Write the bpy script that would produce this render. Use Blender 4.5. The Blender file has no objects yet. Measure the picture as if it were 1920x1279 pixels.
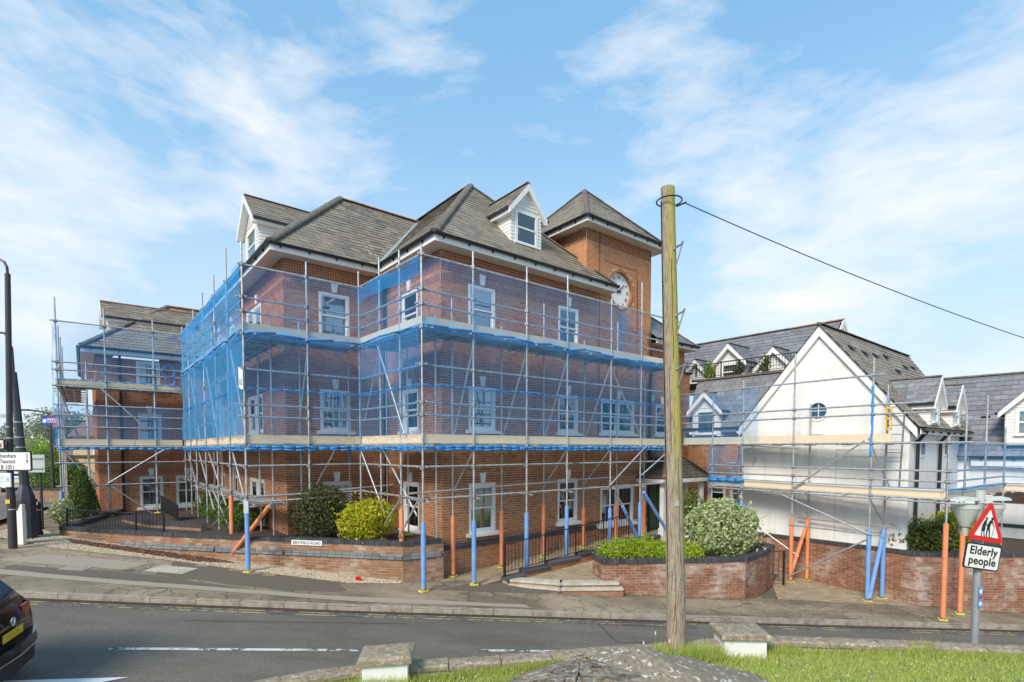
import bpy, math, random
import numpy as np
from mathutils import Vector, Matrix
from mathutils.geometry import tessellate_polygon
random.seed(7); rng = np.random.default_rng(7)
S = bpy.context.scene; COL = S.collection
R = math.radians

# ------------------------------------------------------------------ camera
cam = bpy.data.cameras.new('camera'); co = bpy.data.objects.new('camera', cam); COL.objects.link(co)
co.location = (0, 0, 3.6); co.rotation_euler = (R(87.5), 0, 0)
cam.sensor_width = 36; cam.lens = 990/1920*36; cam.shift_y = (886-639.5)/1920
cam.clip_start = .05; cam.clip_end = 5000
S.camera = co
S.view_settings.view_transform = 'Standard'; S.view_settings.look = 'None'
S.view_settings.gamma = 1; S.view_settings.use_curve_mapping = False
S.view_settings.exposure = 1.12
# ------------------------------------------------------------------ light
SUN_AZ, SUN_EL = R(-150), R(38)      # azimuth of the sun measured from +Y towards +X
sd = Vector((math.sin(SUN_AZ)*math.cos(SUN_EL), math.cos(SUN_AZ)*math.cos(SUN_EL), math.sin(SUN_EL)))
sl = bpy.data.lights.new('sun', 'SUN'); sl.energy = 1.9; sl.angle = R(20); sl.color = (1, .91, .78)
so = bpy.data.objects.new('sun', sl); COL.objects.link(so); so.rotation_euler = (-sd).to_track_quat('-Z', 'Y').to_euler()
W = bpy.data.worlds.new('World'); S.world = W; W.use_nodes = True

class NT:
    def __init__(s, t): s.t = t; t.nodes.clear()
    def n(s, typ, ins=None, **kw):
        nd = s.t.nodes.new('ShaderNode'+typ)
        for k, v in kw.items(): setattr(nd, k, v)
        for k, v in (ins or {}).items():
            if isinstance(v, tuple) and len(v) == 2 and hasattr(v[0], 'outputs'): s.t.links.new(v[0].outputs[v[1]], nd.inputs[k])
            elif hasattr(v, 'outputs'): s.t.links.new(v.outputs[0], nd.inputs[k])
            else: nd.inputs[k].default_value = v
        return nd
    def ramp(s, fac, stops, interp='LINEAR'):
        nd = s.n('ValToRGB', {'Fac': fac}); e = nd.color_ramp.elements; nd.color_ramp.interpolation = interp
        while len(e) < len(stops): e.new(.5)
        for el, (p, c) in zip(e, stops):
            el.position = p; el.color = (*c, 1) if len(c) == 3 else c
        return nd
    def math(s, op, a, b=0, c=0):
        nd = s.n('Math', operation=op)
        for i, x in enumerate((a, b, c)):
            if isinstance(x, tuple): s.t.links.new(x[0].outputs[x[1]], nd.inputs[i])
            elif hasattr(x, 'outputs'): s.t.links.new(x.outputs[0], nd.inputs[i])
            else: nd.inputs[i].default_value = x
        return nd
    def mix(s, f, a, b, mode='MIX'):
        nd = s.n('Mix', data_type='RGBA', blend_type=mode)
        for i, x in ((0, f), (6, a), (7, b)):
            if isinstance(x, tuple) and len(x) == 2 and hasattr(x[0], 'outputs'): s.t.links.new(x[0].outputs[x[1]], nd.inputs[i])
            elif hasattr(x, 'outputs'): s.t.links.new(x.outputs[0] if x.bl_idname != 'ShaderNodeMix' else x.outputs[2], nd.inputs[i])
            else: nd.inputs[i].default_value = (*x, 1) if isinstance(x, tuple) and len(x) == 3 else x
        return nd
def O(nd): return (nd, 2) if nd.bl_idname == 'ShaderNodeMix' else (nd, 0)

t = NT(W.node_tree)
sky = t.n('TexSky', sky_type='NISHITA', sun_disc=False, sun_elevation=SUN_EL, sun_rotation=SUN_AZ, air_density=1.0, dust_density=.4, ozone_density=1.2)
tc = t.n('TexCoord'); sep = t.n('SeparateXYZ', {'Vector': (tc, 'Generated')})
gdir = (tc, 'Generated')
wn = t.n('TexNoise', {'Vector': gdir, 'Scale': 2.2, 'Detail': 4.0, 'Roughness': .55})
wd = t.n('VectorMath', {0: gdir, 1: t.n('VectorMath', {0: (wn, 'Color'), 1: (.12, .12, .12)}, operation='MULTIPLY')}, operation='ADD')
mp = t.n('Mapping', {'Vector': wd, 'Rotation': (R(10), R(-42), R(10)), 'Scale': (.9, 1.0, 2.3)})
n1 = t.n('TexNoise', {'Vector': mp, 'Scale': 4.2, 'Detail': 10.0, 'Roughness': .60, 'Distortion': .12})
n2 = t.n('TexNoise', {'Vector': gdir, 'Scale': 2.0, 'Detail': 3.0, 'Roughness': .5})
cl = t.math('ADD', t.math('MULTIPLY', (n1, 0), .85), t.math('MULTIPLY', (n2, 0), .25))
# cloud banks standing in these directions
for d_, deg_, w_ in [((-0.509, 0.712, 0.483), 15, 1.0), ((-0.59, 0.712, 0.381), 9, 0.8), ((-0.654, 0.729, 0.205), 13, 0.9), ((-0.357, 0.824, 0.44), 9, 0.4), ((0.279, 0.857, 0.433), 8, 0.55), ((-0.059, 0.859, 0.509), 6, 0.55), ((0.213, 0.78, 0.588), 7, 0.5), ((0.416, 0.811, 0.41), 9, 0.75), ((0.609, 0.764, 0.215), 17, 1.15), ((0.451, 0.84, 0.302), 10, 0.9), ((0.576, 0.683, 0.45), 9, 0.8), ((0.095, 0.813, 0.574), 5, 0.4), ((0.638, 0.687, 0.348), 8, 0.7), ((-0.106, 0.78, 0.617), 6, 0.5)]:
    dt = t.n('VectorMath', {0: gdir, 1: d_}, operation='DOT_PRODUCT')
    mr = t.n('MapRange', {'Value': (dt, 'Value'), 'From Min': math.cos(R(deg_*1.15)), 'From Max': 1.0, 'To Min': 0.0, 'To Max': .10*w_}); mr.interpolation_type = 'SMOOTHSTEP'
    cl = t.math('ADD', cl, (mr, 0))
hz = t.n('MapRange', {'Value': (sep, 'Z'), 'From Min': 0.0, 'From Max': .35, 'To Min': .02, 'To Max': 0.0})
cl = t.math('ADD', cl, (hz, 0))
cr = t.ramp(cl, [(.605, (0, 0, 0)), (.70, (.36,)*3), (.87, (.93,)*3)])
hz2 = t.n('MapRange', {'Value': (sep, 'Z'), 'From Min': -.02, 'From Max': .62, 'To Min': .95, 'To Max': .0}); hz2.interpolation_type = 'SMOOTHSTEP'
skyc = t.mix(.65, (sky, 0), (.85, 1.95, 3.0))
hazy = t.mix((hz2, 0), O(skyc), (2.4, 2.95, 3.3))
fin = t.mix((cr, 0), O(hazy), (3.5, 3.55, 3.6))
bg = t.n('Background', {'Color': O(fin), 'Strength': .135})
t.n('OutputWorld', {'Surface': bg})

# ------------------------------------------------------------------ materials
def newmat(name):
    m = bpy.data.materials.new(name); m.use_nodes = True; return m, NT(m.node_tree)
def rnd(t):
    g = t.n('NewGeometry'); o = t.n('ObjectInfo')
    return t.math('FRACT', t.math('ADD', (g, 'Random Per Island'), (o, 'Random')))
def noise(t, sc, det=4.0, rough=.6, vec=None, stretch=None):
    c = vec or (t.n('NewGeometry'), 'Position')
    if stretch: c = (t.n('Mapping', {'Vector': c, 'Scale': stretch}), 0)
    return t.n('TexNoise', {'Vector': c, 'Scale': sc, 'Detail': det, 'Roughness': rough})
def finish(t, col, rough=.7, bump=None, bstr=.3, bdist=.01, metal=0.0, spec=.5, **kw):
    ins = {'Base Color': col, 'Roughness': rough, 'Metallic': metal, 'Specular IOR Level': spec}
    if bump is not None:
        b = t.n('Bump', {'Height': bump, 'Strength': bstr, 'Distance': bdist}); ins['Normal'] = b
    ins.update(kw)
    p = t.n('BsdfPrincipled', ins); t.n('OutputMaterial', {'Surface': p}); return p
def m_plain(name, col, rough=.6, var=.12, sc=6., metal=0., spec=.5, dirt=None, bump=.15, stretch=None):
    m, t = newmat(name); n = noise(t, sc, stretch=stretch)
    c = t.ramp((n, 0), [(.3, tuple(x*(1-var) for x in col)), (.7, tuple(min(1, x*(1+var)) for x in col))])
    c = (c, 0)
    if dirt:
        n2 = noise(t, dirt[1], 6., .7, stretch=stretch); f = t.ramp((n2, 0), [(dirt[2], (0,)*3), (dirt[2]+.12, (1,)*3)])
        c = O(t.mix(t.math('MULTIPLY', (f, 0), dirt[3]), c, dirt[0]))
    finish(t, c, rough, (n, 0), bump, .004, metal, spec); return m
def m_brick(name, cols, bloom=0., moss=0.):
    m, t = newmat(name); r = rnd(t)
    c = t.ramp(r, [(i/(len(cols)-1)*.98, k) for i, k in enumerate(cols)])
    n = noise(t, 26., 6., .7); n3 = noise(t, .7, 3.)
    c = t.mix(.45, (c, 0), (t.ramp((n, 0), [(.3, (.6,)*3), (.7, (1.25, 1.22, 1.2))]), 0), 'MULTIPLY')
    c = t.mix(.35, O(c), (t.ramp((n3, 0), [(.35, (.75,)*3), (.65, (1.15,)*3)]), 0), 'MULTIPLY')
    if bloom:
        nb = noise(t, 1.1, 7., .72); f = t.ramp((nb, 0), [(.47, (0,)*3), (.68, (1,)*3)])
        f2 = t.math('MULTIPLY', t.math('MULTIPLY', (f, 0), t.math('ADD', r, .35)), bloom)
        c = t.mix(f2, O(c), (.58, .51, .45))
    if moss:
        nb = noise(t, 1.7, 7., .7); f = t.ramp((nb, 0), [(.55, (0,)*3), (.7, (1,)*3)])
        c = t.mix(t.math('MULTIPLY', (f, 0), moss), O(c), (.10, .12, .03))
    finish(t, O(c), .85, (n, 0), .5, .006, spec=.25); return m
def m_slate(name, cols, lich=.5):
    m, t = newmat(name); r = rnd(t)
    c = t.ramp(r, [(i/(len(cols)-1)*.98, k) for i, k in enumerate(cols)])
    n = noise(t, 9., 7., .7); n3 = noise(t, .55, 4., .6); n4 = noise(t, 30., 5., .8)
    c = t.mix(.6, (c, 0), (t.ramp((n, 0), [(.3, (.6,)*3), (.7, (1.3,)*3)]), 0), 'MULTIPLY')
    f = t.ramp((n3, 0), [(.45, (0,)*3), (.62, (1,)*3)])
    c = t.mix(t.math('MULTIPLY', (f, 0), lich*.75), O(c), (.235, .195, .15))
    f = t.ramp(t.math('ADD', t.math('MULTIPLY', (n4, 0), .55), t.math('MULTIPLY', (n3, 0), .5)), [(.56, (0,)*3), (.66, (1,)*3)])
    c = t.mix(t.math('MULTIPLY', (f, 0), lich*.7), O(c), (.31, .285, .17))
    finish(t, O(c), .62, (n, 0), .4, .006, spec=.45); return m
M = {}
M['brick'] = m_brick('brick_orange', [(.30, .115, .055), (.44, .20, .10), (.36, .15, .07), (.50, .25, .13), (.40, .17, .08), (.47, .215, .11)])
M['brick_tower'] = m_brick('brick_tower', [(.46, .19, .085), (.56, .26, .12), (.50, .22, .10), (.60, .29, .14)])
M['brick_red'] = m_brick('brick_red_band', [(.25, .082, .045), (.32, .115, .06), (.28, .095, .05), (.36, .13, .07)])
M['brick_wall'] = m_brick('brick_garden_wall', [(.20, .08, .048), (.28, .122, .07), (.235, .095, .055), (.34, .165, .10), (.255, .105, .06)], bloom=.75, moss=.25)
M['brick_old'] = m_brick('brick_old_wall', [(.24, .125, .068), (.33, .19, .105), (.27, .115, .06), (.40, .26, .155)], bloom=.45, moss=.6)
M['brick_blue'] = m_brick('brick_blue_black', [(.045, .046, .052), (.075, .077, .085), (.06, .06, .068), (.10, .10, .105)])
M['brick_grey'] = m_brick('brick_grey_course', [(.19, .20, .21), (.26, .27, .28), (.15, .16, .17)])
M['mortar'] = m_plain('mortar', (.66, .52, .37), .95, .25, 8.)
M['mortar_grey'] = m_plain('mortar_grey', (.40, .33, .26), .95, .25, 5.)
M['slate'] = m_slate('slate_brown', [(.15, .125, .095), (.28, .235, .18), (.21, .177, .135), (.34, .29, .22), (.175, .148, .115)], .85)
M['slate_grey'] = m_slate('slate_grey', [(.15, .155, .17), (.21, .215, .23), (.18, .185, .20), (.26, .26, .275)], .12)
M['slate_dark'] = m_slate('slate_dark', [(.07, .066, .06), (.11, .10, .09), (.14, .125, .105)], .4)
M['under'] = m_plain('roof_underlay', (.03, .03, .03), .9)
M['ridge'] = m_plain('ridge_tile', (.14, .12, .10), .85, .3, 7., dirt=((.30, .27, .08), 5., .58, .7), bump=.5)
M['ridge_red'] = m_plain('ridge_tile_red', (.34, .15, .085), .85, .25, 7., dirt=((.25, .2, .07), 4., .55, .6), bump=.5)
M['white'] = m_plain('white_paint', (.78, .78, .76), .45, .04, 4., dirt=((.5, .48, .42), 9., .58, .35))
M['soffit'] = m_plain('soffit_paint', (.66, .58, .50), .6, .06, 4.)
M['board_white'] = m_plain('weatherboard_white', (.74, .73, .69), .5, .06, 3., dirt=((.36, .35, .30), 6., .56, .45))
M['render'] = m_plain('white_render', (.79, .775, .745), .9, .05, 1.3, dirt=((.50, .47, .41), 2.2, .53, .28), bump=.3, stretch=(1.6, 1.6, .35))
M['render_grey'] = m_plain('pale_grey_render', (.60, .60, .60), .8, .06, 1.6)
M['gutter'] = m_plain('black_plastic', (.018, .018, .02), .35, .2, 9.)
M['black'] = m_plain('black_metal_paint', (.014, .014, .016), .4, .3, 12.)
M['lampgrey'] = m_plain('dark_grey_post_paint', (.045, .047, .055), .45, .15, 6., dirt=((.12, .12, .12), 14., .6, .5))
M['lampbrown'] = m_plain('dark_brown_post_paint', (.05, .043, .042), .45, .15, 6.)
M['galv'] = m_plain('galvanised_steel', (.50, .51, .51), .42, .28, 9., metal=.55, dirt=((.30, .28, .25), 12., .57, .6))
M['galv_blue'] = m_plain('blue_painted_tube', (.10, .30, .60), .45, .2, 9.)
M['coupler'] = m_plain('coupler_steel', (.24, .24, .25), .5, .3, 20., metal=.6)
M['wood'] = m_plain('scaffold_board_pale', (.66, .55, .40), .8, .2, 5., stretch=(1, 1, 9), dirt=((.30, .25, .19), 3., .55, .5))
M['wood_old'] = m_plain('scaffold_board_grey', (.36, .32, .27), .85, .25, 5., dirt=((.18, .16, .13), 3., .5, .6))
M['wood_light'] = m_plain('scaffold_board_new', (.74, .62, .44), .8, .12, 5., stretch=(2, 2, 14), dirt=((.42, .33, .22), 5., .58, .4))
M['sleeve_b'] = m_plain('blue_foam', (.16, .34, .68), .75, .14, 5., dirt=((.30, .36, .46), 9., .56, .6))
M['sleeve_o'] = m_plain('orange_foam', (.76, .26, .11), .75, .14, 5., dirt=((.50, .30, .20), 9., .56, .6))
M['yellow'] = m_plain('yellow_plastic', (.72, .62, .04), .55, .08, 5.)
M['yellow_paint'] = m_plain('yellow_gate_paint', (.75, .48, .03), .5, .1, 5.)
M['rope'] = m_plain('blue_net_rope', (.02, .27, .68), .6, .1, 5.)
M['stone'] = m_plain('pale_stone', (.50, .46, .38), .85, .15, 4., dirt=((.30, .30, .16), 3., .52, .6), bump=.4)
M['kerb'] = m_plain('kerb_concrete', (.33, .285, .23), .9, .22, 7., dirt=((.13, .12, .09), 2.5, .5, .6), bump=.5)
M['soil'] = m_plain('soil', (.06, .043, .03), .95, .5, 9., bump=.8)
M['door'] = m_plain('green_door_paint', (.008, .075, .03), .35, .1, 4.)
M['interior'] = m_plain('dark_interior', (.05, .045, .04), .9)
M['dial'] = m_plain('clock_dial', (.80, .79, .74), .5, .03, 6.)
M['sign_white'] = m_plain('sign_white', (.74, .74, .73), .4, .04, 9., dirt=((.5, .5, .47), 8., .6, .35))
M['sign_red'] = m_plain('sign_red', (.62, .015, .012), .4, .05, 5.)
M['sign_black'] = m_plain('sign_black', (.012, .012, .014), .45, .1, 5.)
M['sign_grey'] = m_plain('sign_back_grey', (.40, .44, .43), .5, .1, 5.)
M['post_grey'] = m_plain('post_grey', (.33, .34, .35), .45, .08, 8., metal=.3)
M['sticker'] = m_plain('blue_sticker', (.08, .30, .62), .4, .05, 5.)
M['carpaint'] = m_plain('black_car_paint', (.012, .011, .011), .12, .02, 1., spec=.8, bump=0.)
M['cartrim'] = m_plain('car_black_trim', (.03, .03, .031), .55, .1, 30.)
M['chrome'] = m_plain('chrome', (.75, .75, .76), .15, .02, 3., metal=1., bump=0)
M['tyre'] = m_plain('tyre_rubber', (.02, .02, .02), .8, .2, 20.)
M['carwhite'] = m_plain('white_car_paint', (.75, .76, .78), .25, .02, 1., bump=0)
M['tail'] = m_plain('red_lens', (.35, .01, .012), .15, .1, 20., bump=0)
M['plate'] = m_plain('yellow_plate', (.80, .55, .01), .4, .03, 10.)
M['plate_smudge'] = m_plain('yellow_plate_blur', (.62, .40, .02), .4, .1, 10.)
M['cream'] = m_plain('cream_render', (.55, .42, .25), .9, .1, 2.)
M['rooftile_far'] = m_plain('far_roof_tile', (.20, .12, .09), .9, .2, 3.)
M['shell'] = m_plain('lamp_head_grey', (.48, .50, .47), .4, .08, 6., dirt=((.28, .30, .25), 6., .55, .5))
M['plastic_wrap'] = m_plain('pale_plastic', (.62, .64, .64), .35, .15, 12.)
M['banner_blue'] = m_plain('banner_blue', (.02, .05, .30), .5, .1, 5.)
M['banner_red'] = m_plain('banner_red', (.45, .02, .03), .5, .1, 5.)
M['fence_wood'] = m_plain('dark_timber', (.07, .05, .035), .85, .3, 6.)

def m_glass(name, tint=(.10, .13, .15), refl=.5):
    m, t = newmat(name); fr = t.n('Fresnel', {'IOR': 1.5})
    gl = t.n('BsdfGlossy', {'Color': (.9, .95, 1, 1), 'Roughness': .03})
    tr = t.n('BsdfTransparent', {'Color': (.90, .93, .94, 1)})
    f = t.math('MINIMUM', t.math('ADD', t.math('MULTIPLY', (fr, 0), 1.4), .11*refl*2), 1.)
    n = noise(t, 1.3, 2.); b = t.n('Bump', {'Height': (n, 0), 'Strength': .25, 'Distance': .02})
    t.t.links.new(b.outputs[0], gl.inputs['Normal'])
    t.n('OutputMaterial', {'Surface': t.n('MixShader', {0: f, 1: tr, 2: gl})}); return m
M['glass'] = m_glass('window_glass')
m, t = newmat('dark_car_glass'); finish(t, (.01, .018, .028, 1), .05, spec=.9); M['carglass'] = m
m, t = newmat('glass_painted_blue_reflection'); finish(t, (.02, .10, .20, 1), .08, spec=.8); M['blue_refl_glass'] = m  # blue reflection painted into the pane's base colour
def m_cloth(name, col, sc=22.):
    m, t = newmat(name)
    w = t.n('TexWave', {'Vector': (t.n('TexCoord'), 'Object'), 'Scale': sc, 'Distortion': 2.5, 'Detail': 2.0}, wave_type='BANDS', bands_direction='X')
    c = t.ramp((w, 0), [(0, tuple(x*.62 for x in col)), (1, col)])
    finish(t, (c, 0), .9, (w, 0), .6, .01); return m
M['curtain'] = m_cloth('net_curtain', (.62, .63, .60)); M['curtain2'] = m_cloth('cream_curtain', (.62, .58, .42), 14.)
def m_blind(name, col):
    m, t = newmat(name); sp = t.n('SeparateXYZ', {'Vector': (t.n('TexCoord'), 'Object')})
    w = t.math('FRACT', t.math('MULTIPLY', (sp, 'Z'), 26.))
    c = t.ramp(w, [(0, tuple(x*.4 for x in col)), (.25, col), (1, col)]); finish(t, (c, 0), .6); return m
M['blind'] = m_blind('slatted_blind', (.55, .58, .55)); M['blind_cream'] = m_blind('cream_blind', (.58, .58, .42))

# debris netting: a fine blue mesh, see-through in the gaps
def m_net(name, alpha, col):
    m, t = newmat(name)
    n = noise(t, 1.2, 4., .6, stretch=(1, 1, .35)); n2 = noise(t, 120., 2.)
    a = t.math('ADD', alpha-.13, t.math('MULTIPLY', (n, 0), .26))
    a = t.math('MINIMUM', t.math('MULTIPLY', a, t.math('ADD', t.math('MULTIPLY', (n2, 0), .3), .85)), .93)
    d = t.n('BsdfDiffuse', {'Color': (*col, 1)}); tl = t.n('BsdfTranslucent', {'Color': (*col, 1)})
    mx = t.n('MixShader', {0: .35, 1: d, 2: tl}); tr = t.n('BsdfTransparent', {'Color': (.93, .96, 1, 1)})
    t.n('OutputMaterial', {'Surface': t.n('MixShader', {0: a, 1: tr, 2: mx})}); return m
M['net'] = m_net('debris_net', .19, (.10, .46, .92)); M['net_dense'] = m_net('debris_net_double', .50, (.09, .46, .92))
M['net_seam'] = m_net('debris_net_folded', .36, (.04, .40, .85))

def m_leaf(name, cols, trans=.3):
    m, t = newmat(name); r = rnd(t); n = noise(t, 2.2, 3.)
    c = t.ramp(t.math('FRACT', t.math('ADD', t.math('MULTIPLY', r, .55), t.math('MULTIPLY', (n, 0), .6))), [(i/(len(cols)-1), k) for i, k in enumerate(cols)])
    p = t.n('BsdfPrincipled', {'Base Color': (c, 0), 'Roughness': .5, 'Specular IOR Level': .35})
    tl = t.n('BsdfTranslucent', {'Color': (c, 0)})
    t.n('OutputMaterial', {'Surface': t.n('MixShader', {0: trans, 1: p, 2: tl})}); return m
M['leaf_dark'] = m_leaf('leaf_dark', [(.05, .075, .025), (.08, .12, .035), (.13, .10, .045), (.06, .10, .03), (.13, .18, .045)])
M['leaf_yellow'] = m_leaf('leaf_yellow', [(.16, .30, .02), (.55, .50, .02), (.30, .40, .02), (.70, .58, .03), (.12, .25, .02)])
M['leaf_lime'] = m_leaf('leaf_lime', [(.30, .42, .025), (.46, .56, .035), (.20, .32, .02), (.54, .60, .05)])
M['leaf_var'] = m_leaf('leaf_variegated', [(.16, .24, .07), (.56, .60, .34), (.22, .32, .06), (.64, .64, .42), (.35, .42, .12)])
M['leaf_conifer'] = m_leaf('leaf_conifer', [(.06, .10, .02), (.11, .17, .035), (.08, .13, .025), (.18, .23, .05)])
M['leaf_hedge'] = m_leaf('leaf_hedge', [(.09, .16, .03), (.15, .25, .05), (.11, .19, .035), (.22, .31, .07)])
M['leaf_far_hazed'] = m_leaf('leaf_far_hazed', [(.24, .29, .19), (.30, .35, .22), (.27, .31, .21), (.35, .39, .26)])  # distance haze painted into the leaf colours, no haze in the air
M['leaf_mix'] = m_leaf('leaf_mixed', [(.05, .085, .02), (.10, .16, .03), (.18, .20, .05), (.07, .12, .03)])
M['grass'] = m_leaf('grass_blade', [(.34, .42, .09), (.50, .57, .14), (.60, .64, .20), (.40, .48, .10), (.64, .62, .28)], .45)
M['grass_dry'] = m_leaf('grass_yellow', [(.38, .36, .05), (.45, .38, .08), (.25, .30, .04)], .4)
M['lawn'] = m_plain('lawn_ground', (.20, .25, .06), .95, .45, 11., dirt=((.22, .26, .06), 2., .5, .6), bump=.6)
M['twig'] = m_plain('twig_bark', (.09, .065, .045), .9, .3, 12.)

# roads and pavements
m, t = newmat('asphalt_road')
n = noise(t, 55., 5., .85); nb = noise(t, .5, 4.); nc = noise(t, 170., 2., .9)
c = t.ramp((n, 0), [(.3, (.064, .053, .043)), (.52, (.158, .135, .109)), (.72, (.40, .355, .295))])
c = t.mix(.5, (c, 0), (t.ramp((nb, 0), [(.35, (.72,)*3), (.65, (1.2,)*3)]), 0), 'MULTIPLY')
c = t.mix(t.math('MULTIPLY', (t.ramp((nc, 0), [(.60, (0,)*3), (.68, (1,)*3)]), 0), .45), O(c), (.30, .29, .27))
ns = noise(t, 1.0, 6., .65, stretch=(.35, 1.6, 1)); c = t.mix(.55, O(c), (t.ramp((ns, 0), [(.36, (.72, .72, .73)), (.5, (1, 1, 1)), (.66, (1.28, 1.25, 1.2))]), 0), 'MULTIPLY')
finish(t, O(c), .8, (n, 0), .7, .012, spec=.35); M['road'] = m
m, t = newmat('pavement_asphalt')
n = noise(t, 40., 6., .8); nb = noise(t, .45, 5., .65); nm = noise(t, 1.1, 5., .65)
vo = t.n('TexVoronoi', {'Vector': (t.n('Mapping', {'Vector': (t.n('NewGeometry'), 'Position'), 'Scale': (.55, 1.3, 1)}), 0), 'Scale': .8, 'Randomness': 1.0})
c = t.ramp((n, 0), [(.3, (.18, .135, .088)), (.55, (.37, .295, .205)), (.75, (.54, .45, .335))])
c = t.mix(.75, (c, 0), (t.ramp((nb, 0), [(.38, (.42, .40, .40)), (.55, (1.0,)*3), (.7, (1.25, 1.22, 1.15))]), 0), 'MULTIPLY')
vv = t.n('SeparateColor', {'Color': (vo, 'Color')})
c = t.mix(.5, O(c), (t.ramp((vv, 0), [(0, (.68,)*3), (1, (1.25,)*3)]), 0), 'MULTIPLY')
c = t.mix(t.math('MULTIPLY', (t.ramp((nm, 0), [(.54, (0,)*3), (.66, (1,)*3)]), 0), .45), O(c), (.12, .115, .055))
wv = t.mix(.12, (t.n('NewGeometry'), 'Position'), (noise(t, 3.), 'Color'))
cd = t.n('TexVoronoi', {'Vector': (wv, 2), 'Scale': 2.6}, feature='DISTANCE_TO_EDGE')
ncr = noise(t, .35, 3.)
crk = t.math('MULTIPLY', t.math('LESS_THAN', (cd, 0), .03), (t.ramp((ncr, 0), [(.42, (0,)*3), (.50, (1,)*3)]), 0))
c = t.mix(t.math('MULTIPLY', crk, .55), O(c), (.05, .042, .03))
finish(t, O(c), .85, (n, 0), .6, .01, spec=.3); M['pave'] = m
def m_paint(name, col, thr):
    m, t = newmat(name); n = noise(t, 9., 8., .8); n2 = noise(t, 1.6, 3.)
    f = t.ramp(t.math('ADD', t.math('MULTIPLY', (n, 0), .6), t.math('MULTIPLY', (n2, 0), .4)), [(thr, (0,)*3), (thr+.05, (1,)*3)])
    c = t.mix((f, 0), (.09, .085, .08), col); finish(t, O(c), .7, (n, 0), .4, .006); return m
M['paint_white'] = m_paint('road_paint_white', (.66, .65, .61), .485)
M['paint_white2'] = m_paint('road_paint_white_fresh', (.78, .77, .74), .36)
M['paint_yellow'] = m_paint('road_paint_yellow', (.40, .33, .17), .475)
m, t = newmat('gravel_pebble'); c = t.ramp(rnd(t), [(0, (.50, .40, .27)), (.3, (.62, .52, .38)), (.55, (.34, .24, .15)), (.8, (.58, .50, .40)), (1, (.22, .13, .08))]); finish(t, (c, 0), .85); M['pebble'] = m
M['gravel'] = m_plain('gravel_bed', (.30, .22, .14), .95, .5, 30., bump=.8)
M['paver'] = m_brick('paver_buff', [(.30, .22, .14), (.42, .33, .22), (.36, .27, .17), (.48, .39, .27)], moss=.35)
M['paver_bed'] = m_plain('paver_joint_sand', (.13, .11, .075), .95, .3, 9.)
M['leaf_litter'] = m_leaf('fallen_leaf', [(.12, .05, .03), (.22, .10, .05), (.16, .075, .045), (.30, .18, .09)], .1)

m, t = newmat('lichen_concrete')
n = noise(t, 22., 7., .75); v1 = t.n('TexVoronoi', {'Vector': (t.n('Mapping', {'Vector': (t.mix(.10, (t.n('NewGeometry'), 'Position'), (noise(t, 14.), 'Color')), 2), 'Scale': (1, 1, 1)}), 0), 'Scale': 21.})
c = t.ramp((n, 0), [(.3, (.12, .092, .064)), (.55, (.28, .225, .16)), (.75, (.44, .37, .28))])
vs = t.n('SeparateColor', {'Color': (v1, 'Color')})
f = t.math('MULTIPLY', t.math('LESS_THAN', (v1, 0), t.math('MULTIPLY', (vs, 0), .55)), t.math('GREATER_THAN', (vs, 1), .32))
c = t.mix(t.math('MULTIPLY', f, .8), (c, 0), (.60, .57, .50))
finish(t, O(c), .9, (n, 0), .7, .015); M['lichen'] = m
M['cap'] = m_plain('pier_cap_concrete', (.27, .215, .145), .9, .35, 16., dirt=((.60, .56, .48), 17., .545, .75), bump=.8)
M['pierwhite'] = m_plain('pier_white_paint', (.74, .74, .71), .7, .06, 5., dirt=((.32, .33, .22), 5., .56, .6), bump=.3)
m, t = newmat('pole_timber')
n = noise(t, 7., 9., .75, stretch=(12, 12, .8)); n2 = noise(t, 1.4, 4.)
c = t.ramp((n, 0), [(.36, (.07, .05, .035)), (.47, (.28, .22, .155)), (.70, (.50, .43, .33))])
g = t.n('NewGeometry'); sp = t.n('SeparateXYZ', {'Vector': (g, 'Normal')}); pz = t.n('SeparateXYZ', {'Vector': (g, 'Position')})
al = t.math('MULTIPLY', (t.ramp(t.math('ADD', (sp, 'X'), .4), [(.22, (0,)*3), (.48, (1,)*3)]), 0), (t.ramp(t.math('ADD', t.math('MULTIPLY', (pz, 'Z'), .14), t.math('MULTIPLY', (n2, 0), .22)), [(.50, (0,)*3), (.66, (1,)*3)]), 0))
c = t.mix(t.math('MULTIPLY', al, t.math('MULTIPLY', (n, 0), 1.25)), (c, 0), (.40, .37, .03))     # algae on the damp side of the pole
finish(t, O(c), .85, (n, 0), .8, .01); M['pole'] = m
m, t = newmat('weathered_plank'); n = noise(t, 5., 8., .7, vec=(t.n('TexCoord'), 'Object'), stretch=(1.2, 12, 6))
c = t.ramp((n, 0), [(.36, (.02, .015, .012)), (.5, (.26, .21, .16)), (.66, (.52, .46, .39))]); finish(t, (c, 0), .9, (n, 0), 1., .03); M['plank'] = m

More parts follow.
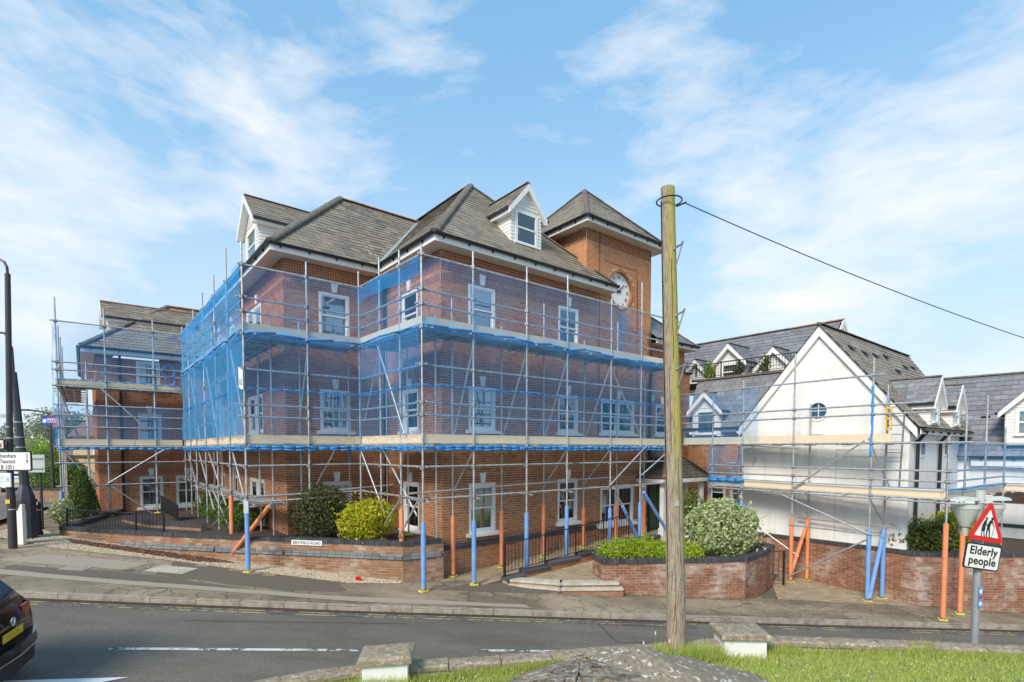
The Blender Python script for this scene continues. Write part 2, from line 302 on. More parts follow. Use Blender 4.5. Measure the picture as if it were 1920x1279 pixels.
# ------------------------------------------------------------------ mesh helpers
WO = {}                                     # world origin of every parent with identity rotation
class MB:
    def __init__(s): s.v = []; s.f = []; s.m = []
    def add(s, vs, fs, m=0):
        k = len(s.v); s.v.extend([tuple(p) for p in vs]); s.f.extend([tuple(i+k for i in f) for f in fs]); s.m.extend([m]*len(fs))
        return s
    def box(s, o, ax, ay, az, m=0):         # o corner, three edge vectors
        o, ax, ay, az = map(Vector, (o, ax, ay, az))
        vs = [o, o+ax, o+ax+ay, o+ay, o+az, o+ax+az, o+ax+ay+az, o+ay+az]
        fs = [(0, 3, 2, 1), (4, 5, 6, 7), (0, 1, 5, 4), (1, 2, 6, 5), (2, 3, 7, 6), (3, 0, 4, 7)]
        if ax.cross(ay).dot(az) < 0: fs = [f[::-1] for f in fs]
        return s.add(vs, fs, m)
    def cbox(s, c, sx, sy, sz, m=0, rz=0):
        X = Vector((math.cos(rz), math.sin(rz), 0)); Y = Vector((-math.sin(rz), math.cos(rz), 0))
        return s.box(Vector(c)-X*sx/2-Y*sy/2, X*sx, Y*sy, Vector((0, 0, sz)), m)
    def tube(s, p, q, r, r2=None, n=8, m=0, caps=True):
        p, q = Vector(p), Vector(q); r2 = r if r2 is None else r2; d = (q-p).normalized()
        a = d.orthogonal().normalized(); b = d.cross(a)
        vs = [c+(a*math.cos(2*math.pi*i/n)+b*math.sin(2*math.pi*i/n))*rr for c, rr in ((p, r), (q, r2)) for i in range(n)]
        fs = [(i, (i+1) % n, n+(i+1) % n, n+i) for i in range(n)]
        if caps: fs += [tuple(range(n))[::-1], tuple(range(n, 2*n))]
        return s.add(vs, fs, m)
    def path(s, pts, r, n=6, m=0):
        for p, q in zip(pts, pts[1:]): s.tube(p, q, r, n=n, m=m)
        return s
    def prism(s, poly, d, m=0):             # planar polygon extruded by vector d
        poly = [Vector(p) for p in poly]; d = Vector(d); n = len(poly)
        nr = Vector((0, 0, 0))
        for i in range(n): nr += poly[i].cross(poly[(i+1) % n])
        tri = [tuple(x) for x in tessellate_polygon([poly])]
        if nr.dot(d) > 0: poly = poly[::-1]; tri = [tuple(n-1-i for i in f) for f in tri]
        tri2 = []
        for f in tri:
            a, b, c = (poly[i] for i in f); tri2.append(f if (b-a).cross(c-a).dot(d) < 0 else f[::-1])
        vs = poly+[p+d for p in poly]
        fs = tri2+[tuple(i+n for i in f[::-1]) for f in tri2]+[(i, i+n, (i+1) % n+n, (i+1) % n) for i in range(n)]
        return s.add(vs, fs, m)
    def sheet(s, poly, m=0):
        poly = [Vector(p) for p in poly]
        fs = []
        for f in tessellate_polygon([poly]):
            a, b, c = (poly[i] for i in f); fs.append(f if (b-a).cross(c-a).z > 0 else tuple(f)[::-1])
        return s.add(poly, fs, m)
    def build(s, name, mat, parent=None, org=None, local=False, smooth=False, **kw):
        me = bpy.data.meshes.new(name)
        off = Vector((0, 0, 0))
        if not local:
            if org is not None: off = Vector(org)
            elif parent is not None: off = WO[parent.name]
        me.from_pydata([tuple(Vector(p)-off) for p in s.v], [], s.f)
        mats = mat if isinstance(mat, (list, tuple)) else [mat]
        for k in mats: me.materials.append(M[k] if isinstance(k, str) else k)
        if len(mats) > 1: me.polygons.foreach_set('material_index', s.m)
        if smooth: me.polygons.foreach_set('use_smooth', [True]*len(me.polygons))
        me.update()
        return link(name, me, parent, org, **kw)
def link(name, me, parent=None, org=None, label=None, cat=None, group=None, kind=None):
    o = bpy.data.objects.new(name, me); COL.objects.link(o)
    if parent is not None: o.parent = parent; WO.setdefault(o.name, WO.get(parent.name, Vector()))
    elif org is not None: o.location = org; WO[o.name] = Vector(org)
    else: WO[o.name] = Vector((0, 0, 0))
    for k, val in (('label', label), ('category', cat), ('group', group), ('kind', kind)):
        if val: o[k] = val
    return o
def root(name, loc, label, cat, group=None, kind=None, rz=0):
    o = link(name, None, None, Vector(loc), label, cat, group, kind); o.rotation_euler[2] = rz; o.empty_display_size = .2; return o
def np_mesh(name, V, F, mat, parent=None, org=(0, 0, 0), **kw):
    """V (n,3) world coords, F (m,k) faces of one size"""
    me = bpy.data.meshes.new(name); off = np.array(WO[parent.name] if parent else org)
    V = (V-off).astype(np.float32); n, k = F.shape
    me.vertices.add(len(V)); me.vertices.foreach_set('co', V.ravel())
    me.loops.add(n*k); me.loops.foreach_set('vertex_index', F.ravel().astype(np.int32))
    me.polygons.add(n); me.polygons.foreach_set('loop_start', np.arange(0, n*k, k, dtype=np.int32)); me.polygons.foreach_set('use_smooth', np.zeros(n, dtype=bool))
    me.materials.append(M[mat] if isinstance(mat, str) else mat); me.update(calc_edges=True); me.validate()
    return link(name, me, parent, None if parent else org, **kw)

# ------------------------------------------------------------------ ground levels and building frame
def g(x, y):
    z = -.1-.07*max(-15., min(19., x))
    far = max(0., y-24)
    return z-min(far*.05, 3.5)
U = Vector((math.sin(R(50.9)), math.cos(R(50.9)), 0)); V_ = Vector((-U.y, U.x, 0)); Z = Vector((0, 0, 1))
P0 = Vector((-2, 15, 0))
def B(a, b, z=0): return P0+U*a+V_*b+Z*z
def G(x, y, dz=0): return Vector((x, y, g(x, y)+dz))
CAM = Vector((0, 0, 3.6))

UNIT = {}
def unit_tube(mat, n=8):
    k = ('t', mat, n)
    if k not in UNIT:
        mb = MB(); mb.tube((0, 0, 0), (0, 0, 1), 1, n=n); me = bpy.data.meshes.new('tube'); me.from_pydata(mb.v, [], mb.f); me.materials.append(M[mat])
        for p in me.polygons: p.use_smooth = len(p.vertices) == 4
        UNIT[k] = me
    return UNIT[k]
def rod(name, p, q, r, mat, parent, **kw):
    p, q = Vector(p), Vector(q); o = link(name, unit_tube(mat), parent, **kw)
    d = q-p; o.location = p-WO[parent.name]; o.rotation_mode = 'QUATERNION'; o.rotation_quaternion = d.to_track_quat('Z', 'Y'); o.scale = (r, r, d.length); return o
def plank(name, p, q, w, th, mat, parent, up=Z, **kw):
    """box from p to q, width w across, thickness th along 'up'"""
    p, q = Vector(p), Vector(q); k = ('p', mat)
    if k not in UNIT:
        mb = MB(); mb.box((-.5, 0, -.5), (1, 0, 0), (0, 1, 0), (0, 0, 1)); me = bpy.data.meshes.new('board'); me.from_pydata(mb.v, [], mb.f); me.materials.append(M[mat]); UNIT[k] = me
    o = link(name, UNIT[k], parent, **kw); Y = (q-p); L = Y.length; Y = Y/L; X = Y.cross(up).normalized(); Zz = X.cross(Y)
    m = Matrix((X*w, Y*L, Zz*th)).transposed().to_4x4(); m.translation = (p+q)/2-Y*L/2-WO[parent.name]; o.matrix_local = m; return o

class Fac:                                   # a facade: s to the right as seen, y into the wall, z up
    def __init__(s, a, b, kind): s.o = B(a, b); s.X, s.Y = (U, V_) if kind == 'V' else (-V_, U)
    def p(s, x, y, z): return s.o+s.X*x+s.Y*y+Z*z
    def mat(s, x, y, z, parent):
        m = Matrix((s.X, s.Y, Z)).transposed().to_4x4(); m.translation = s.p(x, y, z)-WO[parent.name]; return m
    @staticmethod
    def line(p, q):                          # facade along two world points (seen with p at left)
        f = Fac.__new__(Fac); f.o = Vector((p[0], p[1], 0)); f.X = Vector((q[0]-p[0], q[1]-p[1], 0)).normalized(); f.Y = Vector((-f.X.y, f.X.x, 0)); return f

class Pieces:                                # many alike boxes: the nearest 300 become parts, the rest one 'stuff' mesh
    def __init__(s, name, stuffname, mat, dims, parent, limit=300):
        s.name, s.sn, s.mat, s.dims, s.parent, s.limit = name, stuffname, mat, dims, parent, limit; s.M = []; s.size = []; s.full = []; s.cv = []; s.cf = []
    def add(s, o, X, Y, N, w, h, t0, full):    # box at o (corner), w along X, h along Y, t0 along N
        s.M.append((tuple(o), tuple(X*w), tuple(Y*h), tuple(N*t0))); s.full.append(full)
    def done(s):
        if s.M:
            A = np.array(s.M); full = np.array(s.full); d = np.linalg.norm(A[:, 0]-np.array(CAM), axis=1); d[~full] = 1e9
            idx = np.argsort(d)[:s.limit]; idx = idx[d[idx] < 1e8]
            me = bpy.data.meshes.new(s.name); mb = MB().box((0, 0, 0), (1, 0, 0), (0, 1, 0), (0, 0, 1)); me.from_pydata(mb.v, [], mb.f); me.materials.append(M[s.mat])
            off = WO[s.parent.name]
            for i in idx:
                o = link(s.name, me, s.parent); m = Matrix([list(A[i, 1]), list(A[i, 2]), list(A[i, 3])]).transposed().to_4x4(); m.translation = Vector(A[i, 0])-off; o.matrix_local = m
            keep = np.ones(len(A), bool); keep[idx] = False; A = A[keep]
            if len(A):
                c = np.array([[0, 0, 0], [1, 0, 0], [1, 1, 0], [0, 1, 0], [0, 0, 1], [1, 0, 1], [1, 1, 1], [0, 1, 1.]])
                V = A[:, 0][:, None, :]+np.einsum('kc,nci->nki', c, A[:, 1:])
                f = np.array([(4, 5, 6, 7), (0, 1, 5, 4), (1, 2, 6, 5), (2, 3, 7, 6), (3, 0, 4, 7)])
                F = (f[None]+(np.arange(len(A))*8)[:, None, None]).reshape(-1, 4)
                det = np.einsum('ni,ni->n', np.cross(A[:, 1], A[:, 2]), A[:, 3]) < 0
                F = F.reshape(len(A), 5, 4); F[det] = F[det][:, :, ::-1]; F = F.reshape(-1, 4)
                np_mesh(s.sn, V.reshape(-1, 3), F, s.mat, s.parent, kind='stuff')
        if s.cv:
            mb = MB(); mb.v = s.cv; mb.f = s.cf; mb.build(s.sn, s.mat, s.parent, kind='stuff')
def bricks(P, fac, s0, s1, z0, z1, holes=(), kind='flemish', proud=.006, circle=None, zf=None, course=.075):
    """lay bricks on a facade; holes are (s0,s1,z0,z1)"""
    N = -fac.Y; nr = max(1, round((z1-z0)/course)); ch = (z1-z0)/nr
    for j in range(nr):
        za = z0+j*ch; zb = za+ch; row = []
        if kind == 'soldier': x = s0; seq = [.065]; k = 0; gap = .01
        elif kind == 'stretcher': x = s0-(.1125 if j % 2 else 0); seq = [.215]; k = 0
        else: x = s0-(.169 if j % 2 else 0); seq = [.215, .1025]; k = 0
        while x < s1:
            w = seq[k % len(seq)]; row.append((x, x+w)); x += w+.012; k += 1
        for a, b in row:
            a2, b2 = max(a, s0), min(b, s1); segs = [(a2, b2)]
            for h in holes:
                if min(zb, h[3])-max(za, h[2]) > .45*ch:
                    ns = []
                    for p, q in segs:
                        if q <= h[0] or p >= h[1]: ns.append((p, q)); continue
                        if p < h[0]: ns.append((p, h[0]))
                        if q > h[1]: ns.append((h[1], q))
                    segs = ns
            for p, q in segs:
                if q-p < .02: continue
                if circle and ((p+q)/2-circle[0])**2+((za+zb)/2-circle[1])**2 < circle[2]**2: continue
                if zf and (za < zf((p+q)/2)): continue
                pr = proud*(1+random.uniform(-.25, .25))
                P.add(fac.p(p, 0, za+.006), fac.X, Z, N, q-p, ch-.012, pr, (q-p) > .2 and kind != 'soldier')
def wallface(mb, fac, s0, s1, z0, z1, holes=(), th=.25):
    xs = sorted({s0, s1, *[min(max(h[i], s0), s1) for h in holes for i in (0, 1)]}); zs = sorted({z0, z1, *[min(max(h[i], z0), z1) for h in holes for i in (2, 3)]})
    for xa, xb in zip(xs, xs[1:]):
        for za, zb in zip(zs, zs[1:]):
            cx, cz = (xa+xb)/2, (za+zb)/2
            if any(h[0] < cx < h[1] and h[2] < cz < h[3] for h in holes): continue
            mb.add([fac.p(xa, 0, za), fac.p(xb, 0, za), fac.p(xb, 0, zb), fac.p(xa, 0, zb)], [(0, 1, 2, 3)])
    for h in holes:                           # reveals
        a, b, c, d = h
        q = [(a, c), (b, c), (b, d), (a, d)]
        for (x1, y1), (x2, y2) in zip(q, q[1:]+q[:1]):
            mb.add([fac.p(x1, 0, y1), fac.p(x1, th, y1), fac.p(x2, th, y2), fac.p(x2, 0, y2)], [(0, 1, 2, 3)])

def clip2(poly, half):
    """clip polygon list[(x,y)] by half planes (n, d): n.x<=d"""
    for (nx, ny), d in half:
        out = []
        for i in range(len(poly)):
            p, q = poly[i], poly[(i+1) % len(poly)]; dp = nx*p[0]+ny*p[1]-d; dq = nx*q[0]+ny*q[1]-d
            if dp <= 0: out.append(p)
            if dp*dq < 0: k = dp/(dp-dq); out.append((p[0]+(q[0]-p[0])*k, p[1]+(q[1]-p[1])*k))
        poly = out
        if len(poly) < 3: return []
    return poly
def tiles(P, poly, w, h, gap=.006, t_lo=.022, t_hi=.006, stagger=.5, jit=.0, lift=.0, ex=None):
    """lay slates / pavers on a convex planar polygon of world points; first edge is the eave"""
    poly = [Vector(p) for p in poly]; X = (poly[1]-poly[0]).normalized() if ex is None else ex
    n = Vector((0, 0, 0))
    for i in range(len(poly)): n += poly[i].cross(poly[(i+1) % len(poly)])
    n.normalize()
    if n.z < 0: n = -n
    Y = n.cross(X).normalized()
    if ex is None and (poly[2]-poly[0]).dot(Y) < 0: X = -X; Y = -Y
    o = poly[0]; q = [((p-o).dot(X), (p-o).dot(Y)) for p in poly]
    ar = sum(q[i][0]*q[(i+1) % len(q)][1]-q[(i+1) % len(q)][0]*q[i][1] for i in range(len(q)))
    if ar < 0: q = q[::-1]
    half = []
    for i in range(len(q)):
        (x1, y1), (x2, y2) = q[i], q[(i+1) % len(q)]; L = math.hypot(x2-x1, y2-y1)
        if L < 1e-6: continue
        nx, ny = (y2-y1)/L, -(x2-x1)/L; half.append(((nx, ny), nx*x1+ny*y1))
    x0, x1 = min(p[0] for p in q), max(p[0] for p in q); y0, y1 = min(p[1] for p in q), max(p[1] for p in q)
    for j in range(int((y1-y0)/h)+1):
        ya = y0+j*h; yb = ya+h-gap*.3
        for i in range(-1, int((x1-x0)/w)+2):
            xa = x0+(i+(stagger if j % 2 else 0))*w+gap/2; xb = xa+w-gap
            c = clip2([(xa, ya), (xb, ya), (xb, yb), (xa, yb)], half)
            if len(c) < 3: continue
            a = abs(sum(c[k][0]*c[(k+1) % len(c)][1]-c[(k+1) % len(c)][0]*c[k][1] for k in range(len(c))))/2
            if a < .0008: continue
            dz = random.uniform(-jit, jit); full = len(c) == 4 and a > .98*(xb-xa)*(yb-ya)
            tilt = (t_lo-t_hi)/h
            if full and t_lo == t_hi:
                P.add(o+X*xa+Y*ya+n*(lift), X, Y, n, xb-xa, yb-ya, t_lo+dz, True)
            elif full:
                # sloped slate: shear so that the lower edge stands proud
                P.add(o+X*xa+Y*ya+n*(lift+t_lo-.008+dz), X, (Y-n*tilt), n, xb-xa, yb-ya, .008, True)
            else:
                k = len(P.cv); m = len(c)
                P.cv += [tuple(o+X*x+Y*y+n*lift) for x, y in c]+[tuple(o+X*x+Y*y+n*(lift+t_lo+dz-tilt*(y-ya))) for x, y in c]
                P.cf.append(tuple(range(k+m, k+2*m))); P.cf += [(k+e, k+(e+1) % m, k+m+(e+1) % m, k+m+e) for e in range(m)]
def ridge_tiles(parent, p, q, mat='ridge', r=.11, L=.42, name='ridge_tile'):
    p, q = Vector(p), Vector(q); d = q-p; n = max(1, round(d.length/L)); k = ('r', mat, r)
    if k not in UNIT:
        mb = MB(); m = 7
        prof = [(math.cos(math.pi*i/(m-1))*1.0, math.sin(math.pi*i/(m-1))*.62) for i in range(m)]
        vs = []; 
        for y, s in ((0, 1.06), (.93, 1.0), (.96, 1.05), (1.0, 1.05)): vs += [(x*s, y, z*s) for x, z in prof]
        fs = [(j*m+i+1, j*m+i, (j+1)*m+i, (j+1)*m+i+1) for j in range(3) for i in range(m-1)]+[tuple(range(m)), tuple(range(3*m, 4*m))[::-1]]
        me = bpy.data.meshes.new(name); me.from_pydata(vs, [], fs); me.materials.append(M[mat]); UNIT[k] = me
    Y = d/d.length; X = Y.cross(Z).normalized(); Zz = X.cross(Y)
    for i in range(n):
        o = link(name, UNIT[k], parent); s = d.length/n
        m = Matrix((X*r, Y*s, Zz*r)).transposed().to_4x4(); m.translation = p+Y*s*i-WO[parent.name]-Zz*.02+Zz*random.uniform(-.004, .004); o.matrix_local = m

# windows ---------------------------------------------------------------
WM = {}
def shared(key, fn, mats):
    if key not in WM:
        mb = MB(); fn(mb); me = bpy.data.meshes.new(key[0]); me.from_pydata(mb.v, [], mb.f)
        for k in (mats if isinstance(mats, list) else [mats]): me.materials.append(M[k])
        if isinstance(mats, list): me.polygons.foreach_set('material_index', mb.m)
        me.update(); WM[key] = me
    return WM[key]
def window(parent, fac, s, z, w, h, inner='curtain', sill=True, key=True, sash=True, depth=.07, name='window', frame=.075, part=1.):
    """frame mesh is the part; sash, pane, sill, keystone and curtain its sub-parts. local x right, y in, z up"""
    k = (round(w, 2), round(h, 2), frame, sash)
    def fr(mb):
        f = frame
        for a, b, c, d in ((0, f, 0, h), (w-f, w, 0, h), (f, w-f, h-f, h), (f, w-f, 0, f*.8)): mb.box((a, -.02, c), (b-a, 0, 0), (0, .11, 0), (0, 0, d-c))
    o = link(name, shared(('window_frame',)+k, fr, 'white'), parent); o.matrix_local = fac.mat(s, depth-.06, z, parent); WO[o.name] = Vector((0, 0, 0))
    f = frame; mid = h*.5; r = .038
    def sub(nm, me, loc=(0, 0, 0)):
        c = link(nm, me, o); c.location = loc; return c
    if sash:
        def up(mb):
            a0, a1, c0, c1 = f+.003, w-f-.003, mid-.02, h-f-.002
            for a, b, c, d in ((a0, a0+r, c0, c1), (a1-r, a1, c0, c1), (a0+r, a1-r, c1-r, c1), (a0+r, a1-r, c0, c0+r+.01)): mb.box((a, .0, c), (b-a, 0, 0), (0, .035, 0), (0, 0, d-c))
        def lo(mb):
            a0, a1, c0, c1 = f+.003, w-f-.003, f*.8+.002, mid+.02
            for a, b, c, d in ((a0, a0+r, c0, c1), (a1-r, a1, c0, c1), (a0+r, a1-r, c1-r, c1), (a0+r, a1-r, c0, c0+r+.02)): mb.box((a, .04, c), (b-a, 0, 0), (0, .035, 0), (0, 0, d-c))
        sub('sash', shared(('upper_sash',)+k, up, 'white')); sub('sash', shared(('lower_sash',)+k, lo, 'white'))
        sub('pane', shared(('upper_pane',)+k, lambda mb: mb.box((f+r, .015, mid), (w-2*f-2*r, 0, 0), (0, .006, 0), (0, 0, h-f-r-mid)), 'glass'))
        sub('pane', shared(('lower_pane',)+k, lambda mb: mb.box((f+r, .055, f*.8), (w-2*f-2*r, 0, 0), (0, .006, 0), (0, 0, mid-f*.8)), 'glass'))
    else:
        sub('pane', shared(('pane',)+k, lambda mb: mb.box((f, .03, f*.8), (w-2*f, 0, 0), (0, .006, 0), (0, 0, h-f*1.8)), 'glass'))
    def room(mb):
        x0, x1, y0, y1, z0, z1 = .0, w, .10, .7, 0, h
        mb.add([(x0, y0, z0), (x1, y0, z0), (x1, y1, z0), (x0, y1, z0), (x0, y0, z1), (x1, y0, z1), (x1, y1, z1), (x0, y1, z1)],
               [(0, 1, 2, 3), (7, 6, 5, 4), (3, 2, 6, 7), (0, 3, 7, 4), (2, 1, 5, 6)])
    sub('room_recess', shared(('room_recess',)+k, room, 'interior'))
    if inner in ('curtain', 'curtain2'):
        def cur(mb):
            n = 26
            for side in (0, 1):
                wd = w*.5*part; vs = []
                for i in range(n+1):
                    x = i/n*wd; x = x if side == 0 else w-x; y = .16+.022*math.sin(i*1.7)+.008*math.sin(i*.6); vs += [(x, y, .02), (x, y, h-.02)]
                mb.add(vs, [(2*i, 2*i+2, 2*i+3, 2*i+1) for i in range(n)])
        sub('curtain', shared(('curtain', inner, part)+k, cur, inner))
    elif inner:
        def bl(mb):
            hh = h*part; n = max(4, int(hh/.045))
            for i in range(n): mb.box((.03, .14, h-hh+i*hh/n), (w-.06, 0, 0), (0, .012, .004), (0, -.006, hh/n*.86))
        sub('blind', shared(('blind', inner, part)+k, bl, inner))
    if sill:
        def sl_(mb):
            mb.prism([(-.11, -.15, -.10), (-.11, -.15, -.02), (-.11, .0, .01), (-.11, .0, -.10)], (w+.22, 0, 0))
        c = sub('sill', shared(('sill',)+k, sl_, 'white')); c.location = (0, -depth+.06, 0)
    if key:
        def ks(mb): mb.prism([(w/2-.07, 0, h+.03), (w/2+.07, 0, h+.03), (w/2+.11, 0, h+.33), (w/2-.11, 0, h+.33)], (0, -.05, 0))
        c = sub('keystone', shared(('keystone',)+k, ks, 'white')); c.location = (0, -depth+.06-.005, 0)
    return (s, s+w, z, z+h)

TXT = {}
def lettering(name, body, size, mat, parent, matrix, align='LEFT', extr=.002, bold=0., font_space=1.):
    cu = bpy.data.curves.new(name, 'FONT'); cu.body = body; cu.size = size; cu.extrude = extr; cu.align_x = align; cu.offset = bold; cu.resolution_u = 3; cu.space_character = font_space
    tmp = bpy.data.objects.new('tmp', cu); COL.objects.link(tmp); dg = bpy.context.evaluated_depsgraph_get()
    me = bpy.data.meshes.new_from_object(tmp.evaluated_get(dg)); bpy.data.objects.remove(tmp); bpy.data.curves.remove(cu)
    me.materials.clear(); me.materials.append(M[mat]); o = link(name, me, parent); o.matrix_local = matrix; return o
def txtmat(o, X, up, N):
    m = Matrix((X.normalized(), up.normalized(), N.normalized())).transposed().to_4x4(); m.translation = o; return m

def leaves(name, C, N, mat, parent, size, aspect=.55, flat=.35, **kw):
    """C (n,3) centres, N (n,3) outward normals -> one leaf-shaped quad each"""
    n = len(C); a = rng.normal(size=(n, 3))*(1-flat)+N*flat*1.6; a /= np.linalg.norm(a, axis=1)[:, None]
    t_ = np.cross(a, rng.normal(size=(n, 3))); t_ /= np.linalg.norm(t_, axis=1)[:, None]; b = np.cross(a, t_)
    s = size*rng.uniform(.65, 1.3, n)[:, None]; tip = a*s*.18
    V = np.stack([C-t_*s, C-b*s*aspect+tip, C+t_*s, C+b*s*aspect+tip], 1).reshape(-1, 3)
    F = np.arange(4*n).reshape(-1, 4)
    return np_mesh(name, V, F, mat, parent, **kw)
def blob(c, r, n, lump=.18, seed=0, shell=.7, freq=3., zmin=None, taper=0.):
    q = np.random.default_rng(seed); d = q.normal(size=(n, 3)); d /= np.linalg.norm(d, axis=1)[:, None]
    ph = q.uniform(0, 6.28, (6, 3)); k = np.zeros(n)
    for i in range(6): k += np.sin(d@(q.normal(size=3)*freq*(1+i*.5))+ph[i, 0])/(1+i*.5)
    rad = (shell+(1-shell)*q.uniform(0, 1, n)**.5)*(1+lump*k/2)
    P = d*rad[:, None]*np.array(r)
    if taper: P[:, :2] *= (1-taper*(P[:, 2:]/r[2]+1)/2)
    P = P+np.array(c)
    if zmin is not None: m_ = P[:, 2] > zmin; return P[m_], d[m_]
    return P, d
def bush(name, c, r, n, size, mat, label, cat='shrub', group=None, seed=1, ground=None, lump=.18, stems=7, extra=None, freq=3., taper=0., shell=.7):
    c = Vector(c); gz = c.z-r[2] if ground is None else ground
    rt = root(name, (c.x, c.y, gz), label, cat, group)
    P, d = blob(c, r, n, lump, seed, shell=shell, zmin=gz+.02, freq=freq, taper=taper); leaves('foliage', P, d, mat, rt, size, kind='stuff')
    if extra:
        P, d = blob(c, tuple(x*1.02 for x in r), extra[1], lump, seed, shell=.9, zmin=gz+.02, freq=freq, taper=taper); leaves('foliage', P, d, extra[0], rt, size, kind='stuff')
    P, d = blob(c, tuple(x*.72 for x in r), n//3, lump, seed, shell=.4, zmin=gz+.02, freq=freq, taper=taper); leaves('foliage', P, d, mat, rt, size*1.5, kind='stuff')
    P, d = blob(c, tuple(x*1.13 for x in r), n//11, lump*2.2, seed+5, shell=.86, zmin=gz+.02, freq=freq*2.2, taper=taper); leaves('foliage', P, d, mat, rt, size, kind='stuff')
    mb = MB(); q = random.Random(seed)
    for i in range(stems):
        an = q.uniform(0, 6.28); e = c+Vector((math.cos(an)*r[0]*.6, math.sin(an)*r[1]*.6, r[2]*q.uniform(-.1, .6)))
        b0 = Vector((c.x+math.cos(an)*.08, c.y+math.sin(an)*.08, gz)); md = (b0+e)/2+Vector((0, 0, .05)); mb.tube(b0, md, .018, .012, 5); mb.tube(md, e, .012, .005, 5)
    mb.build('stem', 'twig', rt); return rt

# ================================================================== THE SETTING
def gsheet(name, pts, dz, mat, **kw):
    mb = MB(); mb.sheet([G(x, y, dz) for x, y in pts]); return mb.build(name, mat, kind='structure', **kw)
# terrain to the horizon
mb = MB(); xs = [-2500, -900, -300, -120, -70, -45, -30, -22, -16, -10, 0, 10, 19, 30, 60, 150, 500, 1200, 2500]; ys = [-60, -20, 0, 6, 12, 18, 24, 34, 50, 80, 94, 160, 400, 1000, 3200]
for y in ys:
    for x in xs: mb.v.append((x, y, g(x, y)-.16))
nx = len(xs); mb.f = [(j*nx+i, j*nx+i+1, (j+1)*nx+i+1, (j+1)*nx+i) for j in range(len(ys)-1) for i in range(nx-1)]; mb.m = [0]*len(mb.f)
mb.build('ground', 'pave', kind='structure')
KERB = [(-15, 10.55), (-12.5, 10.7), (-10, 10.89), (-7.5, 11.12), (-3.74, 11.47), (0, 11.93), (4.06, 12.42), (8.52, 13.0), (13.42, 13.65), (18.8, 14.4)]
NEAR = [(-15, 3.2), (-6.4, 4.3), (-3.2, 5.3), (-1.5, 6.2), (2.5, 6.9), (6.5, 6.6), (18.8, 6.9)]
gsheet('road', [(-15, 1.0), (18.8, 3.0), (18.8, 14.4)]+KERB[::-1][1:], -.10, 'road')
gsheet('pavement', KERB+[(18.8, 23.9), (-15, 23.9)], 0, 'pave')
# side road in the distance at the left
mb = MB()
SR = [(-15.2, 12.4), (-17.6, 16.8), (-21, 23), (-27, 34), (-40, 60), (-64, 108), (-80, 108), (-50, 60), (-35, 34), (-29, 23), (-26, 16.8), (-24, 12.4)]
mb2 = [SR[:6], SR[6:]]
for i in range(5):
    a, b, c, d = SR[i], SR[i+1], SR[10-i], SR[11-i]
    mb.sheet([G(*a, .008), G(*b, .008), G(*c, .008), G(*d, .008)])
mb.build('side_road', 'road', kind='structure')
mb = MB(); mb.sheet([G(-17.9, 15.9, .014), G(-18.05, 16.1, .014), G(-24, 15.4, .014), G(-24, 15.2, .014)]); mb.build('stop_line_marking', 'paint_white', kind='structure')

# kerb stones, one by one
kr = root('kerb', G(0, 11.9), None, None, kind='structure')
def walk(pts, step):
    out = []; carry = 0
    L = [0]
    for p, q in zip(pts, pts[1:]): L.append(L[-1]+math.hypot(q[0]-p[0], q[1]-p[1]))
    def at(d):
        for i in range(len(pts)-1):
            if d <= L[i+1]+1e-9: k = (d-L[i])/(L[i+1]-L[i]); return (pts[i][0]+(pts[i+1][0]-pts[i][0])*k, pts[i][1]+(pts[i+1][1]-pts[i][1])*k)
        return pts[-1]
    d = 0
    while d+step <= L[-1]: out.append((at(d), at(d+step))); d += step
    return out
for (a, b) in walk(KERB, .915):
    p, q = G(*a, .006), G(*b, .006); d = (q-p).normalized(); nrm = d.cross(Z).normalized()
    p += d*.006; q -= d*.006; h = random.uniform(-.004, .005)
    prof = [(0.004, -.16), (0.004, -.03), (-.02+.02, -.03), (.02, .004), (.125, .008), (.125, -.16)]
    prof = [(.0, -.16), (.0, -.028), (.022, .004), (.13, .008), (.13, -.16)]
    mb = MB(); mb.prism([p+nrm*(.0-x)+Z*(z+h) for x, z in prof], q-p); mb.build('kerb_stone', 'kerb', kr)
def offset_strip(name, pts, o1, o2, dz, mat):
    mb = MB()
    for p, q in zip(pts, pts[1:]):
        d = Vector((q[0]-p[0], q[1]-p[1], 0)).normalized(); n = d.cross(Z)
        mb.sheet([G(p[0]+n.x*o1, p[1]+n.y*o1, dz), G(q[0]+n.x*o1, q[1]+n.y*o1, dz), G(q[0]+n.x*o2, q[1]+n.y*o2, dz), G(p[0]+n.x*o2, p[1]+n.y*o2, dz)])
    return mb.build(name, mat, kind='structure')
offset_strip('yellow_line', KERB, .20, .26, -.094, 'paint_yellow'); offset_strip('yellow_line', KERB, .36, .42, -.094, 'paint_yellow')
offset_strip('gutter_dirt', KERB, .02, .17, -.096, 'soil')
CL = [(-6.73, 8.69), (-5.0, 8.97), (-2.59, 9.36)]; offset_strip('centre_line_dash', CL, -.05, .05, -.094, 'paint_white')
offset_strip('centre_line_dash', [(-.7, 9.71), (1.2, 9.99), (3.3, 10.34)], -.05, .05, -.094, 'paint_white')
mb = MB()
for (p_, q_) in (((1.96, 11.74), (2.15, 10.66)), ((1.96, 11.74), (4.2, 11.9)), ((2.15, 10.66), (4.6, 10.9)), ((-6.4, 10.2), (-2.2, 10.9))):
    d_ = Vector((q_[0]-p_[0], q_[1]-p_[1], 0)).normalized(); n_ = d_.cross(Z)*.012; mb.sheet([G(p_[0]-n_.x, p_[1]-n_.y, -.095), G(q_[0]-n_.x, q_[1]-n_.y, -.095), G(q_[0]+n_.x, q_[1]+n_.y, -.095), G(p_[0]+n_.x, p_[1]+n_.y, -.095)])
mb.build('road_seam', 'soil', kind='structure')
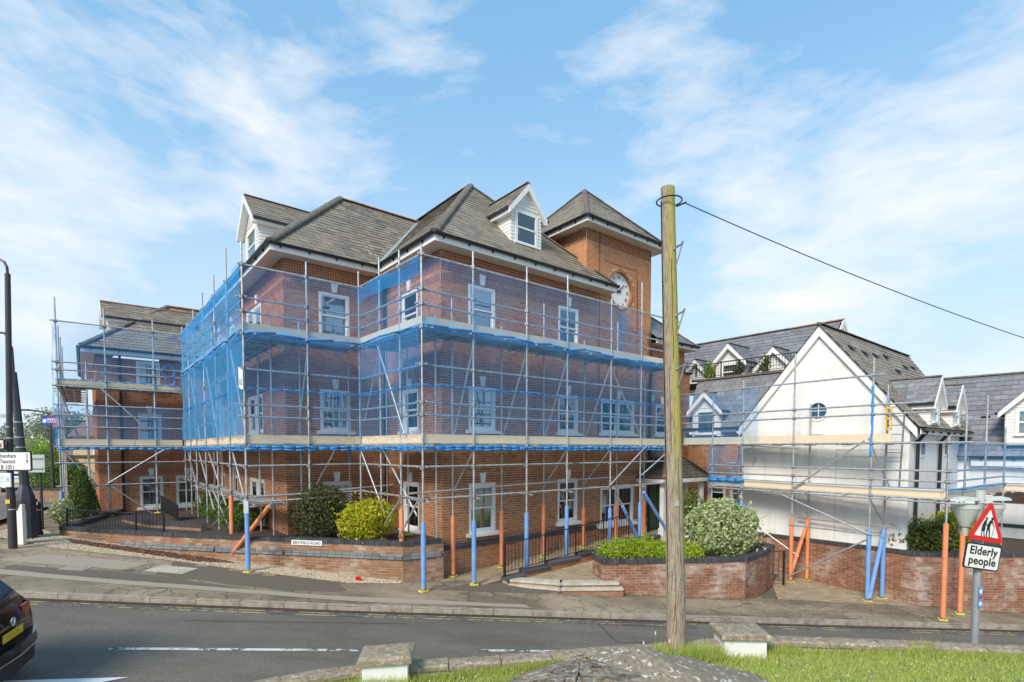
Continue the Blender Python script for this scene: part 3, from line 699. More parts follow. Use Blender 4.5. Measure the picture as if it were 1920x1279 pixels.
offset_strip('centre_line_dash', [(5.2, 10.7), (9.0, 11.4)], -.05, .05, -.094, 'paint_white')
gsheet('road_arrow_marking', [(-7.9, 7.22), (-5.72, 7.74), (-6.0, 7.50), (-6.6, 7.18), (-8.0, 6.85)], -.094, 'paint_white2')
# patches and covers in the pavement
m, t_ = newmat('asphalt_patch_dark'); n_ = noise(t_, 45., 6., .8); c_ = t_.ramp((n_, 0), [(.3, (.085, .067, .050)), (.7, (.20, .163, .124))]); finish(t_, (c_, 0), .85, (n_, 0), .6, .01); M['patch_dark'] = m
m, t_ = newmat('asphalt_patch_pale'); n_ = noise(t_, 45., 6., .8); c_ = t_.ramp((n_, 0), [(.3, (.28, .225, .165)), (.7, (.46, .385, .295))]); finish(t_, (c_, 0), .85, (n_, 0), .6, .01); M['patch_pale'] = m
def wob(pts, amp=.12, n=5):
    out = []
    for i, p in enumerate(pts):
        q = pts[(i+1) % len(pts)]
        for k in range(n): out.append((p[0]+(q[0]-p[0])*k/n+random.uniform(-amp, amp)*(k > 0), p[1]+(q[1]-p[1])*k/n+random.uniform(-amp, amp)*.5))
    return out
gsheet('pavement_patch', wob([(-8.8, 12.9), (-5.4, 12.3), (-4.0, 12.6), (-4.6, 13.6), (-7.0, 14.15), (-9.2, 14.3)]), .004, 'patch_dark')
gsheet('pavement_patch', wob([(-12.2, 12.4), (-9.6, 12.4), (-5.2, 11.9), (-5.6, 12.2), (-9.4, 12.9), (-12.3, 12.9)], .08), .006, 'patch_dark')
gsheet('pavement_patch', wob([(-14.2, 12.2), (-9.0, 11.9), (-3.5, 11.85), (0.5, 12.25), (0.3, 12.5), (-4.5, 12.15), (-10, 12.25), (-14, 12.6)], .05), .008, 'patch_pale')
gsheet('pavement_patch', wob([(-1.9, 13.3), (.9, 13.6), (1.5, 14.6), (-.6, 14.7)], .08), .004, 'patch_dark')
gsheet('pavement_patch', wob([(-13, 13.2), (-9.8, 13.1), (-9.6, 13.9), (-12.6, 14.1)], .1), .004, 'patch_pale')
def on_ground_quad(name, c, w, l, ang, mat, dz=.01):
    X = Vector((math.cos(ang), math.sin(ang), 0)); Y = Vector((-X.y, X.x, 0)); c = Vector((*c, 0)); mb = MB()
    P_ = [c-X*w/2-Y*l/2, c+X*w/2-Y*l/2, c+X*w/2+Y*l/2, c-X*w/2+Y*l/2]; P_ = [G(p.x, p.y, dz-.012) for p in P_]
    mb.prism(P_, (0, 0, .012)); return mb.build(name, mat, kind='structure')
on_ground_quad('inspection_cover', (-8.75, 13.45), 1.0, .62, -.05, 'stone'); on_ground_quad('inspection_cover', (-10.8, 12.95), .6, .4, .05, 'kerb', .012)
for x, y in ((-8.3, 14.05), (-7.3, 13.85), (-6.75, 13.7), (-6.3, 13.6)): on_ground_quad('stopcock_cover', (x, y), .34, .22, .1, 'gravel', .012)

# gravel bed along the low wall
WALL = [(-14.29, 16.6), (-11.2, 15.62), (-8.42, 14.95), (-6.23, 14.48), (-2.87, 13.78), (-1.88, 14.35)]
gsheet('gravel_strip', [(-17.2, 18.5), (-16.4, 15.9), (-12.8, 14.75), (-9.6, 14.35), (-6.5, 13.72), (-4.4, 13.35), (-3.2, 13.45), (-2.87, 13.8), (-6.23, 14.5), (-8.42, 14.97), (-11.2, 15.64), (-14.29, 16.62)], .007, 'gravel')
def scatter(poly, n):
    pts = []; tri = tessellate_polygon([[Vector((x, y, 0)) for x, y in poly]]); A = []
    for f in tri:
        a, b, c = (poly[i] for i in f); A.append(abs((b[0]-a[0])*(c[1]-a[1])-(c[0]-a[0])*(b[1]-a[1])))
    A = np.array(A)/sum(A); pick = rng.choice(len(tri), n, p=A); r1 = np.sqrt(rng.random(n)); r2 = rng.random(n)
    P = np.array([[poly[i] for i in tri[k]] for k in pick]); return (1-r1)[:, None]*P[:, 0]+(r1*(1-r2))[:, None]*P[:, 1]+(r1*r2)[:, None]*P[:, 2]
gp = scatter([(-17, 18.3), (-16.2, 16.0), (-12.8, 14.8), (-9.6, 14.4), (-6.5, 13.75), (-4.2, 13.3), (-2.95, 13.6), (-2.87, 13.8), (-6.23, 14.45), (-8.42, 14.9), (-11.2, 15.6), (-14.29, 16.5)], 22000)
gz = np.array([g(x, y) for x, y in gp]); s_ = rng.uniform(.012, .03, len(gp))
base = np.array([[1, 0, 0], [-1, 0, 0], [0, 1, 0], [0, -1, 0], [0, 0, .8], [0, 0, -.5]])
Vp = np.stack([gp[:, 0], gp[:, 1], gz+.012], 1)[:, None]+base[None]*s_[:, None, None]*rng.uniform(.6, 1.2, (len(gp), 6, 1))
Fp = np.array([(0, 2, 4), (2, 1, 4), (1, 3, 4), (3, 0, 4)]); Fp = (Fp[None]+(np.arange(len(gp))*6)[:, None, None]).reshape(-1, 3)
np_mesh('gravel', Vp.reshape(-1, 3), Fp, 'pebble', kind='stuff')
lp = scatter([(-13.6, 16.0), (-13, 15.5), (-8.6, 14.35), (-7.6, 14.5), (-8.42, 14.85), (-11.2, 15.5)], 3500); lz = np.array([g(x, y)+.03 for x, y in lp])
leaves('fallen_leaves', np.stack([lp[:, 0], lp[:, 1], lz], 1), np.tile([0, 0, 1.], (len(lp), 1)), 'leaf_litter', None, .03, flat=.7, kind='stuff')

# ================================================================== BRICK APARTMENT BUILDING
bld = root('apartment_building', B(0, 0, 0), 'three storey red brick apartment building with square clock tower, wrapped in blue netted scaffolding', 'building')
PB = Pieces('brick', 'brickwork', 'brick', None, bld); PR = Pieces('red_brick', 'red_brickwork', 'brick_red', None, bld, 120); PT = Pieces('tower_brick', 'tower_brickwork', 'brick_tower', None, bld, 120)
PK = Pieces('black_brick', 'black_brickwork', 'brick_blue', None, bld, 60)
wall = MB()
EZ = 9.2
def facade(f, L, holes, z0=-.4, z1=EZ, plinth=.78, bands=(2.60, 5.46, 8.33), tower=False, top=True, circle=None, P=None, z_from=None):
    P = P or PB
    zz0 = z0 if z_from is None else z_from
    wallface(wall, f, 0, L, zz0, z1, holes)
    cuts = [zz0]
    lo = zz0
    if z_from is None:
        bricks(P, f, 0, L, z0, plinth-.06, holes); lo = plinth+.09
        bricks(PR, f, 0, L, lo, lo+.15, holes, 'soldier'); lo += .15
    top0 = z1-.55 if top else z1
    for b in bands:
        if b > lo+.1 and b < top0:
            bricks(P, f, 0, L, lo, b, holes, circle=circle); bricks(PR, f, 0, L, b, b+.225, holes, 'soldier'); lo = b+.225
    bricks(P, f, 0, L, lo, top0, holes, circle=circle)
    if top: bricks(PR, f, 0, L, top0, z1, holes, 'soldier', circle=circle)
f1 = Fac(0, 0, 'V'); f2 = Fac(0, 3.47, 'U'); f3 = Fac(-3.23, 3.47, 'V'); f4 = Fac(-3.23, 13.9, 'U'); f5 = Fac(-7.43, 13.9, 'V'); f5b = Fac(-7.43, 22, 'U')
ft = Fac(6.5, .04, 'V'); f6 = Fac(9.67, .2, 'V')
LV = ((1.10, 1.47), (4.17, 1.28), (7.04, 1.38))
H1 = []; IN1 = [['blind_cream', 'blind', 'blind'], ['blind', 'curtain', 'curtain']]
for i, (s, w) in enumerate(((.93, .98), (4.57, .96))):
    for j, (z, h) in enumerate(LV):
        H1.append(window(bld, f1, s, z, w, h, inner=[['blind_cream', 'curtain', 'blind'], ['blind', 'blind', 'curtain']][i][j], part=[[1, .8, 1], [.6, .7, .9]][i][j]))
facade(f1, 6.5, H1)
H2 = [window(bld, f2, 1.17, z, 1.0, h, inner=('blind_cream', 'curtain', 'curtain')[j], part=(1, .6, .9)[j]) for j, (z, h) in enumerate(LV)]
facade(f2, 3.47, H2)
H3 = [window(bld, f3, 1.03, z, .96, h, inner=('blind', 'curtain', 'blind')[j], part=(.4, .8, 1)[j]) for j, (z, h) in enumerate(LV)]
facade(f3, 3.23, H3)
H4 = []
for s in (6.05, 7.05): H4 += [window(bld, f4, s, z, .93, h, inner='curtain2' if j == 0 else 'curtain', key=(s > 7), part=.9) for j, (z, h) in enumerate(LV)]
for s in (.9, 3.3): H4 += [window(bld, f4, s, z, .8, h, inner='curtain', part=.7) for j, (z, h) in enumerate(LV)]
facade(f4, 10.43, H4)
H5 = [window(bld, f5, s, z, w, h, inner='curtain', part=.95, key=k) for s, z, w, h, k in ((1.33, 1.17, .82, 1.3, True), (2.62, 1.17, .82, 1.3, True), (1.33, 3.93, .82, 1.15, True), (1.33, 6.2, .82, 1.05, False))]
facade(f5, 4.2, H5, z1=7.3, bands=(2.6, 5.35)); facade(f5b, 8.1, [], z1=7.3, bands=(2.6, 5.35))
HT = []
for s in (.28, 1.24): HT += [window(bld, ft, s, .80, .95, 1.42, inner='blind' if s > 1 else 'curtain', key=False, part=1.), window(bld, ft, s, 4.2, .95, 1.22, inner='curtain', key=False, part=.9)]
mb = MB(); mb.prism([ft.p(1.16, 0, 5.48), ft.p(1.32, 0, 5.48), ft.p(1.36, 0, 5.8), ft.p(1.12, 0, 5.8)], ft.Y*-.05); mb.build('keystone', 'white', bld)
facade(ft, 3.17, HT, z1=8.3, bands=(2.6, 5.46), top=False)
# tower shaft above the roof
ftt = Fac(5.98, .04, 'V'); ftl = Fac(5.98, 3.75, 'U')
CX, CZ, CR = 1.86, 9.52, .66
wallface(wall, ftt, .52, 3.69, 8.3, 8.8); 
bricks(PT, ftt, .52, 3.69, 8.3, 8.8)
# front with round clock opening: mortar face as a ring
def disc_face(mb, f, s0, s1, z0, z1, c, r, n=40):
    pts = []
    for i in range(n):
        a = 2*math.pi*i/n; dx, dz = math.cos(a), math.sin(a); k = min((s1-c[0])/dx if dx > 1e-9 else (s0-c[0])/dx if dx < -1e-9 else 1e9, (z1-c[1])/dz if dz > 1e-9 else (z0-c[1])/dz if dz < -1e-9 else 1e9)
        pts.append((f.p(c[0]+dx*r, 0, c[1]+dz*r), f.p(c[0]+dx*k, 0, c[1]+dz*k)))
    for i in range(n):
        a, b = pts[i], pts[(i+1) % n]; mb.add([a[0], a[1], b[1], b[0]], [(0, 1, 2, 3)])
    for (sx, zx) in ((s0, z0), (s1, z0), (s1, z1), (s0, z1)):
        pass
disc_face(wall, ftt, .0, 3.69, 8.8, 11.42, (CX, CZ), CR)
for a, b, c, d in ((0, .5, 11.0, 11.42), (3.2, 3.69, 11.0, 11.42), (0, .4, 8.8, 9.2), (3.3, 3.69, 8.8, 9.2)): wall.add([ftt.p(a, .002, c), ftt.p(b, .002, c), ftt.p(b, .002, d), ftt.p(a, .002, d)], [(0, 1, 2, 3)])
bricks(PT, ftt, 0, 3.69, 8.8, 10.95, circle=(CX, CZ, CR+.11)); bricks(PR, ftt, 0, 3.69, 10.95, 11.42, (), 'soldier')
wallface(wall, ftl, 0, 3.71, 8.9, 11.42); bricks(PT, ftl, 0, 3.71, 8.9, 10.95); bricks(PR, ftl, 0, 3.71, 10.95, 11.42, (), 'soldier')
for q in ([B(9.67, .04), B(9.67, 3.75)], [B(9.67, 3.75), B(5.98, 3.75)]):
    wall.add([q[0]+Z*5, q[1]+Z*5, q[1]+Z*11.42, q[0]+Z*11.42], [(0, 1, 2, 3)])
# projecting brick frame, movement joint
mb = MB()
for a, b, c, d in ((.95, 2.78, 10.42, 10.50), (2.70, 2.78, 8.1, 10.42)): mb.box(ftt.p(a, -.028, c), ftt.X*(b-a), ftt.Y*.02, Z*(d-c))
mb.build('brick_label_moulding', 'brick', bld)
mb = MB()
for x in (.66,): mb.box(ftt.p(x, -.016, 4.0), ftt.X*.018, ftt.Y*.012, Z*7.4)
mb.box(ftt.p(2.84, -.016, 5.9), ftt.X*.018, ftt.Y*.012, Z*4.2)
mb.build('movement_joint', 'gutter', bld)
# clock
mb = MB(); n = 44
for i in range(n):
    a0, a1 = 2*math.pi*i/n, 2*math.pi*(i+.86)/n
    q = [ftt.p(CX+math.cos(a)*r, -.014, CZ+math.sin(a)*r) for a, r in ((a0, CR-.0), (a1, CR-.0), (a1, CR+.10), (a0, CR+.10))]
    mb.prism(q, ftt.Y*.3)
mb.build('brick_ring', 'brick', bld)
ck = MB(); q = [ftt.p(CX+math.cos(2*math.pi*i/48)*(CR+.02), .12, CZ+math.sin(2*math.pi*i/48)*(CR+.02)) for i in range(48)]; ck.prism(q, ftt.Y*.05)
clock = ck.build('clock_face', 'dial', bld)
for i, nmr in enumerate(['XII', 'I', 'II', 'III', 'IIII', 'V', 'VI', 'VII', 'VIII', 'IX', 'X', 'XI']):
    a = R(90-30*i); X = ftt.X*math.sin(a)-Z*math.cos(a); up = ftt.X*math.cos(a)+Z*math.sin(a)
    lettering('numeral', nmr, .17, 'sign_black', clock, txtmat(ftt.p(CX+math.cos(a)*.46, .116, CZ+math.sin(a)*.46)-WO[bld.name]-up*.0, X, up, -ftt.Y), 'CENTER', .002, .001)
for ang, L, w, nm in ((R(42), .44, .035, 'minute_hand'), (R(172), .30, .045, 'hour_hand')):
    d = ftt.X*math.cos(ang)+Z*math.sin(ang); nn = ftt.X*-math.sin(ang)+Z*math.cos(ang); c = ftt.p(CX, .09, CZ)
    mb = MB(); mb.prism([c-d*.14-nn*w*.7, c-d*.14+nn*w*.7, c+d*L*.8+nn*w*.5, c+d*L, c+d*L*.8-nn*w*.5], ftt.Y*.008); mb.build(nm, 'sign_black', clock)
# F6 and the corner
H6 = [window(bld, f6, .62, 4.2, .9, 1.22, inner='curtain', part=.8)]
facade(f6, 3.06, H6, z0=.0, z1=6.85, plinth=.2, bands=(2.6, 5.46), top=False)
wallface(wall, f6, 0, 2.62, 6.85, 7.9); bricks(PB, f6, 0, 2.62, 6.85, 7.9)
f6r = Fac(12.3, .2, 'V')
wall.build('wall', 'mortar', bld)
# black plinth course
mb = MB()
for f, L in ((f1, 6.5), (f2, 3.47), (f3, 3.23), (f4, 10.43), (f5, 4.2)):
    mb.prism([f.p(-.05, 0, .72), f.p(-.05, -.055, .72), f.p(-.05, -.055, .78), f.p(-.05, -.012, .865), f.p(-.05, 0, .865)], f.X*(L+.05))
mb.build('plinth_course', 'brick_blue', bld)
# door, green, under the porch
mb = MB(); mb.box(f6.p(.15, -.03, .3), f6.X*1.0, f6.Y*.05, Z*2.0); dr = mb.build('door', 'door', bld)
mb = MB()
for a, b, c, d in ((.27, .57, .5, 1.1), (.73, 1.03, .5, 1.1), (.27, .57, 1.3, 2.1), (.73, 1.03, 1.3, 2.1)): mb.box(f6.p(a, -.045, c), f6.X*(b-a), f6.Y*.02, Z*(d-c))
mb.build('door_panel', 'door', dr)
mb = MB(); mb.tube(f6.p(1.05, -.05, 1.3), f6.p(1.05, -.1, 1.3), .03); mb.build('door_handle', 'chrome', dr)
# vents, alarm box
for f, s, z in ((ft, 2.74, 2.75), (f6, .28, 5.55)):
    mb = MB(); mb.box(f.p(s, -.03, z), f.X*.24, f.Y*.03, Z*.24); v = mb.build('air_vent', 'sign_white', bld); mb = MB()
    for k in range(4): mb.box(f.p(s+.02, -.036, z+.03+k*.052), f.X*.2, f.Y*.006, Z*.02)
    mb.build('vent_slot', 'gutter', v)

# ---- roofs
PS = Pieces('roof_slate', 'roof_slates', 'slate', None, bld)
under = MB()
def roof(poly, P=PS, w=.30, h=.21, t_lo=.024, under_=None):
    pts = [B(*p) for p in poly]
    (under_ or under).add([p-Z*.02 for p in pts], [tuple(range(len(pts)))])
    tiles(P, pts, w, h, .009, t_lo, .008, .5, .003)
E1 = 9.42; S2 = math.sqrt(.5)
roof([(-.45, -.45, E1), (7.0, -.45, E1), (3.28, 3.28, 13.15)])
roof([(-.45, 3.02, E1), (-.45, -.45, E1), (3.28, 3.28, 13.15), (3.28, 6.3, 13.15), (2.83, 6.3, 12.7)])
roof([(-3.68, 3.02, E1), (-.45, 3.02, E1), (2.83, 6.3, 12.7), (-.4, 6.3, 12.7)])
roof([(-3.68, 14, E1), (-3.68, 3.02, E1), (-.4, 6.3, 12.7), (-.4, 14, 12.7)])
under.add([B(*p) for p in ((7, -.45, E1), (7, 12, E1), (3.28, 12, 13.13), (3.28, 3.28, 13.13))], [(0, 1, 2, 3)])
under.add([B(*p) for p in ((3.28, 6.3, 13.13), (3.28, 12, 13.13), (2.83, 12, 12.7), (2.83, 6.3, 12.7))], [(0, 1, 2, 3)])
under.add([B(*p) for p in ((-.4, 6.3, 12.68), (2.83, 6.3, 12.68), (2.83, 12, 9.4), (-.4, 12, 9.4))], [(0, 1, 2, 3)])
PST = Pieces('tower_slate', 'tower_slates', 'slate', None, bld, 120)
TZ = 11.55; TA = (7.83, 1.9, 13.85); TC = [(5.56, -.37), (10.1, -.37), (10.1, 4.17), (5.56, 4.17)]
for i in (0, 3): a, b = TC[i], TC[(i+1) % 4]; roof([(*a, TZ), (*b, TZ), TA], PST)
for i in (1, 2): under.add([B(*TC[i], TZ), B(*TC[(i+1) % 4], TZ), B(*TA)], [(0, 1, 2)])
K5 = .83; Z5 = 7.6; a5, b5 = -7.85, 13.45; D5 = 3.2
roof([(a5, b5, Z5), (-3.6, b5, Z5), (-3.6+2, b5+D5, Z5+K5*D5), (a5+D5, b5+D5, Z5+K5*D5)])
roof([(a5, 24, Z5), (a5, b5, Z5), (a5+D5, b5+D5, Z5+K5*D5), (a5+D5, 24, Z5+K5*D5)])
under.add([B(a5+D5, b5+D5, Z5+K5*D5-.02), B(-1.6, b5+D5, Z5+K5*D5-.02), B(-1.6, 22, Z5), B(a5+D5, 22, Z5)], [(0, 1, 2, 3)])
PSG = Pieces('grey_slate', 'grey_slates', 'slate_grey', None, bld, 120)
roof([(9.67, -.25, 7.98), (12.55, -.25, 7.98), (9.67, 2.6, 10.6)], PSG)
under.add([B(12.55, -.25, 7.98), B(12.55, 4, 7.98), B(9.67, 4, 10.6), B(9.67, 2.6, 10.6)], [(0, 1, 2, 3)])
under.build('roof_underlay', 'under', bld)
rt_ = lambda p, q, mat='ridge', r=.11: ridge_tiles(bld, B(*p)+Z*.03, B(*q)+Z*.03, mat, r)
rt_((-.45, -.45, E1), (3.28, 3.28, 13.15), r=.13); rt_((7.0, -.45, E1), (3.28, 3.28, 13.15), r=.10); rt_((3.28, 3.28, 13.15), (3.28, 12, 13.15))
rt_((-3.68, 3.02, E1), (-.4, 6.3, 12.7), r=.15); rt_((-.4, 6.3, 12.7), (2.83, 6.3, 12.7), 'ridge_red')
for i in range(4): rt_((*TC[i], TZ), TA, r=.09)
rt_((a5, b5, Z5), (a5+D5, b5+D5, Z5+K5*D5), r=.13); rt_((a5+D5, b5+D5, Z5+K5*D5), (-1.6, b5+D5, Z5+K5*D5), 'ridge_red')
rt_((12.55, -.25, 7.98), (9.67, 2.6, 10.6), 'ridge_red', .08)
mb = MB(); mb.tube(B(-.4, 3.05, 9.47), B(-.4, 6.2, 12.63), .022); mb.build('lead_seam', 'ridge', bld)
mb = MB(); mb.prism([B(-.5, 3.02, 9.47), B(-.4, 2.95, 9.47), B(2.9, 6.26, 12.73), B(2.78, 6.3, 12.73)], (0, 0, .02)); mb.build('lead_valley', 'galv', bld)
# small roof vents
for a, b in ((1.9, 4.9),): mb = MB(); z = E1+b-3.02; mb.box(B(a, b, z+.03), U*.3, (V_+Z)*.12, Z*.06); mb.build('roof_vent', 'gutter', bld)

# eaves: soffit, fascia, gutter
def eaves(parent, pts, inner, z, drop=.2, closed=False, fas='white', sof='soffit'):
    """pts outer corners, inner matching wall corners (a,b)"""
    n = len(pts)
    for i in range(n-1):
        p, q, pi, qi = B(*pts[i]), B(*pts[i+1]), B(*inner[i]), B(*inner[i+1])
        mb = MB(); mb.add([p+Z*(z-drop), q+Z*(z-drop), qi+Z*(z-drop), pi+Z*(z-drop)], [(0, 1, 2, 3)]); mb.build('soffit', sof, parent)
        out = (p-pi+q-qi); d = (q-p).normalized(); nn = d.cross(Z).normalized(); nn = nn if nn.dot(out) > 0 else -nn
        mb = MB(); mb.box(p+Z*(z-drop-.012)-nn*.01, q-p, nn*.028, Z*(drop)); mb.build('fascia', fas, parent)
        e = nn*.07; mb = MB(); m_ = 7
        prof = [(math.cos(math.pi+math.pi*k/m_)*.06, math.sin(math.pi+math.pi*k/m_)*.065) for k in range(m_+1)]
        ext = .04
        vs = [c+nn*(.082+x)+Z*(z-.005+y) for c in (p-d*ext, q+d*ext) for x, y in prof]
        mb.add(vs, [(k, k+1, m_+2+k, m_+1+k) for k in range(m_)]+[tuple(range(m_+1)), tuple(range(m_+1, 2*m_+2))]); mb.box(p+nn*.018+Z*(z-.012)-d*ext, (q-p)+d*2*ext, nn*.13, Z*.014)
        gobj = mb.build('gutter', 'gutter', parent)
        L = (q-p).length; k = int(L/.9)
        for j in range(k+1): mb = MB(); mb.box(p+d*(L*(j+.3)/(k+1))+nn*.014+Z*(z-.12), d*.03, nn*.06, Z*.1); mb.build('gutter_bracket', 'gutter', parent)
eaves(bld, [(-3.68, 14), (-3.68, 3.02), (-.45, 3.02), (-.45, -.45), (7.0, -.45), (7.0, .04)], [(-3.23, 14), (-3.23, 3.47), (0, 3.47), (0, 0), (6.5, 0), (6.5, .04)], E1-.02)
eaves(bld, [(5.56, 4.17), (5.56, -.37), (10.1, -.37), (10.1, 4.17)], [(5.98, 3.75), (5.98, .04), (9.67, .04), (9.67, 3.75)], TZ-.02, .17)
eaves(bld, [(a5, 24), (a5, b5), (-3.4, b5)], [(-7.43, 24), (-7.43, 13.9), (-3.4, 13.9)], Z5-.02)
eaves(bld, [(9.67, -.25), (12.55, -.25), (12.55, 3)], [(9.67, .2), (12.3, .2), (12.3, 3)], 7.96, .17)
# downpipes
def pipe(parent, pts, r=.045, name='downpipe', mat='gutter'):
    mb = MB(); mb.path(pts, r, 8)
    for p in pts[1:-1]: mb.tube(p-Z*.04, p+Z*.04, r*1.25)
    return mb.build(name, mat, parent, smooth=False)
pipe(bld, [B(-.5, 3.1, 9.33), B(-.16, 3.35, 8.95), B(-.08, 3.38, 8.8), B(-.08, 3.38, .9)])
pipe(bld, [B(9.55, -.06, 8.2), B(9.55, -.06, .35)]); pipe(bld, [B(9.8, .1, 7.7), B(9.8, .1, .35)])
pipe(bld, [B(-6.65, 13.5, 7.5), B(-6.65, 13.83, 7.2), B(-6.65, 13.83, .9)])
pipe(bld, [B(-3.3, 13.75, 9.2), B(-3.3, 13.8, .9)])

# dormers -------------------------------------------------------------
def dormer(parent, o, X, Y, w, zb, ze, zp, depth, slat='slate', wz=None, ww=.62, oh=.16, back=None, verge=.12, base=None, inner='curtain', gutter=True, P=None, rdg='ridge', sil=.12):
    """o: point under the middle of the front face (z=0), X right, Y into the roof"""
    o = Vector((o.x, o.y, 0)); h = w/2; f = Fac.__new__(Fac); f.o = o; f.X = X; f.Y = Y
    fy = 0
    mb = MB(); wx0, wx1 = -ww/2, ww/2; wz = wz or (zb+sil, ze-.03)
    d = link('dormer', None, parent); d.empty_display_size = .2; WO[d.name] = WO[parent.name]
    # front wall round the window, cheeks
    mb = MB()
    for a, b, c, e in ((-h, wx0, zb, ze), (wx1, h, zb, ze), (wx0, wx1, zb, wz[0]), (wx0, wx1, wz[1], ze)):
        if b-a > .001 and e-c > .001: mb.box(f.p(a, 0, c), X*(b-a), Y*.05, Z*(e-c))
    mb.prism([f.p(-h, 0, ze), f.p(h, 0, ze), f.p(0, 0, zp)], Y*.05)
    for s in (-1, 1): mb.add([f.p(s*h, 0, zb-.3), f.p(s*h, depth, zb-.3), f.p(s*h, depth, ze), f.p(s*h, 0, ze)], [(0, 1, 2, 3)])
    mb.build('dormer_wall', 'board_white', d)
    # weatherboards
    mb = MB(); k = .11; z = zb
    while z < ze-.02:
        zt = min(z+k, ze)
        for a, b in ((-h, wx0-.07), (wx1+.07, h)):
            if b-a > .03: mb.prism([f.p(a, -.001, z), f.p(a, -.022, z), f.p(a, -.006, zt), f.p(a, -.001, zt)], X*(b-a))
        for s in (-1, 1):
            y0 = 0; mb.prism([f.p(s*(h+.001), y0, z), f.p(s*(h+.022), y0, z), f.p(s*(h+.006), y0, zt), f.p(s*(h+.001), y0, zt)], Y*depth)
        z += k
    z = ze+.02
    while z < zp-.08:
        half = h*(zp-z)/(zp-ze)*.97; half2 = h*(zp-z-k)/(zp-ze)*.97
        if half2 > .02: mb.prism([f.p(-half2, -.001, z), f.p(-half2, -.022, z), f.p(-half2, -.006, z+k), f.p(-half2, -.001, z+k)], X*2*half2)
        z += k
    mb.build('weatherboard', 'board_white', d, kind='stuff')
    # window (sub parts hang under the dormer)
    fr = .055; a, b, c, e = wx0, wx1, wz[0], wz[1]
    mb = MB()
    for q in ((a-.05, a+fr, c, e), (b-fr, b+.05, c, e), (a+fr, b-fr, e-fr, e+.04), (a+fr, b-fr, c, c+fr), (a+fr, b-fr, (c+e)/2-.025, (c+e)/2+.025)): mb.box(f.p(q[0], -.03, q[2]), X*(q[1]-q[0]), Y*.06, Z*(q[3]-q[2]))
    mb.box(f.p(a-.08, -.08, c-.045), X*(b-a+.16), Y*.08, Z*.045)
    mb.build('window_frame', 'white', d)
    mb = MB(); mb.box(f.p(a+fr, .0, c+fr), X*(b-a-2*fr), Y*.006, Z*(e-c-2*fr)); mb.build('window_pane', 'glass', d)
    mb = MB(); n = 18; vs = []
    for i in range(n+1): vs += [f.p(a+(b-a)*i/n, .09+.015*math.sin(i*1.9), c), f.p(a+(b-a)*i/n, .09+.015*math.sin(i*1.9), e)]
    mb.add(vs, [(2*i, 2*i+2, 2*i+3, 2*i+1) for i in range(n)]); mb.build('curtain', inner, d)
    # roof: two slopes, verge boards, gutters
    sl = (zp-ze)/h; ov = oh; pz = zp+.06; ez = pz-sl*(h+ov)
    pp = P or PS
    for s in (-1, 1):
        pe = [f.p(s*(h+ov), -verge, ez), f.p(s*(h+ov), depth, ez), f.p(0, depth+.0, pz), f.p(0, -verge, pz)]
        mbb = MB(); mbb.prism([p-Z*.05 for p in pe], (0, 0, .045)); mbb.build('dormer_roof_board', 'under', d)
        tiles(pp, pe, .28, .17, .006, .024, .01, .5, .002)
        dd = (pe[3]-pe[0]).normalized()
        mbb = MB(); mbb.prism([pe[0]-Z*.2, pe[0]-Z*.02, pe[3]-Z*.02, pe[3]-Z*.24], -Y*.03); mbb.build('bargeboard', 'white', d)
        mbb = MB(); mbb.add([pe[0]-Z*.19, pe[3]-Z*.23, pe[3]-Z*.23+Y*verge, pe[0]-Z*.19+Y*verge], [(0, 1, 2, 3)]); mbb.add([pe[0]-Z*.19, pe[0]-Z*.19-X*s*ov, pe[1]-Z*.19-X*s*ov, pe[1]-Z*.19], [(0, 1, 2, 3)]); mbb.box(pe[0]-Z*.19, Y*(depth+verge), X*s*.02, Z*.15); mbb.build('dormer_soffit', 'white', d)
        if gutter:
            mbb = MB(); mbb.box(pe[0]+X*s*.02-Z*.085, Y*(depth+verge), X*s*.08, Z*.075); mbb.build('dormer_gutter', 'gutter', d)
    ridge_tiles(parent, f.p(0, -verge, pz+.02), f.p(0, depth, pz+.02), rdg, .08)
    return d
dormer(bld, B(3.41, .3), U, V_, 1.28, 10.08, 11.3, 12.05, 2.1, ww=.86, wz=(10.2, 11.2), inner='curtain')
mb = MB(); mb.box(B(2.72, .22, 9.98), U*1.4, V_*.1, Z*.12); mb.build('dormer_lead_apron', 'coupler', bld)
dormer(bld, B(-3.15, 7.25), -V_, U, 1.9, 9.95, 11.35, 12.25, 3.2, ww=1.15, wz=(10.1, 11.15), verge=.22)
dormer(bld, B(-6.9, 16.3), -V_, U, 1.9, 8.4, 9.25, 9.95, 3.2, ww=1.0, wz=(8.5, 9.15), verge=.25, rdg='ridge_red')

# ---- porch
po = MB(); fl = [(8.05, -1.7), (12.7, -1.7), (12.7, .2), (8.05, .04)]
po.prism([B(a, b, -.5) for a, b in fl], (0, 0, .8)); po.build('porch_floor', 'stone', bld)
pr0, pr1, pf, pk = 8.85, 12.05, -1.25, .1; PA = [(10.4, .1, 3.85)]
PSD = Pieces('porch_slate', 'porch_slates', 'slate_dark', None, bld, 60)
under2 = MB()
for poly in ([(pr0, pf, 2.5), (pr1, pf, 2.5), (10.45, -.15, 3.75)], [(pr0, .1, 2.5), (pr0, pf, 2.5), (10.45, -.15, 3.75), (10.45, .1, 3.8)], [(pr1, pf, 2.5), (pr1, .1, 2.5), (10.45, .1, 3.8), (10.45, -.15, 3.75)]):
    roof(poly, PSD, .24, .16, under_=under2)
under2.build('porch_roof_underlay', 'under', bld)
for q in ((pr0, pf), (pr1, pf)): rt_((*q, 2.52), (10.45, -.15, 3.78), 'ridge_red', .07)
mb = MB()
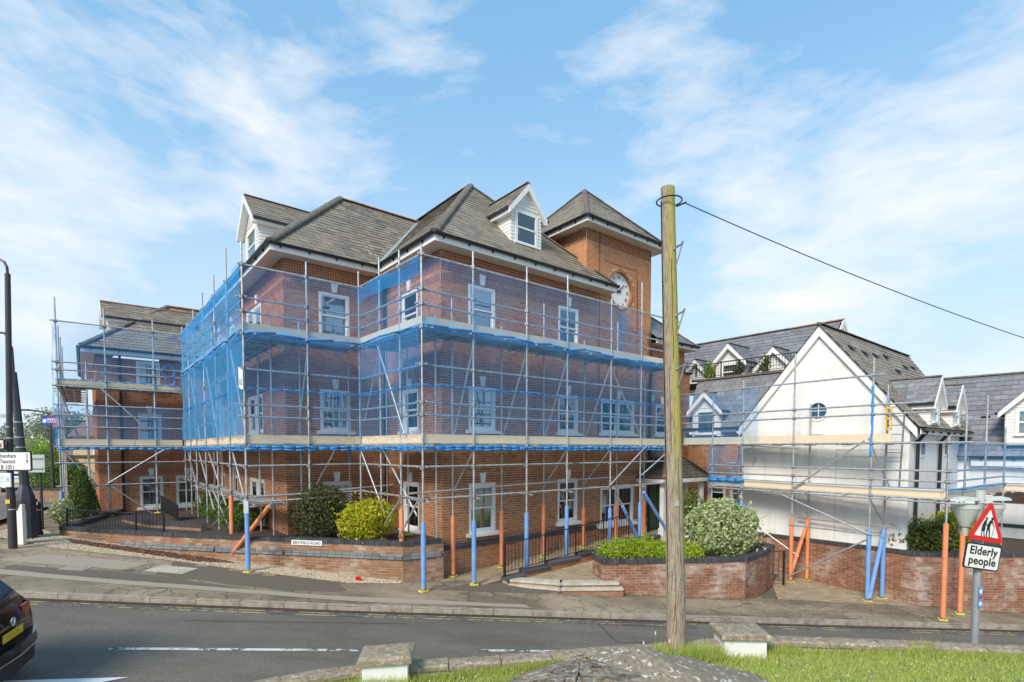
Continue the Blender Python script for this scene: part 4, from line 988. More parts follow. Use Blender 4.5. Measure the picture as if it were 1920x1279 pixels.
for (a, b), (c, d) in (((pr0, .1), (pr0, pf)), ((pr0, pf), (pr1, pf)), ((pr1, pf), (pr1, .1))): mb.box(B(a, b, 2.33), B(c, d)-B(a, b), (U if a == c else V_)*.03, Z*.15)
mb.build('porch_fascia', 'white', bld)
for a, b in ((9.05, -.15), (9.15, -1.0), (11.75, -1.0), (11.95, -.15)):
    mb = MB(); mb.cbox(B(a, b, .3), .17, .17, 2.05, rz=R(39)); mb.cbox(B(a, b, .3), .23, .23, .3, rz=R(39)); mb.build('porch_column', 'white', bld)
mb = MB(); mb.box(B(pr0+.03, pf+.03, 2.30), U*(pr1-pr0-.06), V_*1.3, Z*.03); mb.build('porch_ceiling', 'soffit', bld)

for p in (PB, PR, PT, PK, PS, PST, PSG, PSD): p.done()

# ================================================================== SLATE ROOFED SIDE WING behind (facing the court)
wing = root('side_wing_building', B(12.7, -1), 'red brick side wing with grey slate mansard, white dormers and a railed roof balcony', 'building')
WB = Pieces('brick', 'brickwork', 'brick', None, wing, 60); WR = Pieces('red_brick', 'red_brickwork', 'brick_red', None, wing, 20); WS = Pieces('roof_slate', 'roof_slates', 'slate_grey', None, wing)
fw = Fac(12.7, .2, 'U'); wall = MB()
HW = [window(wing, fw, .95, 1.1, .8, 1.4, inner='blind', part=.5, key=False), window(wing, fw, 1.95, 1.1, .8, 1.4, inner='blind', part=.7, key=False)]
wallface(wall, fw, 0, 4.0, -.4, 4.25, HW); bricks(WB, fw, 0, 4.0, -.4, 2.6, HW); bricks(WR, fw, 0, 4.0, 2.6, 2.825, (), 'soldier'); bricks(WB, fw, 0, 4.0, 2.825, 4.25)
wall.build('wall', 'mortar', wing)
mb = MB(); mb.box(B(11.35, -3.1, 3.02), U*1.4, V_*.08, Z*.07); mb.box(B(12.62, -3.1, 3.02), U*.1, V_*1.6, Z*.07); mb.build('string_course', 'stone', wing)
und = MB()
def wroof(poly, P=WS, w=.36, h=.24): 
    pts = [B(*p) for p in poly]; und.add([p-Z*.02 for p in pts], [tuple(range(len(pts)))]); tiles(P, pts, w, h, .008, .03, .014, .5, .002)
wroof([(12.4, .15, 4.5), (12.4, -4.2, 4.5), (13.3, -4.2, 6.6), (13.3, .15, 6.6)])
mb = MB(); mb.box(B(12.36, -4.0, 4.33), U*.06, V_*4.2, Z*.14); mb.build('fascia', 'white', wing)
mb = MB(); mb.box(B(12.26, -4.0, 4.42), U*.1, V_*4.2, Z*.08); mb.build('gutter', 'gutter', wing)
mb = MB(); mb.box(B(13.2, -4.6, 6.6), U*.3, V_*5.0, Z*.09); mb.build('balcony_coping', 'ridge', wing)
mb = MB(); mb.box(B(13.5, -4.6, 6.5), U*1.9, V_*7.0, Z*.05); mb.build('balcony_floor', 'under', wing)
# upper roof behind the balcony
wroof([(15.0, 3.2, 6.75), (15.0, -4.15, 6.75), (17.2, -4.15, 9.05), (17.2, 3.2, 9.05)])
und.build('roof_underlay', 'under', wing)
mb = MB(); mb.prism([B(15.0, -4.15, 6.6), B(17.2, -4.15, 9.0), B(19.4, -4.15, 6.6)], V_*.3); mb.build('gable_wall', 'brick_red', wing)
mb = MB(); mb.prism([B(14.9, -4.27, 6.5), B(14.9, -4.27, 6.72), B(17.2, -4.27, 9.1), B(17.2, -4.27, 8.85)], V_*.04); mb.prism([B(19.5, -4.27, 6.5), B(19.5, -4.27, 6.72), B(17.2, -4.27, 9.1), B(17.2, -4.27, 8.85)], V_*.04); mb.build('bargeboard', 'white', wing)
ridge_tiles(wing, B(17.2, -4.25, 9.08), B(17.2, -2, 9.08), 'ridge_red'); ridge_tiles(wing, B(17.2, -2, 9.08), B(17.2, 3.2, 9.08), 'ridge')
for b_, zp in ((-.45, 8.3), (-2.45, 7.85), (1.2, 7.8)):
    dormer(wing, B(14.9, b_), -V_, U, 1.35, 6.55, zp-.7, zp, 2.4 if b_ == -.45 else 1.7, P=WS, ww=.7, wz=(6.75, zp-.85), verge=.2, gutter=(b_ == -.45), inner='curtain')
dormer(wing, B(12.35, -.85), -V_, U, 1.25, 4.15, 5.3, 5.95, 1.3, P=WS, ww=.85, wz=(4.25, 5.2), verge=.22, inner='blind')
WB.done(); WR.done(); WS.done()
def railing(parent, p, q, zb, h, name='railing_bar', gap=.11, posts=(0, 1), r=.008, bottom=.08, zb2=None, wsp=.03):
    """bars, rails and posts between two world points; zb2 = height at the far end"""
    p, q = Vector(p), Vector(q); p.z = zb; q.z = zb if zb2 is None else zb2; d = q-p; n = int(d.length/gap)
    for k in posts: c = p+d*k; rod('post', c-Z*.05, c+Z*(h+.04), wsp, 'black', parent)
    rod('top_rail', p+Z*h, q+Z*h, .017, 'black', parent); rod('bottom_rail', p+Z*bottom, q+Z*bottom, .012, 'black', parent)
    for i in range(1, n): c = p+d*(i/n); rod(name, c+Z*bottom, c+Z*h, r, 'black', parent)
rl = root('balcony_railing', B(13.35, -1.5, 6.69), 'black metal railing along the roof balcony between the white dormers', 'railing')
railing(rl, B(13.35, -.9), B(13.35, -4.1), 6.69, .62, posts=(0, .25, .62, .99)); railing(rl, B(13.35, .9), B(13.35, -.9), 6.69, .62, posts=(0,))
railing(rl, B(12.45, .28), B(13.35, .28), 6.87, .5, posts=(0, 1))
mb = MB(); mb.box(B(12.3, .15, 6.85), U*.55, V_*.4, Z*.08); mb.build('parapet_coping', 'gutter', bld)
bush('balcony_plant', B(13.6, -.2, 7.05), (.25, .25, .4), 260, .05, 'leaf_lime', 'lime green potted shrub behind the left end of the balcony railing', 'plant', 'plants on the roof balcony', 3)
bush('balcony_plant', B(13.6, -1.55, 6.95), (.25, .25, .32), 200, .05, 'leaf_dark', 'dark green plant behind the balcony railing left of the middle dormer', 'plant', 'plants on the roof balcony', 4)
bush('balcony_plant', B(13.7, -2.6, 7.05), (.2, .35, .38), 150, .05, 'leaf_mix', 'sparse climbing plant on the balcony railing right of the middle dormer', 'plant', 'plants on the roof balcony', 5)

# ================================================================== WHITE RENDERED BUILDING with the big gable
wh = root('white_building', B(11, -5.7), 'white rendered building with a steep gable, round window and slate roof', 'building')
GS = Pieces('roof_slate', 'roof_slates', 'slate', None, wh); GG = Pieces('grey_slate', 'grey_slates', 'slate_grey', None, wh, 150)
fg = Fac(11, -3.15, 'U'); AP = (2.55, 7.45); GL = 5.05
mb = MB()
# gable wall with the round opening
c0 = (2.53, 4.87); r0 = .28
outl = [(0, .62), (GL, .62), (GL, 4.25), AP, (0, 4.25)]
def ray_to(outl, c, a):
    best = 1e9
    for i in range(len(outl)):
        (x1, y1), (x2, y2) = outl[i], outl[(i+1) % len(outl)]; dx, dy = math.cos(a), math.sin(a); ex, ey = x2-x1, y2-y1; det = dx*-ey+dy*ex
        if abs(det) < 1e-9: continue
        tt = ((x1-c[0])*-ey+(y1-c[1])*ex)/det; uu = (dx*(y1-c[1])-dy*(x1-c[0]))/det
        if tt > 0 and -1e-6 <= uu <= 1+1e-6: best = min(best, tt)
    return best
angs = sorted([2*math.pi*i/40 for i in range(40)]+[math.atan2(y-c0[1], x-c0[0]) % (2*math.pi) for x, y in outl]); ring = []
for a in angs: k = ray_to(outl, c0, a); ring.append((fg.p(c0[0]+math.cos(a)*r0, 0, c0[1]+math.sin(a)*r0), fg.p(c0[0]+math.cos(a)*k, 0, c0[1]+math.sin(a)*k), fg.p(c0[0]+math.cos(a)*r0, .15, c0[1]+math.sin(a)*r0)))
for i in range(len(ring)): a, b = ring[i], ring[(i+1) % len(ring)]; mb.add([a[0], a[1], b[1], b[0]], [(0, 1, 2, 3)]); mb.add([a[0], b[0], b[2], a[2]], [(0, 1, 2, 3)])
gs = Fac(11, -8.2, 'V'); SL = 6.0
mb.add([gs.p(0, 0, .62), gs.p(SL, 0, .62), gs.p(SL, 0, 4.4), gs.p(0, 0, 4.4)], [(0, 1, 2, 3)])
mb.add([fg.p(0, 0, .0), fg.p(0, 1.8, .0), fg.p(0, 1.8, 4.4), fg.p(0, 0, 4.4)], [(0, 1, 2, 3)])
gw = mb.build('gable_wall', 'render', wh)
mb = MB()
for i in range(36):
    a0, a1 = 2*math.pi*i/36, 2*math.pi*(i+1)/36
    mb.prism([fg.p(c0[0]+math.cos(a)*r, -.03, c0[1]+math.sin(a)*r) for a, r in ((a0, r0-.01), (a1, r0-.01), (a1, r0+.06), (a0, r0+.06))], fg.Y*.07)
rw = mb.build('round_window', 'white', wh)
mb = MB(); mb.prism([fg.p(c0[0]+math.cos(2*math.pi*i/32)*r0, .06, c0[1]+math.sin(2*math.pi*i/32)*r0) for i in range(32)], fg.Y*.01); mb.build('window_pane', 'blue_refl_glass', rw)
mb = MB(); mb.box(fg.p(c0[0]-.012, .03, c0[1]-r0), fg.X*.024, fg.Y*.03, Z*2*r0); mb.box(fg.p(c0[0]-r0, .028, c0[1]-.012), fg.X*2*r0, fg.Y*.03, Z*.024); mb.build('glazing_bar', 'white', rw)
# raised render bands and blind panels (recess lines)
mb = MB()
for a, b, c, d in ((.15, 1.9, 3.42, 3.46), (.15, 1.9, 3.62, 3.66), (3.1, 4.9, 3.35, 3.39), (3.1, 4.9, 3.58, 3.62), (3.1, 3.13, .7, 3.6), (1.87, 1.9, .7, 3.44)): mb.box(fg.p(a, -.012, c), fg.X*(b-a), fg.Y*.012, Z*(d-c))
mb.build('render_moulding', 'render_grey', wh)
mb = MB()
for i in range(14):
    a0, a1 = math.pi*i/14, math.pi*(i+1)/14
    mb.prism([fg.p(2.5+math.cos(a)*r, -.02, 3.75+math.sin(a)*r*.55) for a, r in ((a0, .62), (a1, .62), (a1, .68), (a0, .68))], fg.Y*.02)
mb.build('arch_moulding', 'render_grey', wh)
# verge boards on the gable
for s in (0, 1):
    e = (-.12, 4.1) if s == 0 else (GL+.2, 3.95); mb = MB(); kz = .26
    mb.prism([fg.p(e[0], -.12, e[1]), fg.p(e[0], -.12, e[1]+.3), fg.p(AP[0], -.12, AP[1]+.22), fg.p(AP[0], -.12, AP[1]-.14)], fg.Y*.1); mb.build('bargeboard', 'white', wh)
und = MB()
def groof(poly, P=GS, w=.34, h=.21):
    pts = [B(*p) for p in poly]; und.add([p-Z*.02 for p in pts], [tuple(range(len(pts)))]); tiles(P, pts, w, h, .008, .028, .012, .5, .002)
RZ = 7.68
groof([(10.82, -8.45, 4.25), (17.6, -8.45, 4.25), (20.5, -5.7, RZ), (10.82, -5.7, RZ)])
und.add([B(10.82, -2.95, 4.3), B(20, -2.95, 4.3), B(20, -5.7, RZ-.02), B(10.82, -5.7, RZ-.02)], [(0, 1, 2, 3)])
ridge_tiles(wh, B(10.82, -5.7, RZ+.02), B(20.4, -5.7, RZ+.02))
for a_, b_ in ((11.6, -6.3), (12.7, -6.35), (13.9, -6.3), (15.0, -6.7), (15.4, -6.2), (17.0, -6.4), (18.4, -6.3)):
    z = RZ-(abs(b_+5.7))*1.25; mb = MB(); mb.prism([B(a_, b_, z+.03), B(a_+.3, b_, z+.03), B(a_+.3, b_-.16, z-.08), B(a_, b_-.16, z-.08)], (0, 0, .07)); mb.build('roof_vent', 'gutter', wh)
eaves(wh, [(11.02, -8.45), (17.2, -8.45)], [(11.02, -8.2), (17.2, -8.2)], 4.22, .16)
dormer(wh, B(12.62, -8.42), U, V_, 1.05, 4.35, 5.15, 5.78, 1.6, P=GG, ww=.5, wz=(4.45, 5.05), verge=.14)
dormer(wh, B(15.3, -8.42), U, V_, 1.05, 4.35, 5.15, 5.74, 1.6, P=GG, ww=.5, wz=(4.45, 5.05), verge=.14)
pipe(wh, [B(11.55, -8.5, 4.15), B(11.55, -8.28, 3.85), B(11.55, -8.26, .7)], .05); pipe(wh, [B(14.1, -8.5, 4.15), B(14.1, -8.28, 3.85), B(14.1, -8.26, .7)], .05)
for s_ in (1.1, 3.9):
    mb = MB(); mb.box(gs.p(s_, -.02, 3.35), gs.X*.5, gs.Y*.02, Z*.5); fr_ = mb.build('small_window', 'white', wh); mb = MB(); mb.box(gs.p(s_+.07, -.03, 3.45), gs.X*.36, gs.Y*.01, Z*.34); mb.build('window_pane', 'blue_refl_glass', fr_)
for s_ in (3.3, 4.1):          # lancet panels
    mb = MB(); mb.prism([gs.p(s_, -.015, 1.2), gs.p(s_+.3, -.015, 1.2), gs.p(s_+.3, -.015, 2.2), gs.p(s_+.24, -.015, 2.42), gs.p(s_+.15, -.015, 2.55), gs.p(s_+.06, -.015, 2.42), gs.p(s_, -.015, 2.2)], gs.Y*.015); mb.build('lancet_panel', 'render_grey', wh)
# right hand range beyond the gable building
fr = Fac(17, -8.2, 'U'); mb = MB(); mb.add([fr.p(0, 0, .2), fr.p(9, 0, .2), fr.p(9, 0, 3.3), fr.p(0, 0, 3.3)], [(0, 1, 2, 3)]); mb.build('side_wall', 'render', wh)
groof([(16.75, -8.0, 3.35), (16.75, -17.2, 3.35), (19.9, -17.2, 6.5), (19.9, -6.5, 6.5)], GG, .42, .27)
ridge_tiles(wh, B(19.9, -6.6, 6.52), B(19.9, -17.2, 6.52))
eaves(wh, [(16.75, -8.6), (16.75, -17.2)], [(17, -8.6), (17, -17.2)], 3.33, .3)
und.build('roof_underlay', 'under', wh)
dormer(wh, B(16.85, -10.25), -V_, U, 1.6, 3.75, 5.0, 5.85, 2.4, P=GG, ww=1.0, wz=(4.1, 4.95), verge=.2, inner='curtain')
mb = MB(); mb.box(B(18.1, -8.6, 4.78), V_*-.25, U*.1, Z*.06); mb.build('roof_vent', 'gutter', wh)
mb = MB(); mb.box(fr.p(.2, -.03, .9), fr.X*8, fr.Y*.03, Z*.12); mb.build('black_plinth_band', 'brick_blue', wh)
mb = MB(); mb.box(fr.p(1.0, -.03, 1.75), fr.X*7, fr.Y*.03, Z*.4); mb.build('timber_band', 'fence_wood', wh)
# small wall camera, floodlight
cc = MB(); cc.box(fg.p(.42, -.28, 3.22), fg.X*.09, fg.Y*.2, Z*.08); cc.tube(fg.p(.46, -.08, 3.26), fg.p(.46, 0, 3.3), .02); cc.build('security_camera', 'sign_grey', wh)
GS.done(); GG.done()

# ================================================================== WALLS
def brick_wall(name, pts, ztop, zbase, label, mat='brick_wall', thick=.22, coping='brick_blue', closed=False, cat='garden wall', limit=300, mortar='mortar_grey', course=None, cop_h=.11, both=False, group=None, dev=0):
    """free standing brick wall along world xy points (left to right as seen)"""
    w_ = root(name, (pts[0][0], pts[0][1], zbase(*pts[0])), label, cat, group)
    P = Pieces('brick', 'brickwork', mat, None, w_, limit); C = Pieces('coping_brick', 'coping_bricks', coping, None, w_, 300); mb = MB()
    L = list(zip(pts, pts[1:]))
    for i, (p, q) in enumerate(L):
        f = Fac.line(p, q); ln = math.hypot(q[0]-p[0], q[1]-p[1]); zl = zbase(*p)-.15; zr = zbase(*q)-.15
        mb.add([f.p(0, 0, zl), f.p(ln, 0, zr), f.p(ln, 0, ztop-.02), f.p(0, 0, ztop-.02), f.p(0, thick, zl), f.p(ln, thick, zr), f.p(ln, thick, ztop-.02), f.p(0, thick, ztop-.02)],
               [(0, 1, 2, 3), (5, 4, 7, 6), (3, 2, 6, 7), (1, 5, 6, 2), (4, 0, 3, 7)])
        zmin = min(zl, zr); nrow = int(math.ceil((ztop-cop_h-zmin)/.075))
        bricks(P, f, 0, ln, ztop-cop_h-nrow*.075, ztop-cop_h, (), zf=lambda x, zl=zl, zr=zr, ln=ln: zl+(zr-zl)*x/ln-.02, proud=.006, kind='stretcher')
        x = 0
        while x < ln-.02:
            wd = min(.065, ln-x); C.add(f.p(x, -.03, ztop-cop_h), f.X, f.Y, Z, wd, thick+.05, cop_h, wd > .06); x += .075
        if course is not None:
            for k, pr in enumerate((.055, .03)):
                x = 0
                while x < ln-.02:
                    wd = min(.205, ln-x); K_.add(f.p(x, -pr, course+k*.07), f.X, Z, -f.Y*-1, wd, .062, pr+.01, wd > .2) if course > zl+(zr-zl)*x/ln+.12 else None; x += .215
    mb.build('wall_core', mortar, w_); P.done(); C.done(); return w_
dummy = root('course_holder', (0, 0, 0), None, None)
K_ = Pieces('course_brick', 'course_bricks', 'brick_grey', None, dummy, 160)
gzf = lambda x, y: g(x, y)
low = brick_wall('low_garden_wall', WALL, 1.17, gzf, 'long low brick wall with black coping and grey brick band, carrying the BENTFIELD ROAD sign', 'brick_old', course=.70)
K_.parent = low; K_.done(); bpy.data.objects.remove(dummy)
f = Fac.line(WALL[0], (-16.4, 21)); 
low2 = brick_wall('side_garden_wall', [(-17.3, 24.5), (-14.29, 16.6)], 1.17, gzf, 'short end of the brick wall running back beside the bollards', 'brick_old', limit=60)
# street name plate
f = Fac.line(WALL[3], WALL[4]); s0 = .18
sg = root('street_name_sign', f.p(s0+.4, -.03, .95), 'white BENTFIELD ROAD name plate fixed to the low brick wall', 'street sign')
mb = MB(); mb.box(f.p(s0, -.035, .985), f.X*.93, f.Y*.022, Z*.135); mb.build('plate', 'sign_white', sg)
lettering('lettering', 'BENTFIELD ROAD', .105, 'sign_black', sg, txtmat(f.p(s0+.465, -.0365, 1.016)-WO[sg.name], f.X, Z, -f.Y), 'CENTER', .001, .001)
# planting beds behind the low wall
mb = MB(); mb.sheet([Vector((x, y, 1.04)) for x, y in [(WALL[0][0], WALL[0][1]+.1)]+[(p[0], p[1]+.12) for p in WALL[1:]]+[tuple(B(0, 0)[:2]), tuple(B(0, 3.47)[:2]), tuple(B(-3.23, 3.47)[:2]), tuple(B(-3.23, 13.9)[:2]), tuple(B(-7.43, 13.9)[:2]), (-17.3, 24.5)]]); mb.build('planting_bed', 'soil', kind='structure')
# ramp with stepped kerb wall and railing
rp = MB(); rp.prism([B(.4, -1.5, -.5), B(8.1, -1.5, -.5), B(8.1, -.0, -.5), B(.4, -.0, -.5)], (0, 0, .01))
rz = lambda a: -.03+max(0, a-.6)*.052
mb = MB(); mb.add([B(.3, -1.5, rz(.3)-.03), B(.3, .0, rz(.3)-.03), B(8.2, .0, rz(8.0)), B(8.2, -1.5, rz(8.0)), B(.3, -1.5, -.6), B(.3, 0, -.6), B(8.2, 0, -.6), B(8.2, -1.5, -.6)], [(3, 2, 1, 0), (4, 0, 1, 5), (7, 3, 0, 4)]); mb.build('ramp', 'paver_bed', kind='structure')
rw_ = root('ramp_wall', B(3.5, -1.6, -.1), 'low stepped brick edge wall with black coping beside the entrance ramp', 'garden wall')
P = Pieces('brick', 'brickwork', 'brick', None, rw_, 160); mb = MB(); fwl = Fac(1.0, -1.72, 'V')
steps = [(0, .65, .10), (.65, 1.65, .20), (1.65, 2.9, .31), (2.9, 4.3, .40), (4.3, 5.4, .48), (5.4, 7.0, .56)]
for a, b, z in steps:
    mb.box(fwl.p(a, 0, -.6), fwl.X*(b-a), fwl.Y*.2, Z*(z-.04+.6)); nrow = int((z-.09+.6)/.075); bricks(P, fwl, a, b, z-.09-nrow*.075, z-.09, proud=.008)
    c_ = MB(); c_.prism([fwl.p(a-.03, -.04, z-.09), fwl.p(a-.03, -.04, z-.02), fwl.p(a-.03, .0, z+.01), fwl.p(a-.03, .24, z+.01), fwl.p(a-.03, .24, z-.09)], fwl.X*(b-a)); c_.build('coping_stone', 'brick_blue', rw_)
mb.build('wall_core', 'mortar_grey', rw_); P.done()
rr = root('ramp_railing', B(3.5, -1.6, .3), 'black metal railing rising along the entrance ramp in front of the brick facade', 'railing')
railing(rr, B(1.0, -1.62), B(6.35, -1.62), .14, .86, zb2=.56, posts=(0,), gap=.125, r=.009, wsp=.04)
for k in (.28, .52, .76, 1.0): c = B(1.0+5.35*k, -1.62, .14+.42*k); rod('post', c, c+Z*.9, .02, 'black', rr)
# court paving, piece by piece
cz = lambda a, b: -.02+max(0., a-1.2)*.043
court = [(1.15, -1.75), (2.05, -2.95), (3.0, -3.45), (8.1, -3.3), (8.1, -1.72)]
mb = MB(); mb.sheet([B(a, b, cz(a, b)-.02) for a, b in court]); mb.build('court_bed', 'paver_bed', kind='structure')
cr_ = root('court_paving', B(4, -2.6, .1), None, None, kind='structure'); PP = Pieces('paver', 'pavers', 'paver', None, cr_, 300)
tiles(PP, [B(a, b, cz(a, b)-.02) for a, b in court], .2, .1, .008, .02, .02, .5, .0015, ex=None)
tiles(PP, [B(.35, -1.5, rz(.35)-.02), B(8.1, -1.5, rz(8.1)-.0), B(8.1, -.05, rz(8.1)), B(.35, -.05, rz(.35)-.02)], .2, .1, .008, .02, .02, .5, .0015)
PP.done()
st = root('entrance_steps', B(1.9, -2.9, -.15), None, None, kind='structure')
for k, (o_, zt, zb_) in enumerate(((.16, -.07, -.5), (0, .05, -.09))):
    pts = [(1.05-o_*.4, -1.78), (1.85-o_*.6, -2.95-o_*.5), (3.1, -3.9-o_*.9)]
    for (p, q) in zip(pts, pts[1:]):
        P_, Q_ = B(*p), B(*q); d = (Q_-P_); L = d.length; d.normalize(); nin = Z.cross(d); n_ = max(1, round(L/.62))
        for i in range(n_):
            a = P_+d*L*i/n_; b = P_+d*(L*(i+1)/n_-.008); s2 = MB(); s2.prism([a+Z*(zt-.06), b+Z*(zt-.06), b+nin*.34+Z*(zt-.06), a+nin*.34+Z*(zt-.06)], (0, 0, .06)); s2.build('step_slab', 'stone', st)
        s2 = MB(); s2.prism([P_+nin*.03+Z*zb_, Q_+nin*.03+Z*zb_, Q_+nin*.3+Z*zb_, P_+nin*.3+Z*zb_], (0, 0, zt-.062-zb_)); s2.build('step_riser', 'brick_old', st)
    a = B(*pts[1]); s2 = MB(); s2.cbox(a+Z*(zt-.058)+V_*.09+U*.05, .22, .22, .055, rz=.7); s2.build('step_slab', 'stone', st)
# big planter between court and drive
pl = [(2.3, 14.9), (2.45, 14.12), (4.29, 14.22), (5.4, 14.3), (6.45, 14.46), (7.4, 15.3), (8.2, 16.4), (7.9, 17.4)]
brick_wall('brick_planter', pl, .62, gzf, 'large raised brick planter with black coping beside the telegraph pole, full of shrubs', 'brick_wall', cat='planter')
mb = MB(); mb.sheet([Vector((x, y, .55)) for x, y in [(2.4, 15.0), (2.6, 14.25), (6.4, 14.6), (8.0, 16.4), (7.7, 17.6), (4.0, 17.0)]]); mb.build('planter_soil', 'soil', kind='structure')
# retaining wall right of the drive
rt1 = [tuple(B(10.86, -1.9)[:2]), tuple(B(10.86, -4.4)[:2]), tuple(B(10.86, -7.95)[:2]), (11.69, 15.15), (14.0, 15.05), (19, 15.25)]
brick_wall('retaining_wall', rt1, .62, gzf, 'high brick retaining wall with black coping under the white gable building', 'brick_wall', cat='retaining wall')
mb = MB(); mb.sheet([Vector((x, y, .53)) for x, y in [tuple(B(11, -7.95)[:2]), (11.75, 15.3), (19, 15.4), (22, 22), tuple(B(17, -8.2)[:2]), tuple(B(11.0, -8.2)[:2])]]); mb.build('upper_bed', 'soil', kind='structure')
# drive paving
dv = [(7.0, 14.7), (11.55, 15.05), tuple(B(10.8, -7.9)[:2]), tuple(B(10.8, -4.2)[:2]), (8.25, 16.6)]
mb = MB(); mb.sheet([G(x, y, .003) for x, y in dv]); mb.build('drive_bed', 'paver_bed', kind='structure')
dr_ = root('drive_paving', G(9.5, 16), None, None, kind='structure'); PP = Pieces('paver', 'pavers', 'paver', None, dr_, 300)
tiles(PP, [G(x, y, .003) for x, y in dv], .2, .1, .008, .018, .018, .5, .0015, ex=(G(1, 0)-G(0, 0)).normalized()); PP.done()
# steps and gate beyond the planter
sp_ = root('garden_steps', B(9.6, -4.0), None, None, kind='structure')
for i in range(6):
    mb = MB(); mb.box(B(9.0, -4.3+i*.33, -.75), U*1.85, V_*.36, Z*(.17*(i+1))); mb.build('step', 'stone', sp_)
gt = root('garden_gate', B(9.2, -5.0), 'black railing beside the steps at the right end of the brick planter', 'railing')
railing(gt, B(8.9, -5.0), B(9.15, -5.5), -.62, 1.0, gap=.12, posts=(0, 1), wsp=.035); railing(gt, B(9.9, -3.1), B(8.9, -5.0), -.5, 1.0, gap=.16, posts=(0,), wsp=.02)

# ================================================================== SCAFFOLDING
LOG = []
NETV = []
def net(parent, p, q, z0, z1, mat='net', amp=.03, seed=0, sag=.05, name='debris_net'):
    p, q = Vector(p), Vector(q); d = q-p; L = d.length; d.normalize(); n = Vector((d.y, -d.x, 0)); nx = max(4, int(L/.14)); nz = max(2, int((z1-z0)/.2)); q_ = random.Random(seed); ph = [q_.uniform(0, 6) for _ in range(6)]
    mb = MB()
    for j in range(nz+1):
        for i in range(nx+1):
            s = L*i/nx; z = z0+(z1-z0)*j/nz
            w = amp*(math.sin(s*2.1+ph[0]+z*.9)+.6*math.sin(s*5.3+ph[1]-z*1.3)+.5*math.sin(z*3.1+ph[2]+s)+.35*math.sin(s*9+ph[3]+z*4))
            if j == nz: z -= sag*abs(math.sin(s*1.7+ph[4]))
            mb.v.append(tuple(p+d*s+n*(w+.05)+Z*z))
    mb.f = [(j*(nx+1)+i, j*(nx+1)+i+1, (j+1)*(nx+1)+i+1, (j+1)*(nx+1)+i) for j in range(nz) for i in range(nx)]; mb.m = [0]*len(mb.f)
    return mb.build(name, mat, parent, smooth=True)
def net_rope(parent, p, q, z, r=.025, seed=0, amp=.03, name='net_edge', mat='rope', step=.3):
    p, q = Vector(p), Vector(q); d = q-p; L = d.length; d.normalize(); n = Vector((d.y, -d.x, 0)); k = max(2, int(L/step)); q_ = random.Random(seed)
    pts = [p+d*L*i/k+n*(.06+q_.uniform(-.012, .012))+Z*(z+q_.uniform(-amp, amp)) for i in range(k+1)]
    mb = MB(); mb.path(pts, r, 5); return mb.build(name, mat, parent, smooth=True)
def coupler(mb, c, d): mb.cbox(Vector(c)-Z*.045, .10, .10, .09, rz=math.atan2(d.y, d.x)+.6)
class Scaf:
    def __init__(s, name, loc, label): s.r = root(name, loc, label, 'scaffolding'); s.c = MB()
    def std(s, P, foot, top, sleeve=None, plate=True, shigh=1.72, mat='galv', lean=(0, 0)):
        x, y = P.x, P.y; foot = max(foot, g(x, y)+.008)
        if plate: q_ = P-P0; a_, b_ = q_.dot(U), q_.dot(V_); foot = max(foot, rz(a_)+.012) if (a_ > .35 and a_ < 8.1 and -1.5 < b_ < 0) else foot
        rod('standard', (x, y, foot+.02), (x, y, top), .027, mat, s.r)
        if sleeve: rod('foam_sleeve', (x, y, foot+.07), (x, y, foot+shigh), .062, sleeve, s.r)
        if plate:
            mb = MB(); w = .14; t = .028; rz_ = random.uniform(0, 1.5); X = Vector((math.cos(rz_), math.sin(rz_), 0)); Y = Vector((-X.y, X.x, 0)); c = Vector((x, y, foot))
            for sx, sy in ((1, 0), (-1, 0)): mb.box(c+X*(sx*w*.72-t/2)-Y*w*.6, X*t, Y*w*1.2, Z*.03)
            for sy in (1, -1): mb.box(c-X*w*.72+Y*(sy*w*.6-t/2), X*w*1.44, Y*t, Z*.03)
            mb.build('base_plate_cover', 'yellow', s.r); mb = MB(); mb.cbox(c+Z*.002, .15, .15, .012, rz=rz_); mb.build('base_plate', 'galv', s.r)
    def tube(s, p, q, name='ledger', mat='galv', r=.0265, ext=.0):
        p, q = Vector(p), Vector(q); d = (q-p).normalized(); rod(name, p-d*ext, q+d*ext, r, mat, s.r)
    def brace(s, p, q, mat='galv'): s.tube(p, q, 'brace', mat)
    def deck(s, p, q, inward, z, nb=5, th=.04, mat='wood_old', toe=True, toemat='wood', transoms=True, toeh=.22, z_t=0):
        p, q = Vector(p), Vector(q); d = q-p; L = d.length; d.normalize(); n = inward
        for k in range(nb):
            x = 0; first = random.uniform(1.6, 3.9)
            while x < L-.05:
                e = min(L, x+(first if x == 0 else 3.9)); c = n*(.13+k*.235)
                plank('deck_board', p+d*x+c+Z*(z+.02+random.uniform(0, .004)), p+d*(e-.01)+c+Z*(z+.02), .222, th, mat, s.r); x = e
        if transoms:
            m = max(2, int(L/1.1))
            for i in range(m+1): a = p+d*(L*(i+.2)/(m+.4)); s.tube(a-n*.12+Z*(z-.03), a+n*(nb*.235+.15)+Z*(z-.03), 'transom')
        if toe:
            x = 0; first = random.uniform(2.2, 3.9)
            while x < L-.05:
                e = min(L, x+(first if x == 0 else 3.9)); a = p+d*x+n*.05; b = p+d*(e-.012)+n*.05; plank('toe_board', a+Z*(z+.045+toeh/2), b+Z*(z+.045+toeh/2), toeh, .036, toemat if random.random() < .75 else 'wood_light', s.r, up=n); x = e
    def done(s): s.c.build('couplers', 'coupler', s.r, kind='stuff')
sc = Scaf('scaffold', B(2, -1.4), 'galvanised tube scaffold with blue netting and two plank decks round the brick building')
PA_, PBc, PC, PD, PE = B(9.35, -1.4), B(-1.4, -1.4), B(-1.5, 2.12), B(-4.62, 2.12), B(-4.62, 12.5)
